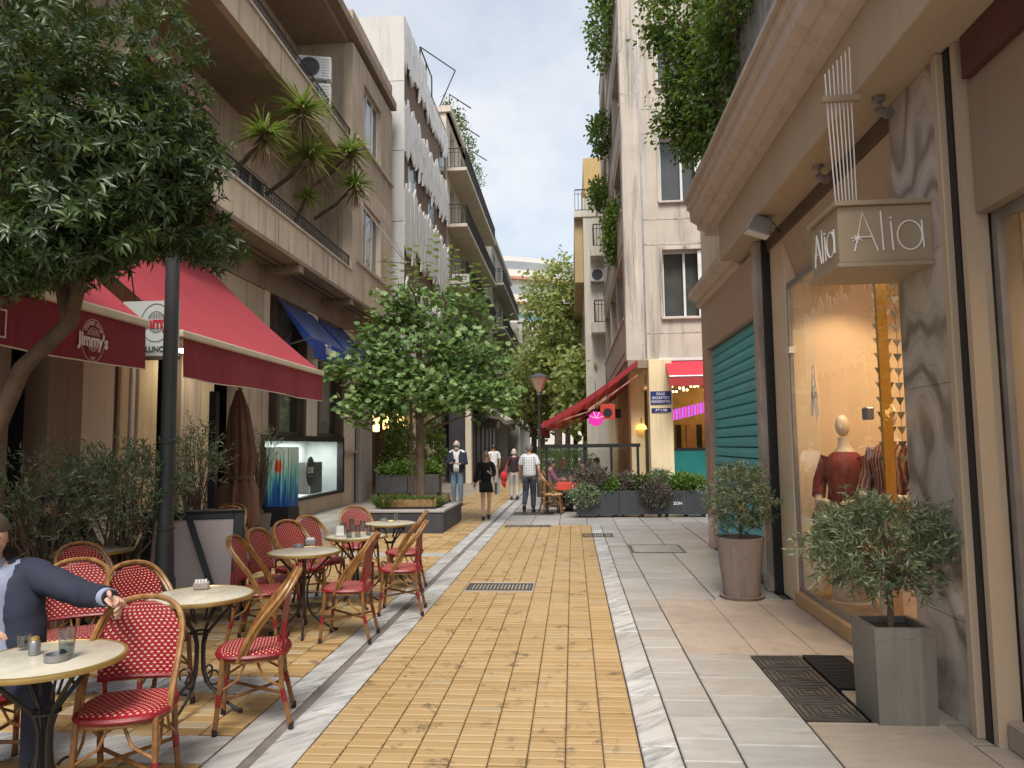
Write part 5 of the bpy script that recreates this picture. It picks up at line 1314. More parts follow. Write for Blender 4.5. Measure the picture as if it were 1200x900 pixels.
for k, (u, v, h) in enumerate(((402, 627, .13), (412, 624, .15), (425, 623, .12), (432, 628, .11), (419, 630, .13), (409, 631, .09))):
    x, y = G(u, v, .74); tumbler(x, y, zt, h, .036, ['short empty glass beside the white napkin holder', 'tallest empty glass on the crowded table', 'empty glass at the back of the crowded table', 'low empty glass at the lane side of the crowded table', 'empty glass at the front of the crowded table', 'small squat glass at the table edge among taller ones'][k], .25 if k % 2 else 0)
x, y = G(398, 629, .74); t = thing('napkin_holder', 'white napkin holder on the crowded table', 'holder', (x, y, zt), .6); MB().box(-.045, .045, -.03, .03, 0, .03).build('base', M['white_plastic'], t, bevel=.005); MB().box(-.04, .04, -.018, .018, .03, .11).build('napkins', M['white_plastic'], t)
x, y = G(450, 611, .74); ashtray(x, y, zt, 'ashtray on the table before the grey planter')
x, y = G(463, 611, .74); tumbler(x, y, zt, .11, .036, 'glass on the table before the grey planter', .3)

# cafe awnings
def awncloth(name, c0, c1, sheen):
    t = NT(name); c = t.coord(jitter=False); n1 = t.noise(c, 1.4, 4); n2 = t.noise(c, 220, 2)
    col = t.mix(n1, c0, c1); sp = t.n.new('ShaderNodeSeparateXYZ'); t.link(c, sp.inputs[0])
    seam = t.math('LESS_THAN', t.math('FRACT', t.math('MULTIPLY', sp.outputs['Y'], 1/1.18)), .016); col = t.mix(t.math('MULTIPLY', seam, .45), col, mul(c0, .4))
    nd = t.noise(t.coord(scale=(1, 3, 1), jitter=False), 2.2, 6, .65); col = t.mix(t.ramp(nd, [(.5, 0.0), (.8, .5)]), col, mul(c0, .55))
    n3 = t.noise(t.coord(scale=(.5, 2.2, .5), jitter=False), 2.0, 3)
    b = t.n.new('ShaderNodeBsdfPrincipled'); t.link(col, b.inputs['Base Color']); b.inputs['Roughness'].default_value = .8
    b.inputs['Sheen Weight'].default_value = sheen; b.inputs['Sheen Roughness'].default_value = .45; b.inputs['Sheen Tint'].default_value = (1, .55, .55, 1)
    t.link(t.bump(t.math('ADD', t.math('MULTIPLY', n2, .02), n3), .5, .05), b.inputs['Normal'])
    tr = t.n.new('ShaderNodeBsdfTranslucent'); tr.inputs['Color'].default_value = (.5, .03, .04, 1)
    mxs = t.n.new('ShaderNodeMixShader'); mxs.inputs[0].default_value = .08; t.link(b.outputs[0], mxs.inputs[1]); t.link(tr.outputs[0], mxs.inputs[2])
    return t.done(mxs.outputs[0])
M['awning_red'] = awncloth('cafe_awning_cloth', (.17, .006, .016), (.23, .010, .022), .08); M['awning_top'] = awncloth('skylit_awning_cloth', (.34, .022, .038), (.45, .036, .055), .15)  # top cloth paler than valance: sky light from above put into its colour
M['awning_bar'] = plain('cream_awning_bar', (.58, .50, .38), .45, .06, 3, .05)
def cafe_awning(y0, y1, label):
    t = thing('cafe_awning', label, 'awning', (-5.5, (y0+y1)/2, 3), 0, 'red cafe awnings', True)
    L = y1-y0
    def top(i, j): return (-4.42-2.3*j, y0+i*L, 3.03+2.12*j-.07*math.sin(PI*j)-.012*math.sin(i*PI*6)*math.sin(PI*j))
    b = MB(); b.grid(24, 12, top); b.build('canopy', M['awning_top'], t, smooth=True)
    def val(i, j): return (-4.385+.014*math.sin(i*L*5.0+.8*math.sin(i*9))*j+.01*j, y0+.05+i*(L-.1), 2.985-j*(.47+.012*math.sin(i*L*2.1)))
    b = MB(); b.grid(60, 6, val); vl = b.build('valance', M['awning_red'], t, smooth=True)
    MB().tube([val(k/60, 1) for k in range(61)], .007, 5).build('hem', M['awning_bar'], vl)
    br = MB(); br.box(-4.46, -4.36, y0, y1, 2.96, 3.05); br.build('front_bar', M['awning_bar'], t, bevel=.02, seg=2)
    for yy in (y0+.35, y1-.5):
        MB().tube([(-4.45, yy, 3.0), (-5.6, yy+.25, 3.15), (-6.72, yy, 3.4)], .025, 6).build('folding_arm', M['awning_bar'], t)
    MB().box(-6.74, -6.6, y0, y1, 5.1, 5.24).build('roller_case', M['awning_bar'], t)
    return t, vl, val
aw1, vl1, val1 = cafe_awning(2.2, 7.15, 'near red cafe awning carrying the round cafe logo on its valance')
aw2, vl2, val2 = cafe_awning(7.78, 12.5, 'long pink-topped red cafe awning past the lamp post, without lettering')
M['logo_pink'] = plain('printed_logo_pink', (.52, .32, .30), .8, .06, 4, 0)
M['logo_white'] = plain('printed_logo_white', (.66, .56, .53), .8, .05, 4, 0)
def logo(parent, cx_, cy_, cz_, s, m1, m2, fx):
    """fx(a, z) gives the point at a metres to the reader's right"""
    def ring(rx, rz, a0, a1, w, n=40):
        b = MB()
        for k in range(n):
            q = [a0+(a1-a0)*(k+e)/n for e in (0, 1)]
            b.quad(fx((rx-w)*math.cos(q[0]), (rz-w)*math.sin(q[0])), fx(rx*math.cos(q[0]), rz*math.sin(q[0])), fx(rx*math.cos(q[1]), rz*math.sin(q[1])), fx((rx-w)*math.cos(q[1]), (rz-w)*math.sin(q[1])))
        b.build('logo_ring', m1, parent, fix=False)
    ring(.165*s, .20*s, .22, PI-.22, .008*s); ring(.165*s, .20*s, PI+.22, 2*PI-.22, .008*s)
    ring(.095*s, .12*s, .35, PI-.35, .006*s); ring(.085*s, .105*s, PI+.35, 2*PI-.35, .006*s)
    b = MB()
    for k in range(9):
        x0 = (-.075+k*.018)*s; hh = math.sqrt(max(0, (.09*s)**2-x0*x0))
        b.quad(fx(x0, .045*s), fx(x0+.009*s, .045*s), fx(x0+.009*s, .05*s+hh*.6), fx(x0, .05*s+hh*.6))
    for k in range(7):
        x0 = (-.06+k*.018)*s; hh = math.sqrt(max(0, (.075*s)**2-x0*x0))
        b.quad(fx(x0, -.05*s), fx(x0+.008*s, -.05*s), fx(x0+.008*s, -.05*s-hh*.6), fx(x0, -.05*s-hh*.6))
    b.build('logo_pattern', m1, parent, fix=False)
    return ring
LY, LZ = OX(107, 399, -4.37)
fx1 = lambda a, z: (-4.352, LY+a, LZ+z)
logo(vl1, 0, LY, LZ, .98, M['logo_pink'], M['logo_white'], fx1)
text_mesh('lettering', "Jimmy's", .165, M['logo_white'], vl1, facing((-4.352, LY+.01, LZ-.005), PI/2), .001, .006, xs=.82)
for k, chx in enumerate('COFFEE SHOP'):
    a = PI-.62-k*(PI-1.24)/10
    if chx != ' ': text_mesh('lettering', chx, .05, M['logo_pink'], vl1, facing((-4.352, LY+.128*math.cos(a), LZ+.158*math.sin(a)), PI/2) @ Matrix.Rotation(a-PI/2, 4, 'Z'), .001, .002)
text_mesh('lettering', '1987', .035, M['logo_pink'], vl1, facing((-4.352, LY, LZ-.165), PI/2), .001, .001)
wbd = MB()
# a framed corner of a print farther left on the valance
q0 = LY-1.02
for (a, b_, c, d) in ((q0-.3, q0, .08, .092), (q0-.3, q0, -.13, -.118), (q0-.012, q0, -.118, .08)): wbd.box(-4.356, -4.352, a, b_, LZ+c, LZ+d)
wbd.build('logo_frame', M['logo_white'], vl1)
sgn = thing('cafe_sign', 'white hanging cafe sign with red lettering between the two red awnings', 'sign', (-4.4, 7.4, 2.7), world_verts=True)
MB().box(-4.82, -4.2, 7.38, 7.42, 2.70, 3.30).build('board', plain('pale_sign_board', (.46, .50, .48), .5, .04, 3, 0), sgn)
MB().box(-4.83, -4.19, 7.37, 7.43, 2.66, 2.70).build('bottom_rail', M['brown_frame'], sgn)
fx2 = lambda a, z: (-4.44+a, 7.376, 3.06+z)
logo(sgn, 0, 0, 0, 1.05, plain('grey_print', (.12, .12, .12), .7, 0.05, 2, 0), None, fx2)
text_mesh('lettering', "Jimmy's", .18, plain('red_print', (.38, .02, .03), .6, .05, 2, 0), sgn, facing((-4.44, 7.374, 3.06), 0), .001, .008, xs=.85)
text_mesh('lettering', 'LUNCH -', .085, plain('dark_print', (.05, .05, .05), .6, .05, 2, 0), sgn, facing((-4.40, 7.374, 2.77), 0), .001, .002, xs=.9)
for x in (-4.7, -4.3): MB().tube([(x, 7.4, 3.3), (x-.1, 7.4, 3.9)], .008, 5).build('hanger', M['black_metal'], sgn)

# blue shop awnings on the mezzanine
M['blue_cloth'] = plain('blue_awning_cloth', (.018, .06, .30), .7, .15, 3, .1); M['blue_top'] = plain('navy_awning_cloth', (.05, .07, .17), .8, .2, 3, .1)
for k, (y0, y1, lab) in enumerate(((16.0, 18.3, 'navy shop awning with white lettering beside the red awning end'), (18.7, 21.0, 'navy shop awning nearer the stone pier, half behind the tree'))):
    t = thing('shop_awning', lab, 'awning', (-6.4, y0+1, 4), 0, 'blue mezzanine awnings', True)
    b = MB(); b.grid(8, 4, lambda i, j: (-6.72+.85*j, y0+i*(y1-y0), 5.15-.95*j)); b.build('canopy', M['blue_top'], t, smooth=True)
    b = MB(); b.grid(30, 3, lambda i, j: (-5.87+.02*math.sin(i*50)*j, y0+i*(y1-y0), 4.2-.42*j)); b.build('valance', M['blue_cloth'], t, smooth=True)
    for s in (y0, y1):
        b = MB(); b.poly([(-6.72, s, 5.15), (-5.87, s, 4.2), (-5.87, s, 3.95), (-6.1, s, 4.2)]); b.build('side_flap', M['blue_cloth'], t, fix=False)
        MB().tube([(-5.87, s, 4.2), (-6.72, s, 4.0)], .02, 5).build('arm', M['steel'], t)
    text_mesh('lettering', 'Thίnas', .34, M['white_letter'], t, facing((-5.845, (y0+y1)/2, 4.03), PI/2), .002, .006, xs=.9)
    text_mesh('lettering', '— o o —', .12, M['white_letter'], t, facing((-5.845, (y0+y1)/2, 3.85), PI/2), .002, .002)
# oval sign in the display window
t = thing('oval_sign', 'black oval logo sign standing inside the lit display window', 'sign', (-6.95, 19.0, 1.05), world_verts=True)
b = MB(); b.lathe([(0, 0), (.3, 0), (.3, .02), (0, .02)], 28, (0, 0, 0), 1, 1.3, cap=False); b.xf(Matrix.Translation((-6.9, 18.7, 1.08)) @ Matrix.Rotation(PI/2, 4, 'Y') @ Matrix.Rotation(PI/2, 4, 'Z')); b.build('plate', M['black_metal'], t)
text_mesh('lettering', 'ΣΟΚ', .2, M['white_letter'], t, facing((-6.875, 18.7, 1.1), PI/2), .002, .004)
text_mesh('lettering', '— — —', .1, M['white_letter'], t, facing((-6.875, 18.7, .96), PI/2), .002, .002)
MB().tube([(-6.9, 18.7, .45), (-6.9, 18.7, .75)], .02, 6).build('stand', M['steel'], t)

# lamp post through the tree crown
t = thing('lamp_post', 'dark grey cylindrical lamp post rising through the evergreen tree', 'lamp post', (-3.78, 6.53, 0))
M['post_grey'] = plain('dark_grey_post_paint', (.045, .05, .053), .5, .2, 4, .15, 50)
MB().lathe([(.10, 0), (.10, .5), (.085, .55), (.078, .9), (.068, .95), (.062, 4.3)], 18).build('pole', M['post_grey'], t, smooth=True)
for z in (.95, 1.75): MB().lathe([(.068, z), (.082, z+.01), (.082, z+.035), (.066, z+.045)], 18, cap=False).build('ring', M['post_grey'], t)
MB().lathe([(.06, 4.3), (.2, 4.45), (.26, 4.8), (.3, 4.85), (.1, 5.05)], 12).build('lantern', M['black_metal'], t)
# sandwich board
t = thing('sandwich_board', 'black framed folding sandwich board with blank pinkish panel by the lamp post', 'sandwich board', (-3.86, 7.2, 0), 0.30)
for sgn_, lab in ((1, 'front'), (-1, 'rear')):
    m = Matrix.Rotation(sgn_*.20, 4, 'X') @ Matrix.Identity(4); m = Matrix.Translation((0, -sgn_*.21, 0)) @ Matrix.Rotation(-sgn_*.2, 4, 'X')
    f = MB()
    for (a, b_, c, d) in ((-.48, -.38, 0, 1.10), (.38, .48, 0, 1.10), (-.38, .38, 1.0, 1.10), (-.38, .38, .14, .23)): f.mbox(m, a, b_, -.02, .02, c, d)
    fo = f.build('frame', M['black_metal'], t, bevel=.005)
    MB().mbox(m, -.38, .38, -.008, .008, .23, 1.0).build('panel', plain('blank_pink_panel', (.46, .39, .37), .5, .05, 3, 0), fo)
MB().tube([(-.36, -.1, .55), (-.36, .1, .55)], .01, 5).build('stay', M['black_metal'], t)
MB().mbox(Matrix.Translation((.30, -.25, .1)) @ Matrix.Rotation(-.2, 4, 'X') @ Matrix.Rotation(-.35, 4, 'Y'), -.03, .03, -.03, -.01, 0, .98).build('prop', M['black_metal'], t)
# closed parasol
t = thing('closed_parasol', 'closed brown cloth parasol tied round its pole beneath the awning', 'parasol', (-4.85, 10.25, 0))
def para(i, j):
    z = .55+2.0*j; r = np.interp(j, [0, .08, .28, .36, .5, .85, 1.0], [.26, .27, .24, .17, .21, .13, .04]); a = i*2*PI
    r = r*(1+.22*math.cos(9*a+2*j)*(.3+.7*(1-j))+.06*math.sin(17*a))
    return (r*math.cos(a)+.02*math.sin(4*j), r*math.sin(a), z+.05*math.cos(9*a)*(1-j)**3)
b = MB(); b.grid(90, 22, para); b.build('cloth', plain('brown_parasol_cloth', (.145, .075, .045), .85, .2, 5, .2), t, smooth=True)
MB().tube([(0, 0, 0), (0, 0, 2.65)], .024, 8).build('pole', M['brown_frame'], t)
MB().lathe([(.2, 1.24), (.215, 1.26), (.215, 1.29), (.2, 1.31)], 20, cap=False).build('tie', plain('cord', (.12, .06, .04), .8), t)
MB().lathe([(.3, 0), (.3, .06), (.06, .09), (.05, .2)], 18).build('base', M['iron'], t)
# dark timber wind-break posts by the cafe front
t = thing('timber_screen', 'dark timber post screen standing beside the cafe entrance', 'screen', (-5, 9.4, 0), world_verts=True)
for (x, y) in ((-4.98, 9.75), (-4.35, 8.0), (-4.2, 7.6)): MB().box(x-.05, x+.05, y-.05, y+.05, 0, 2.5 if y > 9 else 1.0).build('post', M['black_metal'], t)
MB().box(-5.0, -4.3, 8.6, 8.68, .82, .92).build('rail', M['black_metal'], t); MB().box(-4.42, -4.34, 7.6, 8.6, .9, .98).build('rail', M['black_metal'], t)
for k in range(5): MB().box(-4.98+k*.14, -4.88+k*.14, 8.62, 8.66, 0, .82).build('slat', M['black_metal'], t)
# painted column box
def painting():
    t_ = NT('abstract_paint'); tcn = t_.n.new('ShaderNodeTexCoord'); g = tcn.outputs['Generated']
    mp1 = t_.new('Mapping'); mp1.inputs['Scale'].default_value = (9, 9, 1.1); t_.link(g, mp1.inputs['Vector'])
    n1 = t_.noise(mp1.outputs[0], 1.3, 4, .6, .5); sp = t_.n.new('ShaderNodeSeparateXYZ'); t_.link(g, sp.inputs[0])
    v = t_.math('ADD', n1, t_.math('MULTIPLY', t_.math('SUBTRACT', sp.outputs['Z'], .5), .45))
    col = t_.ramp(v, [(.30, (.01, .04, .26)), (.42, (.02, .16, .38)), (.48, (.06, .36, .33)), (.56, (.22, .52, .40)), (.68, (.55, .66, .58))])
    dx = t_.math('SUBTRACT', sp.outputs['X'], .58); dz = t_.math('SUBTRACT', sp.outputs['Z'], .68)
    d = t_.math('SQRT', t_.math('ADD', t_.math('MULTIPLY', dx, dx), t_.math('MULTIPLY', t_.math('MULTIPLY', dz, dz), 3.2)))
    d = t_.math('ADD', d, t_.math('MULTIPLY', n1, .35))
    blob = t_.ramp(d, [(.33, 1.0), (.40, 0.0)])
    col = t_.mix(blob, col, t_.mix(t_.ramp(n1, [(.45, 0.0), (.55, 1.0)]), (.45, .02, .02), (.55, .22, .02)))
    return t_.done(t_.bsdf(col, .5))
t = thing('painted_cabinet', 'street cabinet painted with blue, green and red abstract flowers on a black base', 'cabinet', (-6.45, 15.6, 0), -0.12)
MB().box(-.42, .33, -.18, .3, 0, .42).build('base', M['black_metal'], t, bevel=.01)
MB().box(-.40, .31, -.17, .28, .421, 1.72).build('body', plain('navy_cabinet', (.02, .05, .09), .5), t, bevel=.01)
MB().box(-.21, .30, -.185, -.171, .43, 1.71).build('painted_front', painting(), t)
MB().box(.311, .322, -.165, .27, .43, 1.71).build('painted_side', painting(), t)
# rattan chairs and red table of the restaurant
M['tan_weave'] = plain('tan_cane_weave', (.36, .22, .09), .6, .25, 40, .5, 90)
rc0 = chair_proto('cane_chair', 'tan_weave', 'rattan')
GR = 'tan cane chairs of the restaurant'
for i, (x, y, d, lab) in enumerate(((-.50, 18.05, (1, -.1), 'tan cane chair at the lane edge of the restaurant terrace'), (-.62, 18.75, (1, 0), 'tan cane chair second from the troughs at the lane edge'), (.55, 18.95, (-1, 0), 'tan cane chair on the far side of the red table'), (-.55, 20.2, (1, 0), 'tan cane chair farther inside the restaurant terrace'))):
    c = rc0 if i == 0 else copy_tree(rc0); c.location = (x, y, 0); c.rotation_euler = (0, 0, face(*d)); c.scale = (1.08, 1.08, 1.08); tag(c, lab, 'chair', GR)
t = thing('dining_table', 'square restaurant table covered in red cloth', 'table', (-.02, 18.55, 0))
MB().box(-.38, .38, -.38, .38, .73, .76).build('table_top', plain('red_table_cloth', (.52, .05, .03), .6), t, bevel=.008)
for sx in (-1, 1):
    for sy in (-1, 1): MB().box(sx*.33-.02, sx*.33+.02, sy*.33-.02, sy*.33+.02, 0, .729).build('leg', M['black_metal'], t)
MB().box(-.385, .385, -.385, -.38, .58, .75).build('cloth_drop', bpy.data.materials['red_table_cloth'], t)
# ------------------------------------------------------------------ plants
M['bark'] = plain('grey_brown_bark', (.13, .09, .06), .9, .35, 9, .8, 30)
M['bark_dark'] = plain('dark_bark', (.10, .065, .04), .9, .35, 8, .9, 25)
M['soil'] = plain('potting_soil', (.03, .022, .016), .95, .3, 20, .8, 50)
M['laurel_leaf'] = leafmat('evergreen_leaf', [(0, (.014, .030, .009)), (.45, (.034, .066, .018)), (.8, (.065, .11, .03)), (.97, (.12, .16, .045)), (1, (.20, .13, .03))], .40, .14, .5)
M['plane_leaf'] = leafmat('plane_tree_leaf', [(0, (.055, .12, .035)), (.5, (.13, .23, .07)), (.85, (.25, .36, .13)), (1, (.42, .46, .20))], .45, .30, .4)
M['far_leaf'] = leafmat('street_tree_leaf', [(0, (.22, .28, .09)), (.5, (.36, .42, .15)), (1, (.52, .55, .25))], .5, .5, .3)
M['olive_leaf'] = leafmat('olive_leaf', [(0, (.065, .095, .045)), (.5, (.15, .20, .105)), (.85, (.27, .32, .20)), (1, (.42, .45, .33))], .5, .15, .4)
M['ivy_leaf'] = leafmat('climber_leaf', [(0, (.03, .07, .015)), (.5, (.075, .15, .03)), (.9, (.15, .26, .05)), (1, (.24, .33, .08))], .45, .3, .4)
M['purple_leaf'] = leafmat('purple_sage_leaf', [(0, (.05, .045, .04)), (.5, (.11, .09, .08)), (1, (.20, .15, .14))], .6, .15)
M['bright_leaf'] = leafmat('bright_leaf', [(0, (.05, .11, .015)), (.6, (.11, .21, .03)), (1, (.18, .28, .06))], .5, .3)
M['yucca_leaf'] = leafmat('yucca_leaf', [(0, (.09, .15, .03)), (.6, (.20, .29, .06)), (1, (.36, .40, .12))], .45, .3)
M['dry_leaf'] = leafmat('dry_yucca_leaf', [(0, (.16, .10, .06)), (1, (.32, .22, .13))], .7, .2)

def branchy(mb, base, tips, r0, n=6, sag=.0, jitter=.06):
    base = Vector(base)
    for tp in tips:
        tp = Vector(tp); d = tp-base; pts = []
        for k in range(5):
            q = k/4; p = base+d*q+Vector((rng.uniform(-1, 1), rng.uniform(-1, 1), rng.uniform(-1, 1)))*jitter*math.sin(PI*q)+Vector((0, 0, sag*math.sin(PI*q)))
            pts.append(p)
        mb.tube(pts, [r0*(1-.8*k/4) for k in range(5)], n, cap=False)

# evergreen tree close on the left
tr = thing('evergreen_tree', 'dense glossy evergreen tree leaning over the near red awning', 'tree', (-4.25, 4.9, 0), world_verts=True)
tb = MB()
trunk = [(-4.3, 4.9, 0), (-4.32, 4.9, .8), (-4.2, 4.9, 1.7), (-3.95, 4.9, 2.3), (-3.6, 4.9, 2.62), (-3.48, 4.85, 3.0), (-3.4, 4.75, 3.5)]
tb.tube(trunk, [.10, .08, .066, .058, .052, .045, .035], 12)
tb.tube([trunk[4], (-3.75, 4.95, 3.1), (-4.1, 5.0, 3.6)], [.06, .05, .03], 8)
tb.tube([trunk[5], (-3.2, 4.7, 3.4), (-2.9, 4.6, 3.7)], [.05, .04, .02], 8)
branchy(tb, (-3.45, 4.8, 3.2), [(-2.6, 4.9, 3.3), (-2.9, 5.4, 3.7), (-3.6, 5.6, 3.9), (-4.2, 4.2, 3.8), (-3.2, 4.0, 3.9), (-3.0, 4.6, 4.4), (-3.7, 4.7, 4.6)], .035)
tb.build('trunk', M['bark_dark'], tr, smooth=True)
def whorls(cp, cd, nl, L, W, m, parent, name='crown', tilt=.45):
    """rosettes of leaves round shoot tips"""
    n = len(cp); ax = unit(cd*.9+nrng.normal(size=(n, 3))*.45+np.array([0, 0, .25]))
    ref = np.where(np.abs(ax[:, 2:3]) < .9, np.array([[0, 0, 1.]]), np.array([[1., 0, 0]])); e1 = unit(np.cross(ax, ref)); e2 = np.cross(ax, e1)
    ang = (np.arange(nl)*2.399)[None, :]+nrng.random((n, 1))*6.28; tl = tilt+nrng.normal(size=(n, nl))*.22
    rad = e1[:, None, :]*np.cos(ang)[..., None]+e2[:, None, :]*np.sin(ang)[..., None]
    D = rad*np.cos(tl)[..., None]+ax[:, None, :]*np.sin(tl)[..., None]
    N_ = ax[:, None, :]*np.cos(tl)[..., None]-rad*np.sin(tl)[..., None]
    P = cp[:, None, :]-ax[:, None, :]*(np.arange(nl)*.006)[None, :, None]+rad*.008
    base_r = np.repeat(nrng.random(n)*.55, nl)+nrng.random(n*nl)*.45
    s = (.5+.75*nrng.random(n*nl))
    return leaves(name, P.reshape(-1, 3), D.reshape(-1, 3), N_.reshape(-1, 3), L*s, W*s, LANCE, m, parent, rnd=base_r, droop=.12)
lobes = [((-3.75, 4.75, 3.75), (1.05, .95, .85), 800), ((-3.15, 4.65, 3.75), (.62, .75, .72), 420), ((-4.4, 4.7, 4.05), (.8, .9, 1.0), 380), ((-3.45, 4.6, 4.5), (.95, .9, .75), 560), ((-3.0, 4.75, 3.45), (.42, .5, .38), 240), ((-3.9, 4.9, 3.25), (.8, .55, .35), 260), ((-4.3, 4.5, 4.9), (.9, .9, .6), 300), ((-2.72, 5.2, 3.28), (.26, .35, .20), 90), ((-2.85, 4.8, 3.75), (.42, .5, .42), 250), ((-3.9, 4.5, 2.98), (.7, .45, .22), 230), ((-3.3, 4.4, 3.15), (.55, .45, .28), 230), ((-3.55, 4.5, 2.98), (.5, .35, .16), 130), ((-4.15, 4.6, 3.0), (.55, .4, .24), 170)]
cps, cds = [], []
for c, r, n in lobes:
    p, d = clumps(c, r, n, .72); cps.append(p); cds.append(d)
    p, d = clumps(c, np.array(r)*.8, n//4, .3); cps.append(p); cds.append(d)
cps, cds = np.concatenate(cps), np.concatenate(cds)
nzv = np.sin(cps[:, 0]*5.1+1)*np.sin(cps[:, 1]*4.3)*np.sin(cps[:, 2]*5.7+.6); k = nzv > -.45
whorls(cps[k]+nrng.normal(size=(k.sum(), 3))*.03, cds[k], 9, .088, .027, M['laurel_leaf'], tr)

# plane tree in the grey planter
pl_ = thing('tree_planter', 'low grey concrete planter box with woven wicker edging at the plane tree', 'planter', (-3.3, 15.6, 0), world_verts=True)
M['planter_grey'] = plaster('grey_planter_paint', (.035, .039, .047), .12, .25, .6, (.16, .15, .14)); M['coping'] = plaster('pale_coping', (.36, .34, .32), .1, .2)
px0, px1, py0, py1 = -4.05, -2.56, 14.25, 16.6
b = MB()
for (a, c, d, e) in ((px0, px1, py0, py0+.12), (px0, px1, py1-.12, py1), (px0, px0+.12, py0+.12, py1-.12), (px1-.12, px1, py0+.12, py1-.12)): b.box(a, c, d, e, 0, .40)
b.build('wall', M['planter_grey'], pl_, bevel=.008)
b = MB()
for (a, c, d, e) in ((px0-.02, px1+.02, py0-.02, py0+.2), (px0-.02, px1+.02, py1-.2, py1+.02), (px0-.02, px0+.2, py0+.2, py1-.2), (px1-.2, px1+.02, py0+.2, py1-.2)): b.box(a, c, d, e, .401, .45)
b.build('coping', M['coping'], pl_, bevel=.006)
MB().box(px0+.2, px1-.2, py0+.2, py1-.2, .3, .5).build('soil', M['soil'], pl_)
MB().box(px0+.05, px1-.05, py0+.05, py1-.05, 0, .3).build('fill', M['soil'], pl_)
M['wicker'] = plain('wicker', (.26, .16, .07), .8, .3, 14, .8, 60)
wk = 0
for (x, y, n, dx, dy) in ((px0+.24, py0+.22, 36, (px1-px0-.48)/36, 0), (px1-.22, py0+.24, 52, 0, (py1-py0-.48)/52), (px0+.22, py0+.24, 52, 0, (py1-py0-.48)/52)):
    for k in range(n):
        MB().tube([(x+dx*k, y+dy*k, .45), (x+dx*k+rng.uniform(-.004, .004), y+dy*k, .64+rng.uniform(-.015, .015))], .017, 5).build('wicker_stake', M['wicker'], pl_)
def grass_tuft(name, label, cx, cy, z, r, n, h, parent=None):
    a = nrng.random(n)*6.28; rr = np.sqrt(nrng.random(n))*r
    P = np.stack([cx+rr*np.cos(a), cy+rr*np.sin(a), np.full(n, z)], 1)
    D = np.stack([np.cos(a)*.5*rr/r, np.sin(a)*.5*rr/r, np.ones(n)], 1)+nrng.normal(size=(n, 3))*.25
    o = leaves(name, P, D, rvec(n), h*(.6+.6*nrng.random(n)), .012, BLADE, M['shrub_green'], parent, kind=None, droop=.3)
    return o
for (x, y, r, h, lab) in ((-3.72, 14.75, .3, .36, 'rounded grass tuft in the wicker edged planter, wall side'), (-2.98, 14.85, .25, .30, 'smaller grass tuft in the wicker edged planter, lane side')):
    t = thing('grass_clump', lab, 'plant', (x, y, .5), 0, 'grasses in the tree planter', True)
    grass_tuft('blades', None, x, y, .48, r, 1500, h, t); t.children[0]['kind'] = 'stuff'
tr = thing('plane_tree', 'leafy green plane tree growing from the grey planter on the lane', 'tree', (-3.3, 15.4, .45), world_verts=True)
tb = MB(); tb.tube([(-3.24, 15.4, .45), (-3.26, 15.42, 1.2), (-3.27, 15.4, 2.1), (-3.30, 15.4, 3.0), (-3.28, 15.45, 4.2), (-3.3, 15.45, 5.2)], [.105, .095, .088, .08, .05, .02], 12)
tips = [(-3.3+1.5*math.cos(a)*q, 15.4+1.4*math.sin(a)*q, z) for a, q, z in zip(np.linspace(0, 11, 16), [1, .8, 1.1, .7, .9, 1, .8, .9, 1.1, .7, .8, .9, .6, .8, .5, .7], np.linspace(2.4, 5.1, 16))]
for i, tp in enumerate(tips): branchy(tb, (-3.28, 15.42, 1.9+i*.16), [tp], .035, 6, .1)
tb.build('trunk', M['bark'], tr, smooth=True)
MB().tube([(-3.40, 15.30, .45), (-3.44, 15.3, 2.7)], .03, 8).build('stake', M['bark_dark'], tr)
cps, cds = [], []
for c, r, n in [((-3.3, 15.4, 2.95), (1.2, 1.3, .5), 150), ((-4.25, 15.2, 2.6), (.7, .6, .32), 85), ((-4.0, 15.2, 3.25), (.75, .7, .4), 95), ((-2.45, 15.3, 2.85), (.9, .7, .42), 90), ((-3.3, 15.4, 3.8), (1.05, 1.0, .5), 115), ((-4.25, 15.4, 4.05), (.45, .5, .5), 50), ((-2.35, 15.5, 3.9), (.75, .7, .55), 85), ((-3.0, 15.4, 4.7), (.75, .7, .45), 70), ((-3.75, 15.3, 4.75), (.4, .4, .45), 36), ((-2.1, 15.6, 4.6), (.4, .4, .4), 28), ((-1.7, 15.3, 2.75), (.55, .45, .35), 60), ((-1.65, 15.3, 3.5), (.4, .4, .3), 26), ((-4.9, 15.2, 3.45), (.28, .3, .3), 20)]:
    p, d = clumps(c, r, n, .45); cps.append(p); cds.append(d)
cps, cds = np.concatenate(cps), np.concatenate(cds)
P_, D_ = spray(cps, cds, 7, .11, -.25, .6, .9); nn = rvec(len(P_))*.6+np.array([.1, -.45, .85])
sh = np.repeat(nrng.random(len(cps))*.5, 7)+nrng.random(len(P_))*.5
leaves('crown', P_, D_, nn, .075+.075*nrng.random(len(P_)), .08+.06*nrng.random(len(P_)), MAPLE, M['plane_leaf'], tr, rnd=sh)
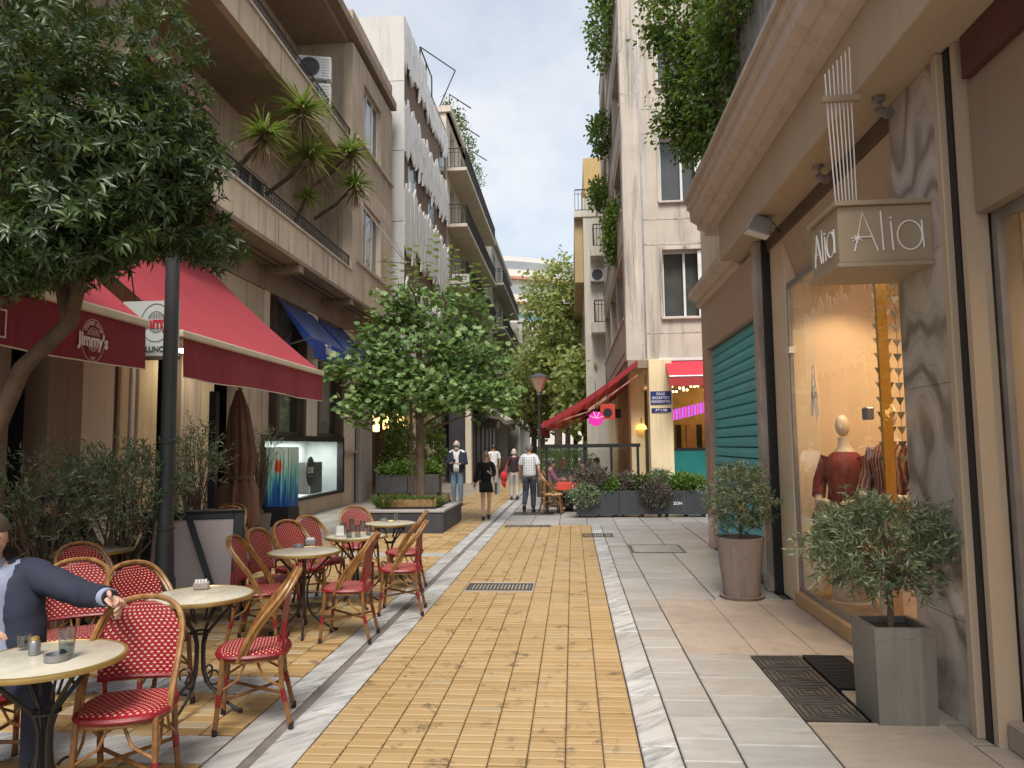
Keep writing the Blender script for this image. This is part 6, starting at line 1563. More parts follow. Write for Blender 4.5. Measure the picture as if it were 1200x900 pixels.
# upright shoots above the crown
sp_, sd_ = [], []
for (x, y, z0, z1) in ((-4.05, 15.3, 4.6, 5.9), (-3.5, 15.5, 5.2, 6.2), (-3.0, 15.3, 5.3, 6.35), (-2.6, 15.4, 4.9, 6.1), (-2.15, 15.5, 4.8, 5.7), (-3.75, 15.2, 5.0, 5.7), (-1.9, 15.4, 4.6, 5.3), (-4.35, 15.3, 4.4, 5.2), (-1.55, 15.4, 3.7, 4.5), (-3.3, 15.2, 4.9, 5.75), (-2.35, 15.2, 4.4, 5.5), (-4.75, 15.3, 3.6, 4.3)):
    for z in np.arange(z0, z1, .05):
        a = z*40; sp_.append((x+.05*math.cos(a)+.1*(z-z0), y+.05*math.sin(a), z)); sd_.append((math.cos(a), math.sin(a), .1))
leaves('shoots', np.array(sp_), np.array(sd_), rvec(len(sp_))*.4+np.array([0, 0, 1]), .13, .12, MAPLE, M['plane_leaf'], tr)

# street trees far down the lane
def street_tree(x, y, h, r, label, n=420, trunk_r=.22):
    t = thing('street_tree', label, 'tree', (x, y, 0), 0, 'plane trees down the lane', True)
    b = MB(); b.tube([(x, y, 0), (x+.1, y, h*.35), (x, y, h*.6), (x+.1, y, h*.9)], [trunk_r, trunk_r*.8, trunk_r*.55, .05], 9)
    branchy(b, (x, y, h*.35), [(x+r*.7*math.cos(a), y+r*.7*math.sin(a), h*q) for a, q in zip((0, 1.2, 2.4, 3.5, 4.6, 5.6), (.55, .7, .6, .75, .65, .8))], trunk_r*.4, 6, 0, .3)
    b.build('trunk', M['bark'], t, smooth=True)
    cps, cds = [], []
    for k in range(11):
        q = k/10; zc = h*(.40+.52*q); rr = r*(.62 if q < .8 else .4)
        ox, oy = r*.45*math.cos(k*2.4), r*.45*math.sin(k*2.4)
        p, d = clumps((x+ox, y+oy, zc), (rr, rr, h*.11), n//11, .35); cps.append(p); cds.append(d)
    cps, cds = np.concatenate(cps), np.concatenate(cds); P, D = spray(cps, cds, 8, .30, 0, .5, 1)
    leaves('crown', P, D, rvec(len(P))*.7+np.array([0, -.3, .7]), .22+.12*nrng.random(len(P)), .2, ROUND, M['far_leaf'], t, rnd=np.repeat(nrng.random(len(cps))*.55, 8)+nrng.random(len(P))*.45)
    return t
street_tree(-.9, 44, 12.8, 2.5, 'tall bright green street tree rising against the sky past the street lamp', 560, .26)
street_tree(-.4, 54, 11.8, 2.8, 'broad street tree behind the tallest one', 500)
street_tree(-2.6, 48, 8.2, 2.2, 'lower yellowish street tree beside the pale canopy', 420)
street_tree(.2, 60, 12.0, 3.2, 'street tree in front of the white far block', 420)
street_tree(-2.8, 68, 9.5, 3.0, 'dark street tree closing the far lane', 420)
street_tree(.5, 34.5, 6.2, 1.3, 'small street tree close to the cream apartment house', 200, .12)
# hedge at the far end, shrub bed by the restaurant far side
t = thing('hedge', 'clipped bright hedge at the far end of the lane behind the walkers', 'hedge', (-1, 33, 0), world_verts=True)
p, d = clumps((-.6, 33, .75), (1.9, .6, .75), 420, .6); P, D = spray(p, d, 9, .08); leaves('foliage', P, D, rvec(len(P)), .09, .06, ROUND, M['bright_leaf'], t)
MB().box(-2.3, 1.1, 32.6, 33.4, 0, .5).build('trough', M['planter_grey'], t)

# long planters in front of the restaurant
PX0, PX1 = .06, 3.06
for k, lab in enumerate(('long dark grey planter trough nearest the restaurant chairs', 'middle long dark grey planter trough on small feet', 'long dark grey planter trough beside the granite pier')):
    x0 = PX0+k*1.005; t = thing('planter_trough', lab, 'planter', (x0+.5, 17.4, 0), 0, 'planter troughs before the restaurant', True)
    b = MB()
    for (a, c, d, e) in ((x0, x0+1.0, 17.15, 17.18), (x0, x0+1.0, 17.57, 17.6), (x0, x0+.03, 17.18, 17.57), (x0+.97, x0+1.0, 17.18, 17.57)): b.box(a, c, d, e, .07, .62)
    b.build('trough', M['planter_grey'], t, bevel=.004)
    MB().box(x0+.03, x0+.97, 17.18, 17.57, .08, .56).build('soil', M['soil'], t)
    for sx in (x0+.06, x0+.5, x0+.9): MB().box(sx, sx+.05, 17.2, 17.5, 0, .069).build('foot', M['black_metal'], t)
    if k == 2: text_mesh('lettering', 'ZON', .09, M['white_letter'], t, facing((x0+.32, 17.146, .32), 0), .001, .002)
def shrub(x, y, z, rx, ry, rz, m, label, n=170, L=.07, W=.03, per=9, tm=LANCE, up=.3, name='shrub', group='shrubs in the planter troughs'):
    t = thing(name, label, 'shrub', (x, y, z-rz*.6), 0, group, True)
    p, d = clumps((x, y, z), (rx, ry, rz), n, .4); P, D = spray(p, d, per, .045, up)
    leaves('foliage', P, D, rvec(len(P)), L*(.7+.6*nrng.random(len(P))), W, tm, M[m], t)
    b = MB(); branchy(b, (x, y, z-rz*.95), [tuple(q) for q in p[:14]], .012, 5, 0, .02); b.build('stems', M['bark'], t)
    return t
shrub(.42, 17.35, .86, .42, .28, .34, 'purple_leaf', 'tall purple grey sage bush at the end of the troughs', 260)
shrub(.26, 17.12, .52, .34, .22, .24, 'olive_leaf', 'grey green shrub spilling over the trough end', 170)
shrub(.85, 17.35, .74, .26, .2, .15, 'bright_leaf', 'fresh green low plant between the two purple bushes', 150, .06, .05, 9, ROUND)
shrub(1.25, 17.38, .80, .26, .2, .20, 'purple_leaf', 'smaller reddish purple bush in the middle trough', 150)
shrub(1.6, 17.35, .76, .32, .2, .18, 'shrub_green', 'green shrub in the middle trough before the cream pillar', 190, .06, .04)
shrub(1.88, 17.15, .55, .36, .24, .30, 'purple_leaf', 'grey purple shrub hanging over the trough front', 260)
shrub(2.02, 17.4, .85, .25, .2, .22, 'olive_leaf', 'upright olive grey shrub beside the cream pillar', 150)
shrub(2.62, 17.35, .77, .42, .22, .19, 'bright_leaf', 'bright green bushy plant in the last trough', 240, .06, .05, 9, ROUND)

# potted olives by the boutique
def olive_ball(x, y, z0, stem_top, c, r, label, pot, n=300):
    t = thing('olive_tree', label, 'tree', (x, y, z0), 0, 'potted olive trees by the boutique', True)
    b = MB(); b.tube([(x, y, z0-.05), (x+.012, y, (z0+stem_top)/2), (x, y, stem_top), (x, y, stem_top+.25)], [.022, .019, .016, .008], 8)
    p, d = clumps(c, r, n, .45)
    nzv = np.sin(p[:, 0]*13)*np.sin(p[:, 1]*11+1)*np.sin(p[:, 2]*12); p, d = p[nzv > -.35], d[nzv > -.35]
    kk = nrng.random(len(p)) < .10; p[kk] = np.array(c)+(p[kk]-np.array(c))*(1.12+.28*nrng.random((kk.sum(), 1)))
    branchy(b, (x, y, stem_top), [tuple(q) for q in p[:40]], .009, 5, .02, .03); b.build('trunk', M['bark'], t, smooth=True)
    n = len(p); per = 13; ax = unit(d+nrng.normal(size=(n, 3))*.6+np.array([0, 0, .25])); s_ = (np.arange(per)/per*.13)
    P = (p[:, None, :]+ax[:, None, :]*s_[None, :, None]).reshape(-1, 3); D = np.repeat(ax, per, 0)*.6+rvec(n*per)*.75
    leaves('crown', P, D, rvec(n*per), .046+.024*nrng.random(n*per), .0115, LANCE, M['olive_leaf'], t)
    return t
M['terracotta'] = plaster('greyed_terracotta', (.25, .20, .17), .14, .4, .8); M['concrete_pot'] = plaster('polished_concrete', (.175, .165, .145), .28, .6, .55)
x, y = 1.83, 8.35
t = thing('round_pot', 'tall round greyish terracotta pot with saucer before the shutter', 'pot', (x, y, 0))
MB().lathe([(.0, .03), (.19, .03), (.255, .62), (.262, .66), (.235, .66), (.225, .6), (0, .6)], 32, cap=False).build('pot', M['terracotta'], t, smooth=True)
MB().lathe([(0, .002), (.23, .002), (.245, .035), (.2, .032)], 32, cap=False).build('saucer', M['terracotta'], t, smooth=True)
MB().lathe([(0, .605), (.225, .605), (.225, .61), (0, .61)], 24, cap=False).build('soil', M['soil'], t)
olive_ball(x, y, .6, .9, (x+.02, y, 1.10), (.32, .31, .32), 'clipped round olive bush in the round terracotta pot', t, 440)
x, y = 1.97, 4.84
t = thing('square_planter', 'tall tapered square concrete planter by the marble pier', 'planter', (x, y, 0), .02)
b = MB(); a0, a1, h = .172, .178, .57
for (q0, q1) in (((-1, -1), (1, -1)), ((1, -1), (1, 1)), ((1, 1), (-1, 1)), ((-1, 1), (-1, -1))):
    b.quad((q0[0]*a0, q0[1]*a0, 0), (q1[0]*a0, q1[1]*a0, 0), (q1[0]*a1, q1[1]*a1, h), (q0[0]*a1, q0[1]*a1, h))
    b.quad((q0[0]*a1, q0[1]*a1, h), (q1[0]*a1, q1[1]*a1, h), (q1[0]*(a1-.03), q1[1]*(a1-.03), h), (q0[0]*(a1-.03), q0[1]*(a1-.03), h))
    b.quad((q0[0]*(a1-.03), q0[1]*(a1-.03), h), (q1[0]*(a1-.03), q1[1]*(a1-.03), h), (q1[0]*(a1-.03), q1[1]*(a1-.03), h-.1), (q0[0]*(a1-.03), q0[1]*(a1-.03), h-.1))
b.build('pot', M['concrete_pot'], t)
MB().box(-.16, .16, -.16, .16, h-.06, h-.04).build('soil', M['soil'], t)
olive_ball(x-.01, y, .5, .85, (x-.04, y, 1.03), (.39, .34, .25), 'spreading olive bush in the square concrete planter', t, 560)

# olive shrubs round the cafe
def olive_shrub(x, y, z, r, label, n=260, stems=9, base=None, Ls=1.0):
    t = thing('olive_shrub', label, 'shrub', (x, y, 0), 0, 'olive shrubs at the cafe front', True)
    bz = (x, y, .45) if base is None else base
    MB().lathe([(.0, .0), (.17, 0), (.22, .45), (.19, .45), (.18, .4), (0, .4)], 20, (x, y, 0), cap=False).build('pot', M['terracotta'], t, smooth=True)
    b = MB(); p, d = clumps((x, y, z), r, n, .25)
    branchy(b, bz, [tuple(q) for q in p[:stems*4]], .016, 5, .05, .08); b.build('stems', M['bark'], t)
    per = 12; n = len(p); ax = unit(d*.5+nrng.normal(size=(n, 3))*.5+np.array([0, 0, .5])); s_ = (np.arange(per)/per*.26)
    P = (p[:, None, :]+ax[:, None, :]*s_[None, :, None]).reshape(-1, 3); D = np.repeat(ax, per, 0)*.7+rvec(n*per)*.7
    leaves('foliage', P, D, rvec(n*per), (.05+.02*nrng.random(n*per))*Ls, .013*Ls, LANCE, M['olive_leaf'], t)
    return t
olive_shrub(-4.25, 6.6, 1.30, (.5, .45, .36), 'large loose olive shrub left of the lamp post', 300, Ls=1.2)
olive_shrub(-4.75, 6.3, 1.25, (.45, .5, .4), 'olive shrub in shade behind the wooden table', 150, Ls=1.2)
olive_shrub(-4.75, 8.9, 1.62, (.30, .35, .38), 'olive shrub between lamp post and closed parasol', 130)
olive_shrub(-6.0, 13.6, 1.75, (.35, .5, .3), 'thin olive shrub past the closed parasol near the painted cabinet', 70)

# hedge trough by the porch
t = thing('porch_planter', 'dark timber planter with low green hedge in front of the porch', 'planter', (-5.4, 22.9, 0), world_verts=True)
for k in range(2):
    b = MB().box(-6.2+k*1.02, -5.2+k*1.02, 22.55, 23.05, .25, .82).build('box', plain('dark_timber', (.06, .055, .055), .7, .2, 4), t, bevel=.01)
for x in (-6.18, -5.2, -4.25): MB().box(x, x+.08, 22.6, 23.0, 0, .249).build('leg', M['black_metal'], t)
p, d = clumps((-5.2, 22.8, .98), (1.05, .3, .2), 330, .4); P, D = spray(p, d, 9, .06); leaves('hedge', P, D, rvec(len(P)), .09, .06, ROUND, M['bright_leaf'], t)
shrub(-6.0, 24.8, 1.5, .6, .5, 1.2, 'shrub_green', 'dark tall shrub standing in the shaded porch', 260, .14, .07, 9, LANCE, .2, 'shrub', 'porch shrubs')
shrub(-4.9, 25.2, 1.5, .5, .5, 1.1, 'shrub_green', 'dark shrub in the porch near its middle column', 220, .14, .07, 9, LANCE, .2, 'shrub', 'porch shrubs')

# yuccas on the balcony
def yucca(x, y, z, tip, r, label, dry=True):
    t = thing('yucca', label, 'plant', (x, y, z), 0, 'yucca heads on the taupe balcony', True)
    b = MB(); b.tube([(x, y, z), ((x+tip[0])/2+.05, (y+tip[1])/2, (z+tip[2])/2-.05), tip], [.05, .045, .04], 8); b.build('stem', M['bark'], t, smooth=True)
    n = 110; D = rvec(n); D[:, 2] = np.abs(D[:, 2])*.9-.25; D = unit(D)
    leaves('rosette', np.array(tip)[None]+D*.03, D, np.array([0, 0, 1.])+rvec(n)*.3, r*(.8+.3*nrng.random(n)), .05, BLADE, M['yucca_leaf'], t, kind=None, droop=.18)
    if dry:
        m = 55; D = rvec(m); D[:, 2] = -np.abs(D[:, 2])-.5; D = unit(D)
        leaves('dry_leaves', np.repeat((np.array(tip)-np.array([0, 0, .1]))[None], m, 0), D, rvec(m), r*(.7+.4*nrng.random(m)), .03, BLADE, M['dry_leaf'], t, kind=None)
    return t
def yt(u, v, X): 
    yy, zz = OX(u, v, X); return (X, yy, zz)
for (u, v, X, by, r, lab) in ((353, 128, -5.55, 15.6, .62, 'topmost yucca head on the taupe balcony'), (310, 158, -5.7, 13.9, .50, 'yucca head set apart from the cluster, in front of the balcony door'), (364, 180, -5.6, 15.9, .62, 'wide yucca head below the topmost one'), (412, 178, -5.6, 18.0, .55, 'yucca head beside the bay with long dry skirt'), (416, 217, -5.55, 18.3, .50, 'lower yucca head against the bay wall'), (360, 232, -5.85, 15.6, .30, 'small young yucca just above the balcony rail')):
    tip = yt(u, v, X); yucca(-6.75, tip[1]+.35, tip[2]-.75 if v < 230 else 6.2, tip, r*1.3, lab, v < 230)

# climbers on the boutique balcony
t = thing('climbing_plant', 'mass of green climber spilling over the boutique cornice', 'climber', (2.1, 8, 5.1), world_verts=True)
cps, cds = [], []
for c, r, n in [((2.0, 8.6, 5.9), (.45, 1.1, .85), 420), ((2.0, 7.6, 6.6), (.5, 1.3, .9), 420), ((1.95, 9.3, 6.4), (.5, .8, 1.1), 380), ((2.1, 6.6, 7.3), (.5, 1.2, .9), 320), ((1.75, 9.6, 7.4), (.6, .7, .7), 240), ((1.6, 9.7, 6.55), (.3, .4, .45), 110), ((1.72, 9.75, 5.85), (.22, .35, .3), 90), ((1.9, 9.4, 8.3), (.6, .9, .6), 160), ((1.35, 9.8, 7.35), (.3, .3, .08), 45), ((1.4, 9.8, 6.1), (.22, .3, .09), 40), ((1.3, 9.8, 8.05), (.35, .3, .10), 45)]:
    p, d = clumps(c, r, n, .4); cps.append(p); cds.append(d)
cps, cds = np.concatenate(cps), np.concatenate(cds); k = cps[:, 2] > 5.13; cps, cds = cps[k], cds[k]
P, D = spray(cps, cds, 9, .09, -.3, .6, .8)
leaves('foliage', P, D, rvec(len(P))*.6+np.array([-.4, -.2, .8]), .055+.035*nrng.random(len(P)), .05, ROUND, M['ivy_leaf'], t, rnd=np.repeat(nrng.random(len(cps))*.6, 9)+nrng.random(len(P))*.4)
b = MB(); branchy(b, (2.2, 8.2, 5.2), [tuple(q) for q in cps[::30]], .014, 5, 0, .1); b.build('stems', M['bark'], t)
rl = thing('balcony_railing', 'grey picket railing behind the climber on the boutique balcony', 'railing', (1.85, 6, 5.1), world_verts=True)
for k in range(48):
    yy = 1.2+k*.18; MB().box(1.86, 1.88, yy, yy+.13, 5.12, 6.05).build('picket', plain('weathered_grey_paint', (.22, .23, .23), .7, .25, 6) if k == 0 else bpy.data.materials['weathered_grey_paint'], rl)
MB().box(1.84, 1.90, 1.1, 9.95, 6.051, 6.1).build('rail', M['rail_iron'], rl)
# creepers on the loggia edge of the corner building
for (c, r, n, lab) in (((1.15, 22.5, 15.0), (.35, 1.5, 1.3), 110, 'dark green roof plants over the top loggia'), ((1.15, 25, 12.6), (.25, 1.2, .7), 80, 'creeper hanging on the upper loggia parapet'), ((1.38, 22.6, 8.3), (.16, .9, 1.0), 130, 'yellow green creeper hanging at the middle loggia'), ((1.15, 26.5, 11.0), (.28, 1.2, .45), 70, 'spiky plant on the loggia beyond the creeper')):
    t = thing('hanging_creeper', lab, 'creeper', c, 0, 'plants on the corner building loggias', True)
    p, d = clumps(c, r, n, .35); P, D = spray(p, d, 9, .11, -.2); leaves('foliage', P, D, rvec(len(P)), .13, .09, ROUND, M['ivy_leaf'] if 'dark' in lab or 'upper' in lab else M['bright_leaf'], t)
    b = MB(); branchy(b, (1.5, c[1], c[2]-r[2]*.5), [tuple(q) for q in p[:10]], .02, 5); b.build('stems', M['bark'], t)

# far street lamp
t = thing('street_lamp', 'dark street lamp with flared lantern standing by the restaurant awning', 'street lamp', (OY(632, 500, 24)[0], 24, 0))
MB().lathe([(.11, 0), (.11, .7), (.06, .8), (.05, 3.3), (.09, 3.35), (.05, 3.45)], 12).build('pole', M['post_grey'], t, smooth=True)
MB().lathe([(.06, 3.45), (.32, 3.9), (.33, 3.93)], 8).build('lantern', plain('frosted_lantern', (.58, .50, .40), .4), t)
MB().lathe([(.36, 3.93), (.34, 3.97), (.05, 4.08)], 8).build('cap', M['post_grey'], t)
# ------------------------------------------------------------------ people
M['skin'] = plain('skin', (.50, .29, .20), .5, .08, 8, .05, 80, **{'Subsurface__Weight': .1})
M['skin_light'] = plain('skin_light', (.56, .34, .25), .5, .08, 8, .05, 80, **{'Subsurface__Weight': .1})
def skin_mesh(verts, edges, radii, root=0, sub=2):
    me = bpy.data.meshes.new('tmp'); me.from_pydata(verts, edges, [])
    o = bpy.data.objects.new('tmp', me); COL.objects.link(o)
    sk = o.modifiers.new('s', 'SKIN'); sk.use_smooth_shade = True; sk.branch_smoothing = .35
    if not me.skin_vertices: 
        bpy.context.view_layer.objects.active = o
    for i, r in enumerate(radii):
        sv = me.skin_vertices[0].data[i]; sv.radius = r if isinstance(r, tuple) else (r, r); sv.use_root = (i == root)
    ss = o.modifiers.new('ss', 'SUBSURF'); ss.levels = sub; ss.render_levels = sub
    dg = bpy.context.evaluated_depsgraph_get(); dg.update()
    out = bpy.data.meshes.new_from_object(o.evaluated_get(dg)); bpy.data.objects.remove(o); bpy.data.meshes.remove(me)
    return out
def merge(name, meshes_, mb, m, parent):
    """join evaluated skin meshes and extra MB geometry into one mesh object"""
    b = MB()
    for me in meshes_:
        n = len(b.v); b.v += [tuple(v.co) for v in me.vertices]; b.f += [tuple(i+n for i in p.vertices) for p in me.polygons]; bpy.data.meshes.remove(me)
    if mb is not None:
        n = len(b.v); b.v += mb.v; b.f += [tuple(i+n for i in f) for f in mb.f]
    return b.build(name, m, parent, smooth=True)
def wrinkled(pts, radii, n=22, seg=26, amp=.07, seed=1.0):
    """a cloth tube with creases running round and across it"""
    pts = [Vector(p) for p in pts]; L = [0]
    for a, b_ in zip(pts, pts[1:]): L.append(L[-1]+(b_-a).length)
    out, rr = [], []
    for k in range(seg+1):
        s = L[-1]*k/seg; out.append(Vector([np.interp(s, L, [p[i] for p in pts]) for i in range(3)])); rr.append(float(np.interp(s, L, radii)))
    mb = MB(); mb.tube(out, rr, n)
    for k in range(seg+1):
        c = out[k]
        for j in range(n):
            v_ = Vector(mb.v[k*n+j]); d = v_-c; a = 2*PI*j/n; s = k/seg
            w = math.sin(s*34*seed+2.2*math.sin(a+seed))*.5+math.sin(s*61+3*math.cos(a*1.0+2*seed))*.3+math.sin(a*3+s*9)*.35
            mb.v[k*n+j] = tuple(c+d*(1+amp*w))
    return mb
def chain(pts, radii):
    return skin_mesh(pts, [(i, i+1) for i in range(len(pts)-1)], radii)
def head_geo(mb, c, s=1.0, yaw=0.0, pitch=0.0):
    """skull, jaw, nose, brow, lips, ears; returns the transform"""
    st = len(mb.v); n, m_ = 24, 18
    for i in range(m_+1):
        th = PI*i/m_; z = -math.cos(th)
        for j in range(n):
            a = 2*PI*j/n; x, y = math.sin(th)*math.sin(a), math.sin(th)*math.cos(a)
            X, Y, Z = x*.076, y*.095, z*.118
            if Z < 0: X *= 1-.32*(-z)**1.5; Y *= 1-.12*(-z); 
            if Z < 0 and y > 0: Y += .012*(-z)
            if y > .6 and abs(x) < .5:
                k = math.exp(-(x/.16)**2)
                Y += k*(.024*math.exp(-((z+.18)/.16)**2)+.010*math.exp(-((z-.02)/.2)**2))      # nose
                Y += .007*math.exp(-(x/.3)**2)*math.exp(-((z+.50)/.07)**2)-.003*math.exp(-(x/.3)**2)*math.exp(-((z+.55)/.02)**2)  # lips
                Y += .006*math.exp(-((z-.2)/.09)**2)-.010*math.exp(-((abs(x)-.33)/.14)**2)*math.exp(-((z-.02)/.10)**2)      # brow, eye sockets
            if y < 0: Y *= 1.06
            mb.v.append((X*s, Y*s, Z*s))
    for i in range(m_):
        for j in range(n):
            a = st+i*n+j; b = st+i*n+(j+1) % n; mb.f.append((a, b, b+n, a+n))
    for sx in (-1, 1):
        k = len(mb.v); mb.ball((sx*.077*s, -.008*s, -.005*s), .03*s, 8, 6, .35, .6, 1)
    M_ = Matrix.Translation(c) @ Matrix.Rotation(yaw, 4, 'Z') @ Matrix.Rotation(pitch, 4, 'X')
    mb.xf(M_, st); return M_
def hand_geo(mb, wrist, d, nrm, s=1.0, curl=.5, thumb=1):
    """palm with five bent fingers; d points along the hand, nrm out of the back of the hand"""
    w = Vector(wrist); d = Vector(d).normalized(); nrm = Vector(nrm); x = d.cross(nrm).normalized(); nrm = x.cross(d).normalized()
    def P(a, b, c): return w+x*a*s+d*b*s+nrm*c*s
    mb.tube([P(0, -.02, 0), P(0, .02, 0), P(0, .06, .002), P(0, .092, 0)], [.026*s, .036*s, .042*s, .036*s], 10, flat=.42)
    for k, (a, L) in enumerate(((-.033, .068), (-.011, .078), (.011, .074), (.033, .056))):
        p = P(a, .088, 0); pts = [p]; ang = 0
        for q in range(3):
            ang += curl*(.5 if q == 0 else .8); seg = L*(.45, .32, .23)[q]*s
            p = p+d*math.cos(ang)*seg-nrm*math.sin(ang)*seg; pts.append(p)
        mb.tube(pts, [.0092*s, .0088*s, .008*s, .006*s], 7)
    p = P(-.03*thumb, .015, -.006); dd = (d*.7-x*thumb*.7-nrm*.25).normalized(); d2 = (d*.95-x*thumb*.15-nrm*.3).normalized()
    mb.tube([p, p+dd*.042*s, p+dd*.042*s+d2*.03*s, p+dd*.042*s+d2*.052*s], [.013*s, .0108*s, .0095*s, .007*s], 7)

def person(label, loc, rotz, J, outfit, hair, H=1.72, skin='skin', head_yaw=0, head_pitch=0, group=None, hands=True, cat='person', build=1.0, curl=.45, hairline=.32):
    """J overrides joints of a 1.75 m figure facing +y; outfit: list of (part, kind, material, params)"""
    t = thing('person', label, cat, loc, rotz, group); k = H/1.75; t.scale = (k, k, k)
    S = {'pel': (0, 0, .95), 'sp': (0, -.01, 1.12), 'ch': (0, 0, 1.30), 'nb': (0, -.01, 1.46), 'nk': (0, .005, 1.54), 'hd': (0, .022, 1.635)}
    for s, n in ((1, 'R'), (-1, 'L')):
        S.update({'sh'+n: (s*.175, -.005, 1.42), 'el'+n: (s*.225, -.02, 1.15), 'wr'+n: (s*.22, .06, .91), 'hn'+n: (s*.215, .09, .88),
                  'hip'+n: (s*.085, 0, .92), 'kn'+n: (s*.095, .02, .5), 'an'+n: (s*.095, -.02, .09), 'toe'+n: (s*.105, .13, .03)})
    S.update(J)
    ids = ['pel', 'sp', 'ch', 'nb', 'nk', 'shR', 'elR', 'wrR', 'shL', 'elL', 'wrL', 'hipR', 'knR', 'anR', 'hipL', 'knL', 'anL']
    ix = {n: i for i, n in enumerate(ids)}
    ed = [('pel', 'sp'), ('sp', 'ch'), ('ch', 'nb'), ('nb', 'nk'), ('nb', 'shR'), ('shR', 'elR'), ('elR', 'wrR'), ('nb', 'shL'), ('shL', 'elL'), ('elL', 'wrL'), ('pel', 'hipR'), ('hipR', 'knR'), ('knR', 'anR'), ('pel', 'hipL'), ('hipL', 'knL'), ('knL', 'anL')]
    B = build
    rad = {'pel': (.135*B, .10*B), 'sp': (.125*B, .095*B), 'ch': (.15*B, .105*B), 'nb': (.075, .065), 'nk': .052, 'shR': .055, 'elR': .04, 'wrR': .027, 'shL': .055, 'elL': .04, 'wrL': .027, 'hipR': .085, 'knR': .055, 'anR': .036, 'hipL': .085, 'knL': .055, 'anL': .036}
    me = skin_mesh([S[n] for n in ids], [(ix[a], ix[b]) for a, b in ed], [rad[n] for n in ids], 0, 2)
    mb = MB(); hm = head_geo(mb, S['hd'], 1.0, head_yaw, head_pitch)
    mb.tube([S['nb'], S['nk'], Vector(S['hd'])+Vector((0, -.01, -.04))], [.07, .056, .055], 12)
    for n, s in (('R', 1), ('L', -1)):
        w = Vector(S['wr'+n]); d = Vector(S['hn'+n])-w
        hand_geo(mb, w, d, (s*.9, .0, .25) if abs(d.normalized().x) < .8 else (0, 0, 1), 1.0, curl, s)
        a, tt = Vector(S['an'+n]), Vector(S['toe'+n]); mb.tube([a, a.lerp(tt, .5)-Vector((0, 0, .02)), tt], [.04, .042, .03], 8)
    body = merge('body', [me], mb, M[skin], t)
    eye = MB()
    for sx in (-1, 1): eye.ball(hm @ Vector((sx*.027, .079, .004)), .0095, 8, 6)
    eye.build('eyes', plain('eye_dark', (.03, .025, .02), .2) if 'eye_dark' not in bpy.data.materials else bpy.data.materials['eye_dark'], t, smooth=True)
    V = lambda n: Vector(S[n])
    for part, kind, m, pr in outfit:
        if kind == 'top':
            sl, wide = pr.get('sleeve', 1.0), pr.get('w', 1.0); names = ['pel', 'sp', 'ch', 'nb']
            vs = [V('pel')+Vector((0, 0, -.02*pr.get('long', 1))), V('pel')+Vector((0, 0, .06)), V('sp'), V('ch'), V('nb')+Vector((0, 0, .015))]; rs = [(.16*B*wide, .125*B*wide), (.155*B*wide, .12*B*wide), (.145*B*wide, .115*B*wide), (.168*B*wide, .125*B*wide), (.085, .075)]
            e = [(0, 1), (1, 2), (2, 3), (3, 4)]
            for n in ('R', 'L'):
                i0 = len(vs); sh, el, wr = V('sh'+n), V('el'+n), V('wr'+n)
                vs += [sh, sh.lerp(el, .55)]; rs += [.078*wide, .068*wide]; e += [(4, i0), (i0, i0+1)]
                if sl > .5:
                    vs += [el, el.lerp(wr, .95)]; rs += [.058*wide, .044*wide*pr.get('cuff', 1)]; e += [(i0+1, i0+2), (i0+2, i0+3)]
                else:
                    vs += [sh.lerp(el, .85)]; rs += [.07*wide]; e += [(i0+1, i0+2)]
            merge(part, [skin_mesh(vs, e, rs, 0, 2)], None, m, t)
        elif kind == 'legs':
            end = pr.get('end', 1.0); vs = [V('pel')+Vector((0, 0, .05)), V('pel')]; rs = [(.15*B, .12*B), (.155*B, .125*B)]; e = [(0, 1)]; w = pr.get('w', 1.0)
            for n in ('R', 'L'):
                i0 = len(vs); h, kn, an = V('hip'+n), V('kn'+n), V('an'+n)
                if end > .6: vs += [h+Vector((0, 0, -.03)), kn, kn.lerp(an, .5), kn.lerp(an, .98)]; rs += [.10*w, .078*w, .068*w, .06*w]; e += [(1, i0), (i0, i0+1), (i0+1, i0+2), (i0+2, i0+3)]
                else: vs += [h+Vector((0, 0, -.03)), h.lerp(kn, end)]; rs += [.105*w, .10*w]; e += [(1, i0), (i0, i0+1)]
            merge(part, [skin_mesh(vs, e, rs, 1, 2)], None, m, t)
        elif kind == 'skirt':
            b = MB(); b.lathe([(.125*B, .12), (.16*B, 0), (.19*B, -.14), (.20*B, -.24), (.19*B, -.24), (.15*B, -.02)], 24, tuple(V('pel')), 1, .8, cap=False); b.build(part, m, t, smooth=True)
        elif kind == 'shoes':
            for n in ('R', 'L'):
                a, tt = V('an'+n), V('toe'+n); d = (tt-a); b = MB()
                heel = a-Vector((d.x, d.y, 0)).normalized()*.05; heel.z = tt.z+.01 if a.z < .2 else a.z-.05
                b.tube([heel+Vector((0, 0, .03)), a+Vector((0, 0, -.025)), a.lerp(tt, .6)+Vector((0, 0, -.005)), tt+Vector((0, 0, .005)), tt+d.normalized()*.04], [.038, .05, .046, .04, .018], 10); b.build(part, m, t, smooth=True)
        elif kind == 'mesh':
            pr['fn'](S, hm).build(part, m, t, smooth=True)
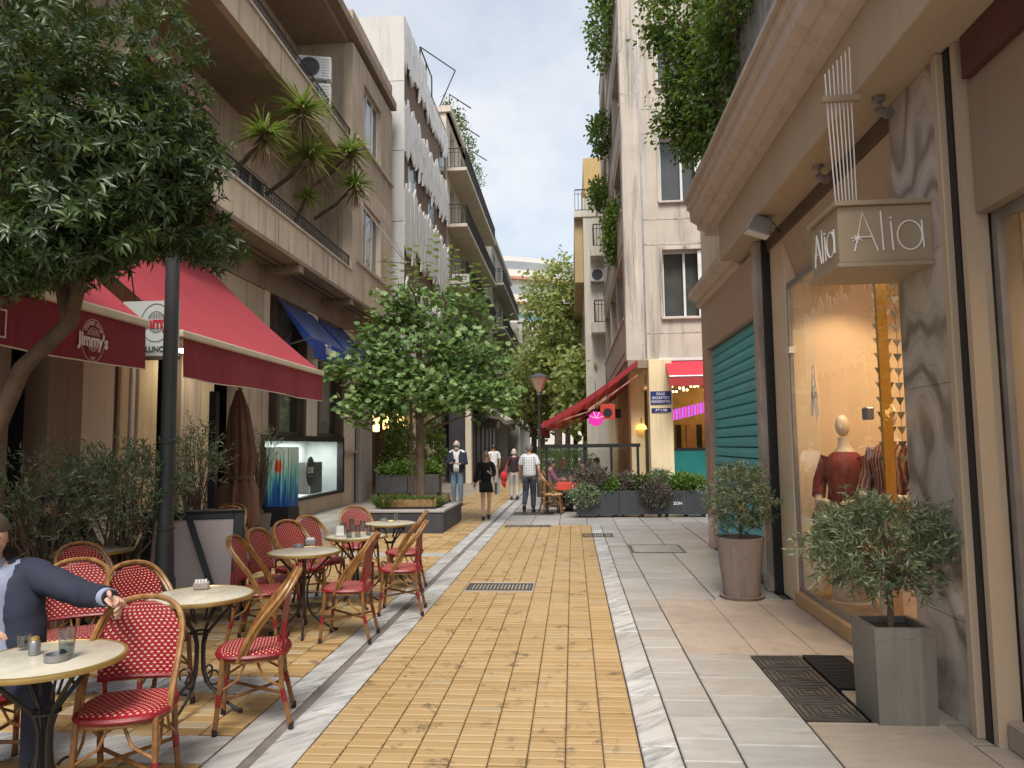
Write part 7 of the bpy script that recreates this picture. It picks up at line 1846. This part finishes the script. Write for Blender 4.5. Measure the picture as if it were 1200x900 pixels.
    if hair:
        kind, m = hair; b = MB(); n, mm = 28, 14
        lo = {'short': -.05, 'bald': -.05, 'bob': -.45, 'long': -.75, 'bun': -.1}[kind]
        st = len(b.v)
        for i in range(mm+1):
            for j in range(n+1):
                a = -PI+2*PI*j/n; front = max(0, math.cos(a)+.2)
                zlow = lo if front < .55 else (hairline if kind != 'bald' else .9); 
                if kind in ('short', 'bun') and front < .55: zlow = -.35*max(0, -math.cos(a))+.02
                if kind == 'bald': zlow, ztop = -.3, .25+.3*front
                else: ztop = 1
                z = zlow+(ztop-zlow)*i/mm; zc = max(-.99, min(1, z)); rr = math.sqrt(max(0.0004, 1-max(0, zc)**2)) if zc > 0 else 1.0+.0*zc
                X, Y, Z = rr*math.sin(a)*.087, rr*math.cos(a)*.104, z*.132
                if Y < 0: Y *= 1.08
                if z < -.1 and kind in ('bob', 'long'): X *= 1.08+.05*math.sin(7*a); Y *= .98
                jit = .004*math.sin(a*23+z*5)
                b.v.append((X*(1+jit*6), Y*(1+jit*6)-.004, Z+.004))
        for i in range(mm):
            for j in range(n):
                q = st+i*(n+1)+j; b.f.append((q, q+1, q+n+2, q+n+1))
        b.xf(hm, st)
        ob = b.build('hair', m, t, smooth=True); so = ob.modifiers.new('solid', 'SOLIDIFY'); so.thickness = .008
    return t
def hairmat(name, c):
    t = NT(name); co = t.coord(scale=(40, 40, 4)); n = t.noise(co, 6, 3); return t.done(t.bsdf(t.mix(n, mul(c, .6), mul(c, 1.4)), .45, t.bump(n, .5, .004)))
HB, HG, HK, HW = hairmat('blonde_hair', (.42, .27, .12)), hairmat('grey_hair', (.13, .125, .12)), hairmat('dark_hair', (.03, .02, .015)), hairmat('white_hair', (.48, .45, .40))
def cloth(name, c, **k): return plain(name, c, .85, .12, 7, .25, 40, **k)
def check_shirt():
    t = NT('checked_shirt'); c = t.coord(jitter=False); sp = t.n.new('ShaderNodeSeparateXYZ'); t.link(c, sp.inputs[0])
    fx = t.math('LESS_THAN', t.math('FRACT', t.math('MULTIPLY', sp.outputs['X'], 17.0)), .28); fz = t.math('LESS_THAN', t.math('FRACT', t.math('MULTIPLY', sp.outputs['Z'], 15.0)), .25)
    s = t.math('MULTIPLY', t.math('ADD', fx, fz), .42)
    return t.done(t.bsdf(t.mix(s, (.66, .66, .66), (.12, .17, .26)), .85))
navy, black, jeans, white = cloth('navy_cloth', (.018, .022, .042)), cloth('black_cloth', (.010, .010, .012)), cloth('washed_jeans', (.11, .16, .22)), cloth('white_shirt_cloth', (.60, .60, .60))
shoe = cloth('dark_shoe', (.02, .016, .014)); grey_tr = cloth('pale_grey_trousers', (.33, .32, .30)); khakis = cloth('dark_trousers', (.028, .032, .048))
def box_fn(c, sx, sy, sz, rot=0.0, strap=None, bev=True):
    def fn(S, hm):
        b = MB(); b.mbox(Matrix.Translation(c) @ Matrix.Rotation(rot, 4, 'Z'), -sx, sx, -sy, sy, -sz, sz)
        if strap: b.tube(strap, .008, 5)
        return b
    return fn
def glasses_fn(S, hm):
    b = MB()
    for sx in (-1, 1): b.mbox(hm, sx*.03-.026, sx*.03+.026, .098, .103, -.018, .024); b.tube([hm @ Vector((sx*.055, .1, .012)), hm @ Vector((sx*.078, .0, .012))], .003, 4)
    b.tube([hm @ Vector((-.01, .104, .012)), hm @ Vector((.01, .104, .012))], .003, 4)
    return b
# man in checked shirt walking away
x, y = G(621, 600.5)
person('man in a blue checked short-sleeved shirt and dark trousers walking away', (x, y, 0), -.05,
       {'knR': (.09, .06, .5), 'anR': (.09, .0, .09), 'toeR': (.1, .15, .03), 'knL': (-.10, -.02, .5), 'anL': (-.11, -.30, .20), 'toeL': (-.12, -.20, .06), 'elR': (.25, -.08, 1.15), 'wrR': (.27, -.04, .92), 'hnR': (.27, -.02, .86), 'elL': (-.25, .02, 1.15), 'wrL': (-.26, .12, .93), 'hnL': (-.26, .15, .87)},
       [('shirt', 'top', check_shirt(), {'sleeve': .3, 'w': 1.12, 'long': 3}), ('trousers', 'legs', khakis, {'w': 1.08}), ('shoe', 'shoes', shoe, {})], ('short', HG), 1.72, build=1.12)
# woman in black walking towards the viewer
x, y = G(570, 609)
person('blonde woman in black top and shorts with a black shoulder bag and sunglasses', (x, y, 0), PI+.12,
       {'knR': (.085, .04, .5), 'anR': (.075, .03, .09), 'toeR': (.08, .18, .03), 'knL': (-.08, .06, .5), 'anL': (-.06, -.14, .13), 'toeL': (-.06, -.02, .04), 'elL': (-.22, .05, 1.16), 'wrL': (-.13, .2, 1.17), 'hnL': (-.09, .24, 1.22), 'elR': (.25, -.02, 1.15), 'wrR': (.29, .03, .93), 'hnR': (.3, .05, .87)},
       [('blouse', 'top', black, {'w': 1.02, 'cuff': 1.6}), ('shorts', 'skirt', black, {}), ('shoe', 'shoes', shoe, {}), ('sunglasses', 'mesh', bpy.data.materials['eye_dark'], {'fn': glasses_fn}),
        ('handbag', 'mesh', cloth('black_leather', (.012, .012, .013)), {'fn': box_fn((.02, .19, .88), .16, .045, .10, 0, [(-.12, .17, .96), (-.15, .12, 1.25), (-.1, .02, 1.45), (.05, -.1, 1.4), (.15, -.08, 1.1), (.16, .12, .96)])}),
        ('shopping_bag', 'mesh', cloth('pale_lilac_paper', (.52, .52, .62)), {'fn': box_fn((-.28, .08, .80), .03, .12, .15, .3, [(-.28, .02, .95), (-.26, .08, 1.08), (-.28, .14, .95)])})], ('long', HB), 1.56, 'skin_light', build=.92)
# man looking at his phone
x, y = G(536, 593)
person('bald bearded man in a navy jacket and jeans looking down at his phone', (x, y, 0), PI-.1,
       {'elR': (.24, .02, 1.14), 'wrR': (.10, .24, 1.14), 'hnR': (.04, .28, 1.17), 'elL': (-.24, .02, 1.14), 'wrL': (-.12, .23, 1.12), 'hnL': (-.05, .27, 1.15), 'hd': (0, .045, 1.63)},
       [('shirt', 'top', white, {'sleeve': .3, 'long': 4, 'w': .98}), ('jeans', 'legs', jeans, {}), ('shoe', 'shoes', shoe, {}), ('phone', 'mesh', black, {'fn': box_fn((0, .32, 1.19), .035, .006, .07)}), ('sunglasses', 'mesh', bpy.data.materials['eye_dark'], {'fn': glasses_fn}),
        ('beard', 'mesh', HW, {'fn': lambda S, hm: MB().ball((0, 0, 0), .062, 14, 10, 1, .8, 1.0).xf(hm @ Matrix.Translation((0, .062, -.085)))}),
        ('jacket_side', 'mesh', navy, {'fn': lambda S, hm: MB().tube([(.12, .02, .9), (.125, .03, 1.1), (.13, .03, 1.3), (.10, .0, 1.45)], [.085, .09, .10, .07], 12)}), ('jacket_side', 'mesh', navy, {'fn': lambda S, hm: MB().tube([(-.12, .02, .9), (-.125, .03, 1.1), (-.13, .03, 1.3), (-.10, .0, 1.45)], [.085, .09, .10, .07], 12)}),
        ('jacket_back', 'mesh', navy, {'fn': lambda S, hm: MB().tube([(0, -.07, .9), (0, -.08, 1.1), (0, -.07, 1.3), (0, -.04, 1.46)], [.14, .14, .15, .09], 14, flat=.5)}),
        ('sleeve', 'mesh', navy, {'fn': lambda S, hm: MB().tube([S['shR'], S['elR'], Vector(S['elR']).lerp(Vector(S['wrR']), .9)], [.085, .066, .05], 12)}), ('sleeve', 'mesh', navy, {'fn': lambda S, hm: MB().tube([S['shL'], S['elL'], Vector(S['elL']).lerp(Vector(S['wrL']), .9)], [.085, .066, .05], 12)})],
       ('bald', HW), 1.86, 'skin_light', head_pitch=-.35, build=1.1)
# woman with red bag walking away
x, y = G(603, 586)
person('white-haired woman in grey trousers carrying red bags, walking away', (x, y, 0), .1,
       {'elL': (-.26, .0, 1.16), 'wrL': (-.3, .05, .95), 'hnL': (-.3, .07, .9), 'knL': (-.09, .08, .5), 'anR': (.09, -.14, .12), 'toeR': (.1, -.02, .04)},
       [('top', 'top', cloth('dark_plum_top', (.03, .012, .018)), {'sleeve': .3}), ('trousers', 'legs', grey_tr, {'w': 1.05}), ('shoe', 'shoes', shoe, {}),
        ('red_bag', 'mesh', cloth('red_bag_cloth', (.45, .02, .03)), {'fn': lambda S, hm: MB().ball((-.36, -.04, .82), .16, 14, 10, .8, .7, 1.1).tube([(-.36, -.02, .98), (-.22, -.06, 1.3), (-.16, -.05, 1.45)], .02, 6)}),
        ('red_scarf', 'mesh', bpy.data.materials['red_bag_cloth'], {'fn': lambda S, hm: MB().tube([(-.33, .0, .75), (-.38, -.03, .6), (-.33, .02, .45)], [.09, .08, .04], 10)})], ('bob', HW), 1.58, 'skin_light')
# stroller in white far off
x, y = G(612, 574)
person('distant person in a white shirt by the dark shopfront', (G(579, 577)[0], G(579, 577)[1], 0), .3, {}, [('shirt', 'top', white, {'sleeve': .3}), ('trousers', 'legs', grey_tr, {}), ('shoe', 'shoes', shoe, {})], ('short', HK), 1.74)
# diners seated at the restaurant
SIT = {'pel': (0, 0, .52), 'sp': (0, -.02, .68), 'ch': (0, .0, .87), 'nb': (0, .0, 1.03), 'nk': (0, .02, 1.11), 'hd': (0, .04, 1.20), 'hipR': (.09, .04, .51), 'knR': (.13, .44, .50), 'anR': (.12, .42, .09), 'toeR': (.12, .57, .03), 'hipL': (-.09, .04, .51), 'knL': (-.13, .44, .50), 'anL': (-.12, .42, .09), 'toeL': (-.12, .57, .03),
       'shR': (.175, 0, .99), 'elR': (.24, .10, .76), 'wrR': (.15, .32, .78), 'hnR': (.12, .38, .78), 'shL': (-.175, 0, .99), 'elL': (-.24, .10, .76), 'wrL': (-.15, .32, .78), 'hnL': (-.12, .38, .78)}
for (x, y, rz, lab, tm, hm_, sk) in ((.35, 18.95, PI/2, 'dark-haired diner in a lilac top at the red table', cloth('lilac_top', (.35, .28, .36)), ('bob', HK), 'skin'), (-.62, 19.9, -PI/2+.3, 'diner in a plum top on the terrace behind the cane chairs', cloth('plum_top', (.20, .05, .09)), ('bun', HK), 'skin'), (.30, 20.6, PI/2, 'diner in an orange patterned top deeper on the terrace', cloth('orange_top', (.42, .20, .05)), ('short', HG), 'skin_light'), (-.35, 21.6, -PI/2, 'diner in a grey top far inside the terrace', cloth('grey_top', (.2, .2, .22)), ('bob', HB), 'skin_light'), (.75, 22.4, PI/2, 'diner in a dark green top far inside the terrace', cloth('green_top', (.03, .08, .04)), ('short', HK), 'skin'),
                                       (-5.6, 7.4, -PI/2+.6, 'dim figure in dark clothes seated inside the shaded cafe', black, ('short', HK), 'skin'), (-5.1, 7.0, -PI/2-.4, 'dim seated guest behind the olive shrub in the cafe shade', cloth('brown_jumper', (.06, .035, .025)), ('bob', HK), 'skin')):
    person(lab, (x, y, 0), rz, dict(SIT), [('top', 'top', tm, {}), ('trousers', 'legs', black, {}), ('shoe', 'shoes', shoe, {})], hm_, 1.7, sk)
    if x < -4: 
        c = copy_tree(chair0); c.location = (x, y, 0); c.rotation_euler = (0, 0, rz); tag(c, 'red woven chair under '+('the dim guest inside the shaded cafe' if x < -5.3 else 'the guest behind the olive shrub'), 'chair', GC)
    elif y > 20:
        c = copy_tree(rc0); c.location = (x, y, 0); c.rotation_euler = (0, 0, rz); tag(c, 'tan cane chair under the '+lab.split(' deeper')[0].split(' far')[0], 'chair', GR)
# seated man in the dark jacket on the left
mx_, my_ = -3.085, 3.68; rz = face(.75, -.62)
Rm = Matrix.Rotation(-rz, 3, 'Z')
def loc3(wx, wy, wz): 
    p = Rm @ Vector((wx-mx_, wy-my_, 0)); return (p.x, p.y, wz)
Jm = dict(SIT); Jm.update({'ch': (0, -.07, .87), 'nb': (0, -.09, 1.03), 'nk': (0, -.08, 1.11), 'hd': (0, -.06, 1.205), 'shR': (.18, -.08, .99), 'shL': (-.18, -.08, 1.0), 'sp': (0, -.05, .68)})
hp = G(137, 706, .93)
Jm.update({'elL': loc3(-2.68, 3.80, .90), 'wrL': loc3(hp[0]-.07, hp[1]+.02, .925), 'hnL': loc3(hp[0]+.015, hp[1]-.03, .895), 'elR': (.26, .06, .78), 'wrR': (.13, .27, .76), 'hnR': (.05, .31, .78)})
seated = person('man in a dark navy jacket and pale blue shirt, arm resting along a chair', (mx_, my_, 0), rz, Jm,
       [('shirt', 'top', cloth('pale_blue_shirt', (.30, .33, .45)), {'sleeve': .3, 'w': 1.0}), ('trousers', 'legs', navy, {}), ('shoe', 'shoes', shoe, {}),
        ('jacket_side', 'mesh', navy, {'fn': lambda S, hm: MB().tube([(-.15, -.0, .55), (-.145, -.02, .72), (-.135, -.05, .88), (-.125, -.085, .99), (-.08, -.10, 1.05)], [.115, .115, .115, .10, .06], 16) if False else wrinkled([(-.15, -.0, .52), (-.145, -.02, .72), (-.135, -.05, .88), (-.125, -.085, .99), (-.07, -.10, 1.05)], [.118, .115, .115, .10, .055], amp=.05, seed=.7)}), ('jacket_side', 'mesh', navy, {'fn': lambda S, hm: MB().tube([(.15, -.0, .55), (.145, -.02, .72), (.135, -.05, .88), (.12, -.085, 1.0), (.07, -.10, 1.06)], [.115, .115, .115, .10, .06], 16)}),
        ('jacket_back', 'mesh', navy, {'fn': lambda S, hm: MB().tube([(0, -.12, .5), (0, -.13, .7), (0, -.14, .9), (0, -.13, 1.05)], [.15, .16, .17, .10], 14, flat=.55)}),
        ('sleeve', 'mesh', navy, {'fn': lambda S, hm: wrinkled([Vector(S['shL'])+Vector((.07, 0, .0)), S['shL'], Vector(S['shL']).lerp(Vector(S['elL']), .5), S['elL'], Vector(S['elL']).lerp(Vector(S['wrL']), .5), Vector(S['elL']).lerp(Vector(S['wrL']), .84)], [.07, .088, .078, .068, .060, .052])}),
        ('cuff', 'mesh', bpy.data.materials['pale_blue_shirt'], {'fn': lambda S, hm: MB().tube([Vector(S['elL']).lerp(Vector(S['wrL']), .80), Vector(S['elL']).lerp(Vector(S['wrL']), .97)], [.046, .043], 14)}),
        ('wristwatch', 'mesh', black, {'fn': lambda S, hm: MB().tube([Vector(S['elL']).lerp(Vector(S['wrL']), .98), Vector(S['elL']).lerp(Vector(S['wrL']), 1.05)], [.038, .036], 14)}),
        ('sleeve', 'mesh', navy, {'fn': lambda S, hm: MB().tube([S['shR'], S['elR'], Vector(S['elR']).lerp(Vector(S['wrR']), .9)], [.085, .066, .05], 14)}),
        ('collar', 'mesh', bpy.data.materials['pale_blue_shirt'], {'fn': lambda S, hm: MB().tube([Vector(S['nb'])+Vector((0, 0, .01)), Vector(S['nk'])+Vector((0, .0, -.01))], [.085, .064], 14, cap=False)})],
       ('bob', hairmat('dark_brown_hair', (.055, .035, .022))), 1.80, 'skin_light', head_yaw=-.1, curl=.6, hairline=.22)
for o in list(COL.objects):
    if o.get('label', '').startswith('red woven bistro chair seat under'): o.location = (mx_, my_, 0); o.rotation_euler = (0, 0, rz)
bpy.context.view_layer.update()
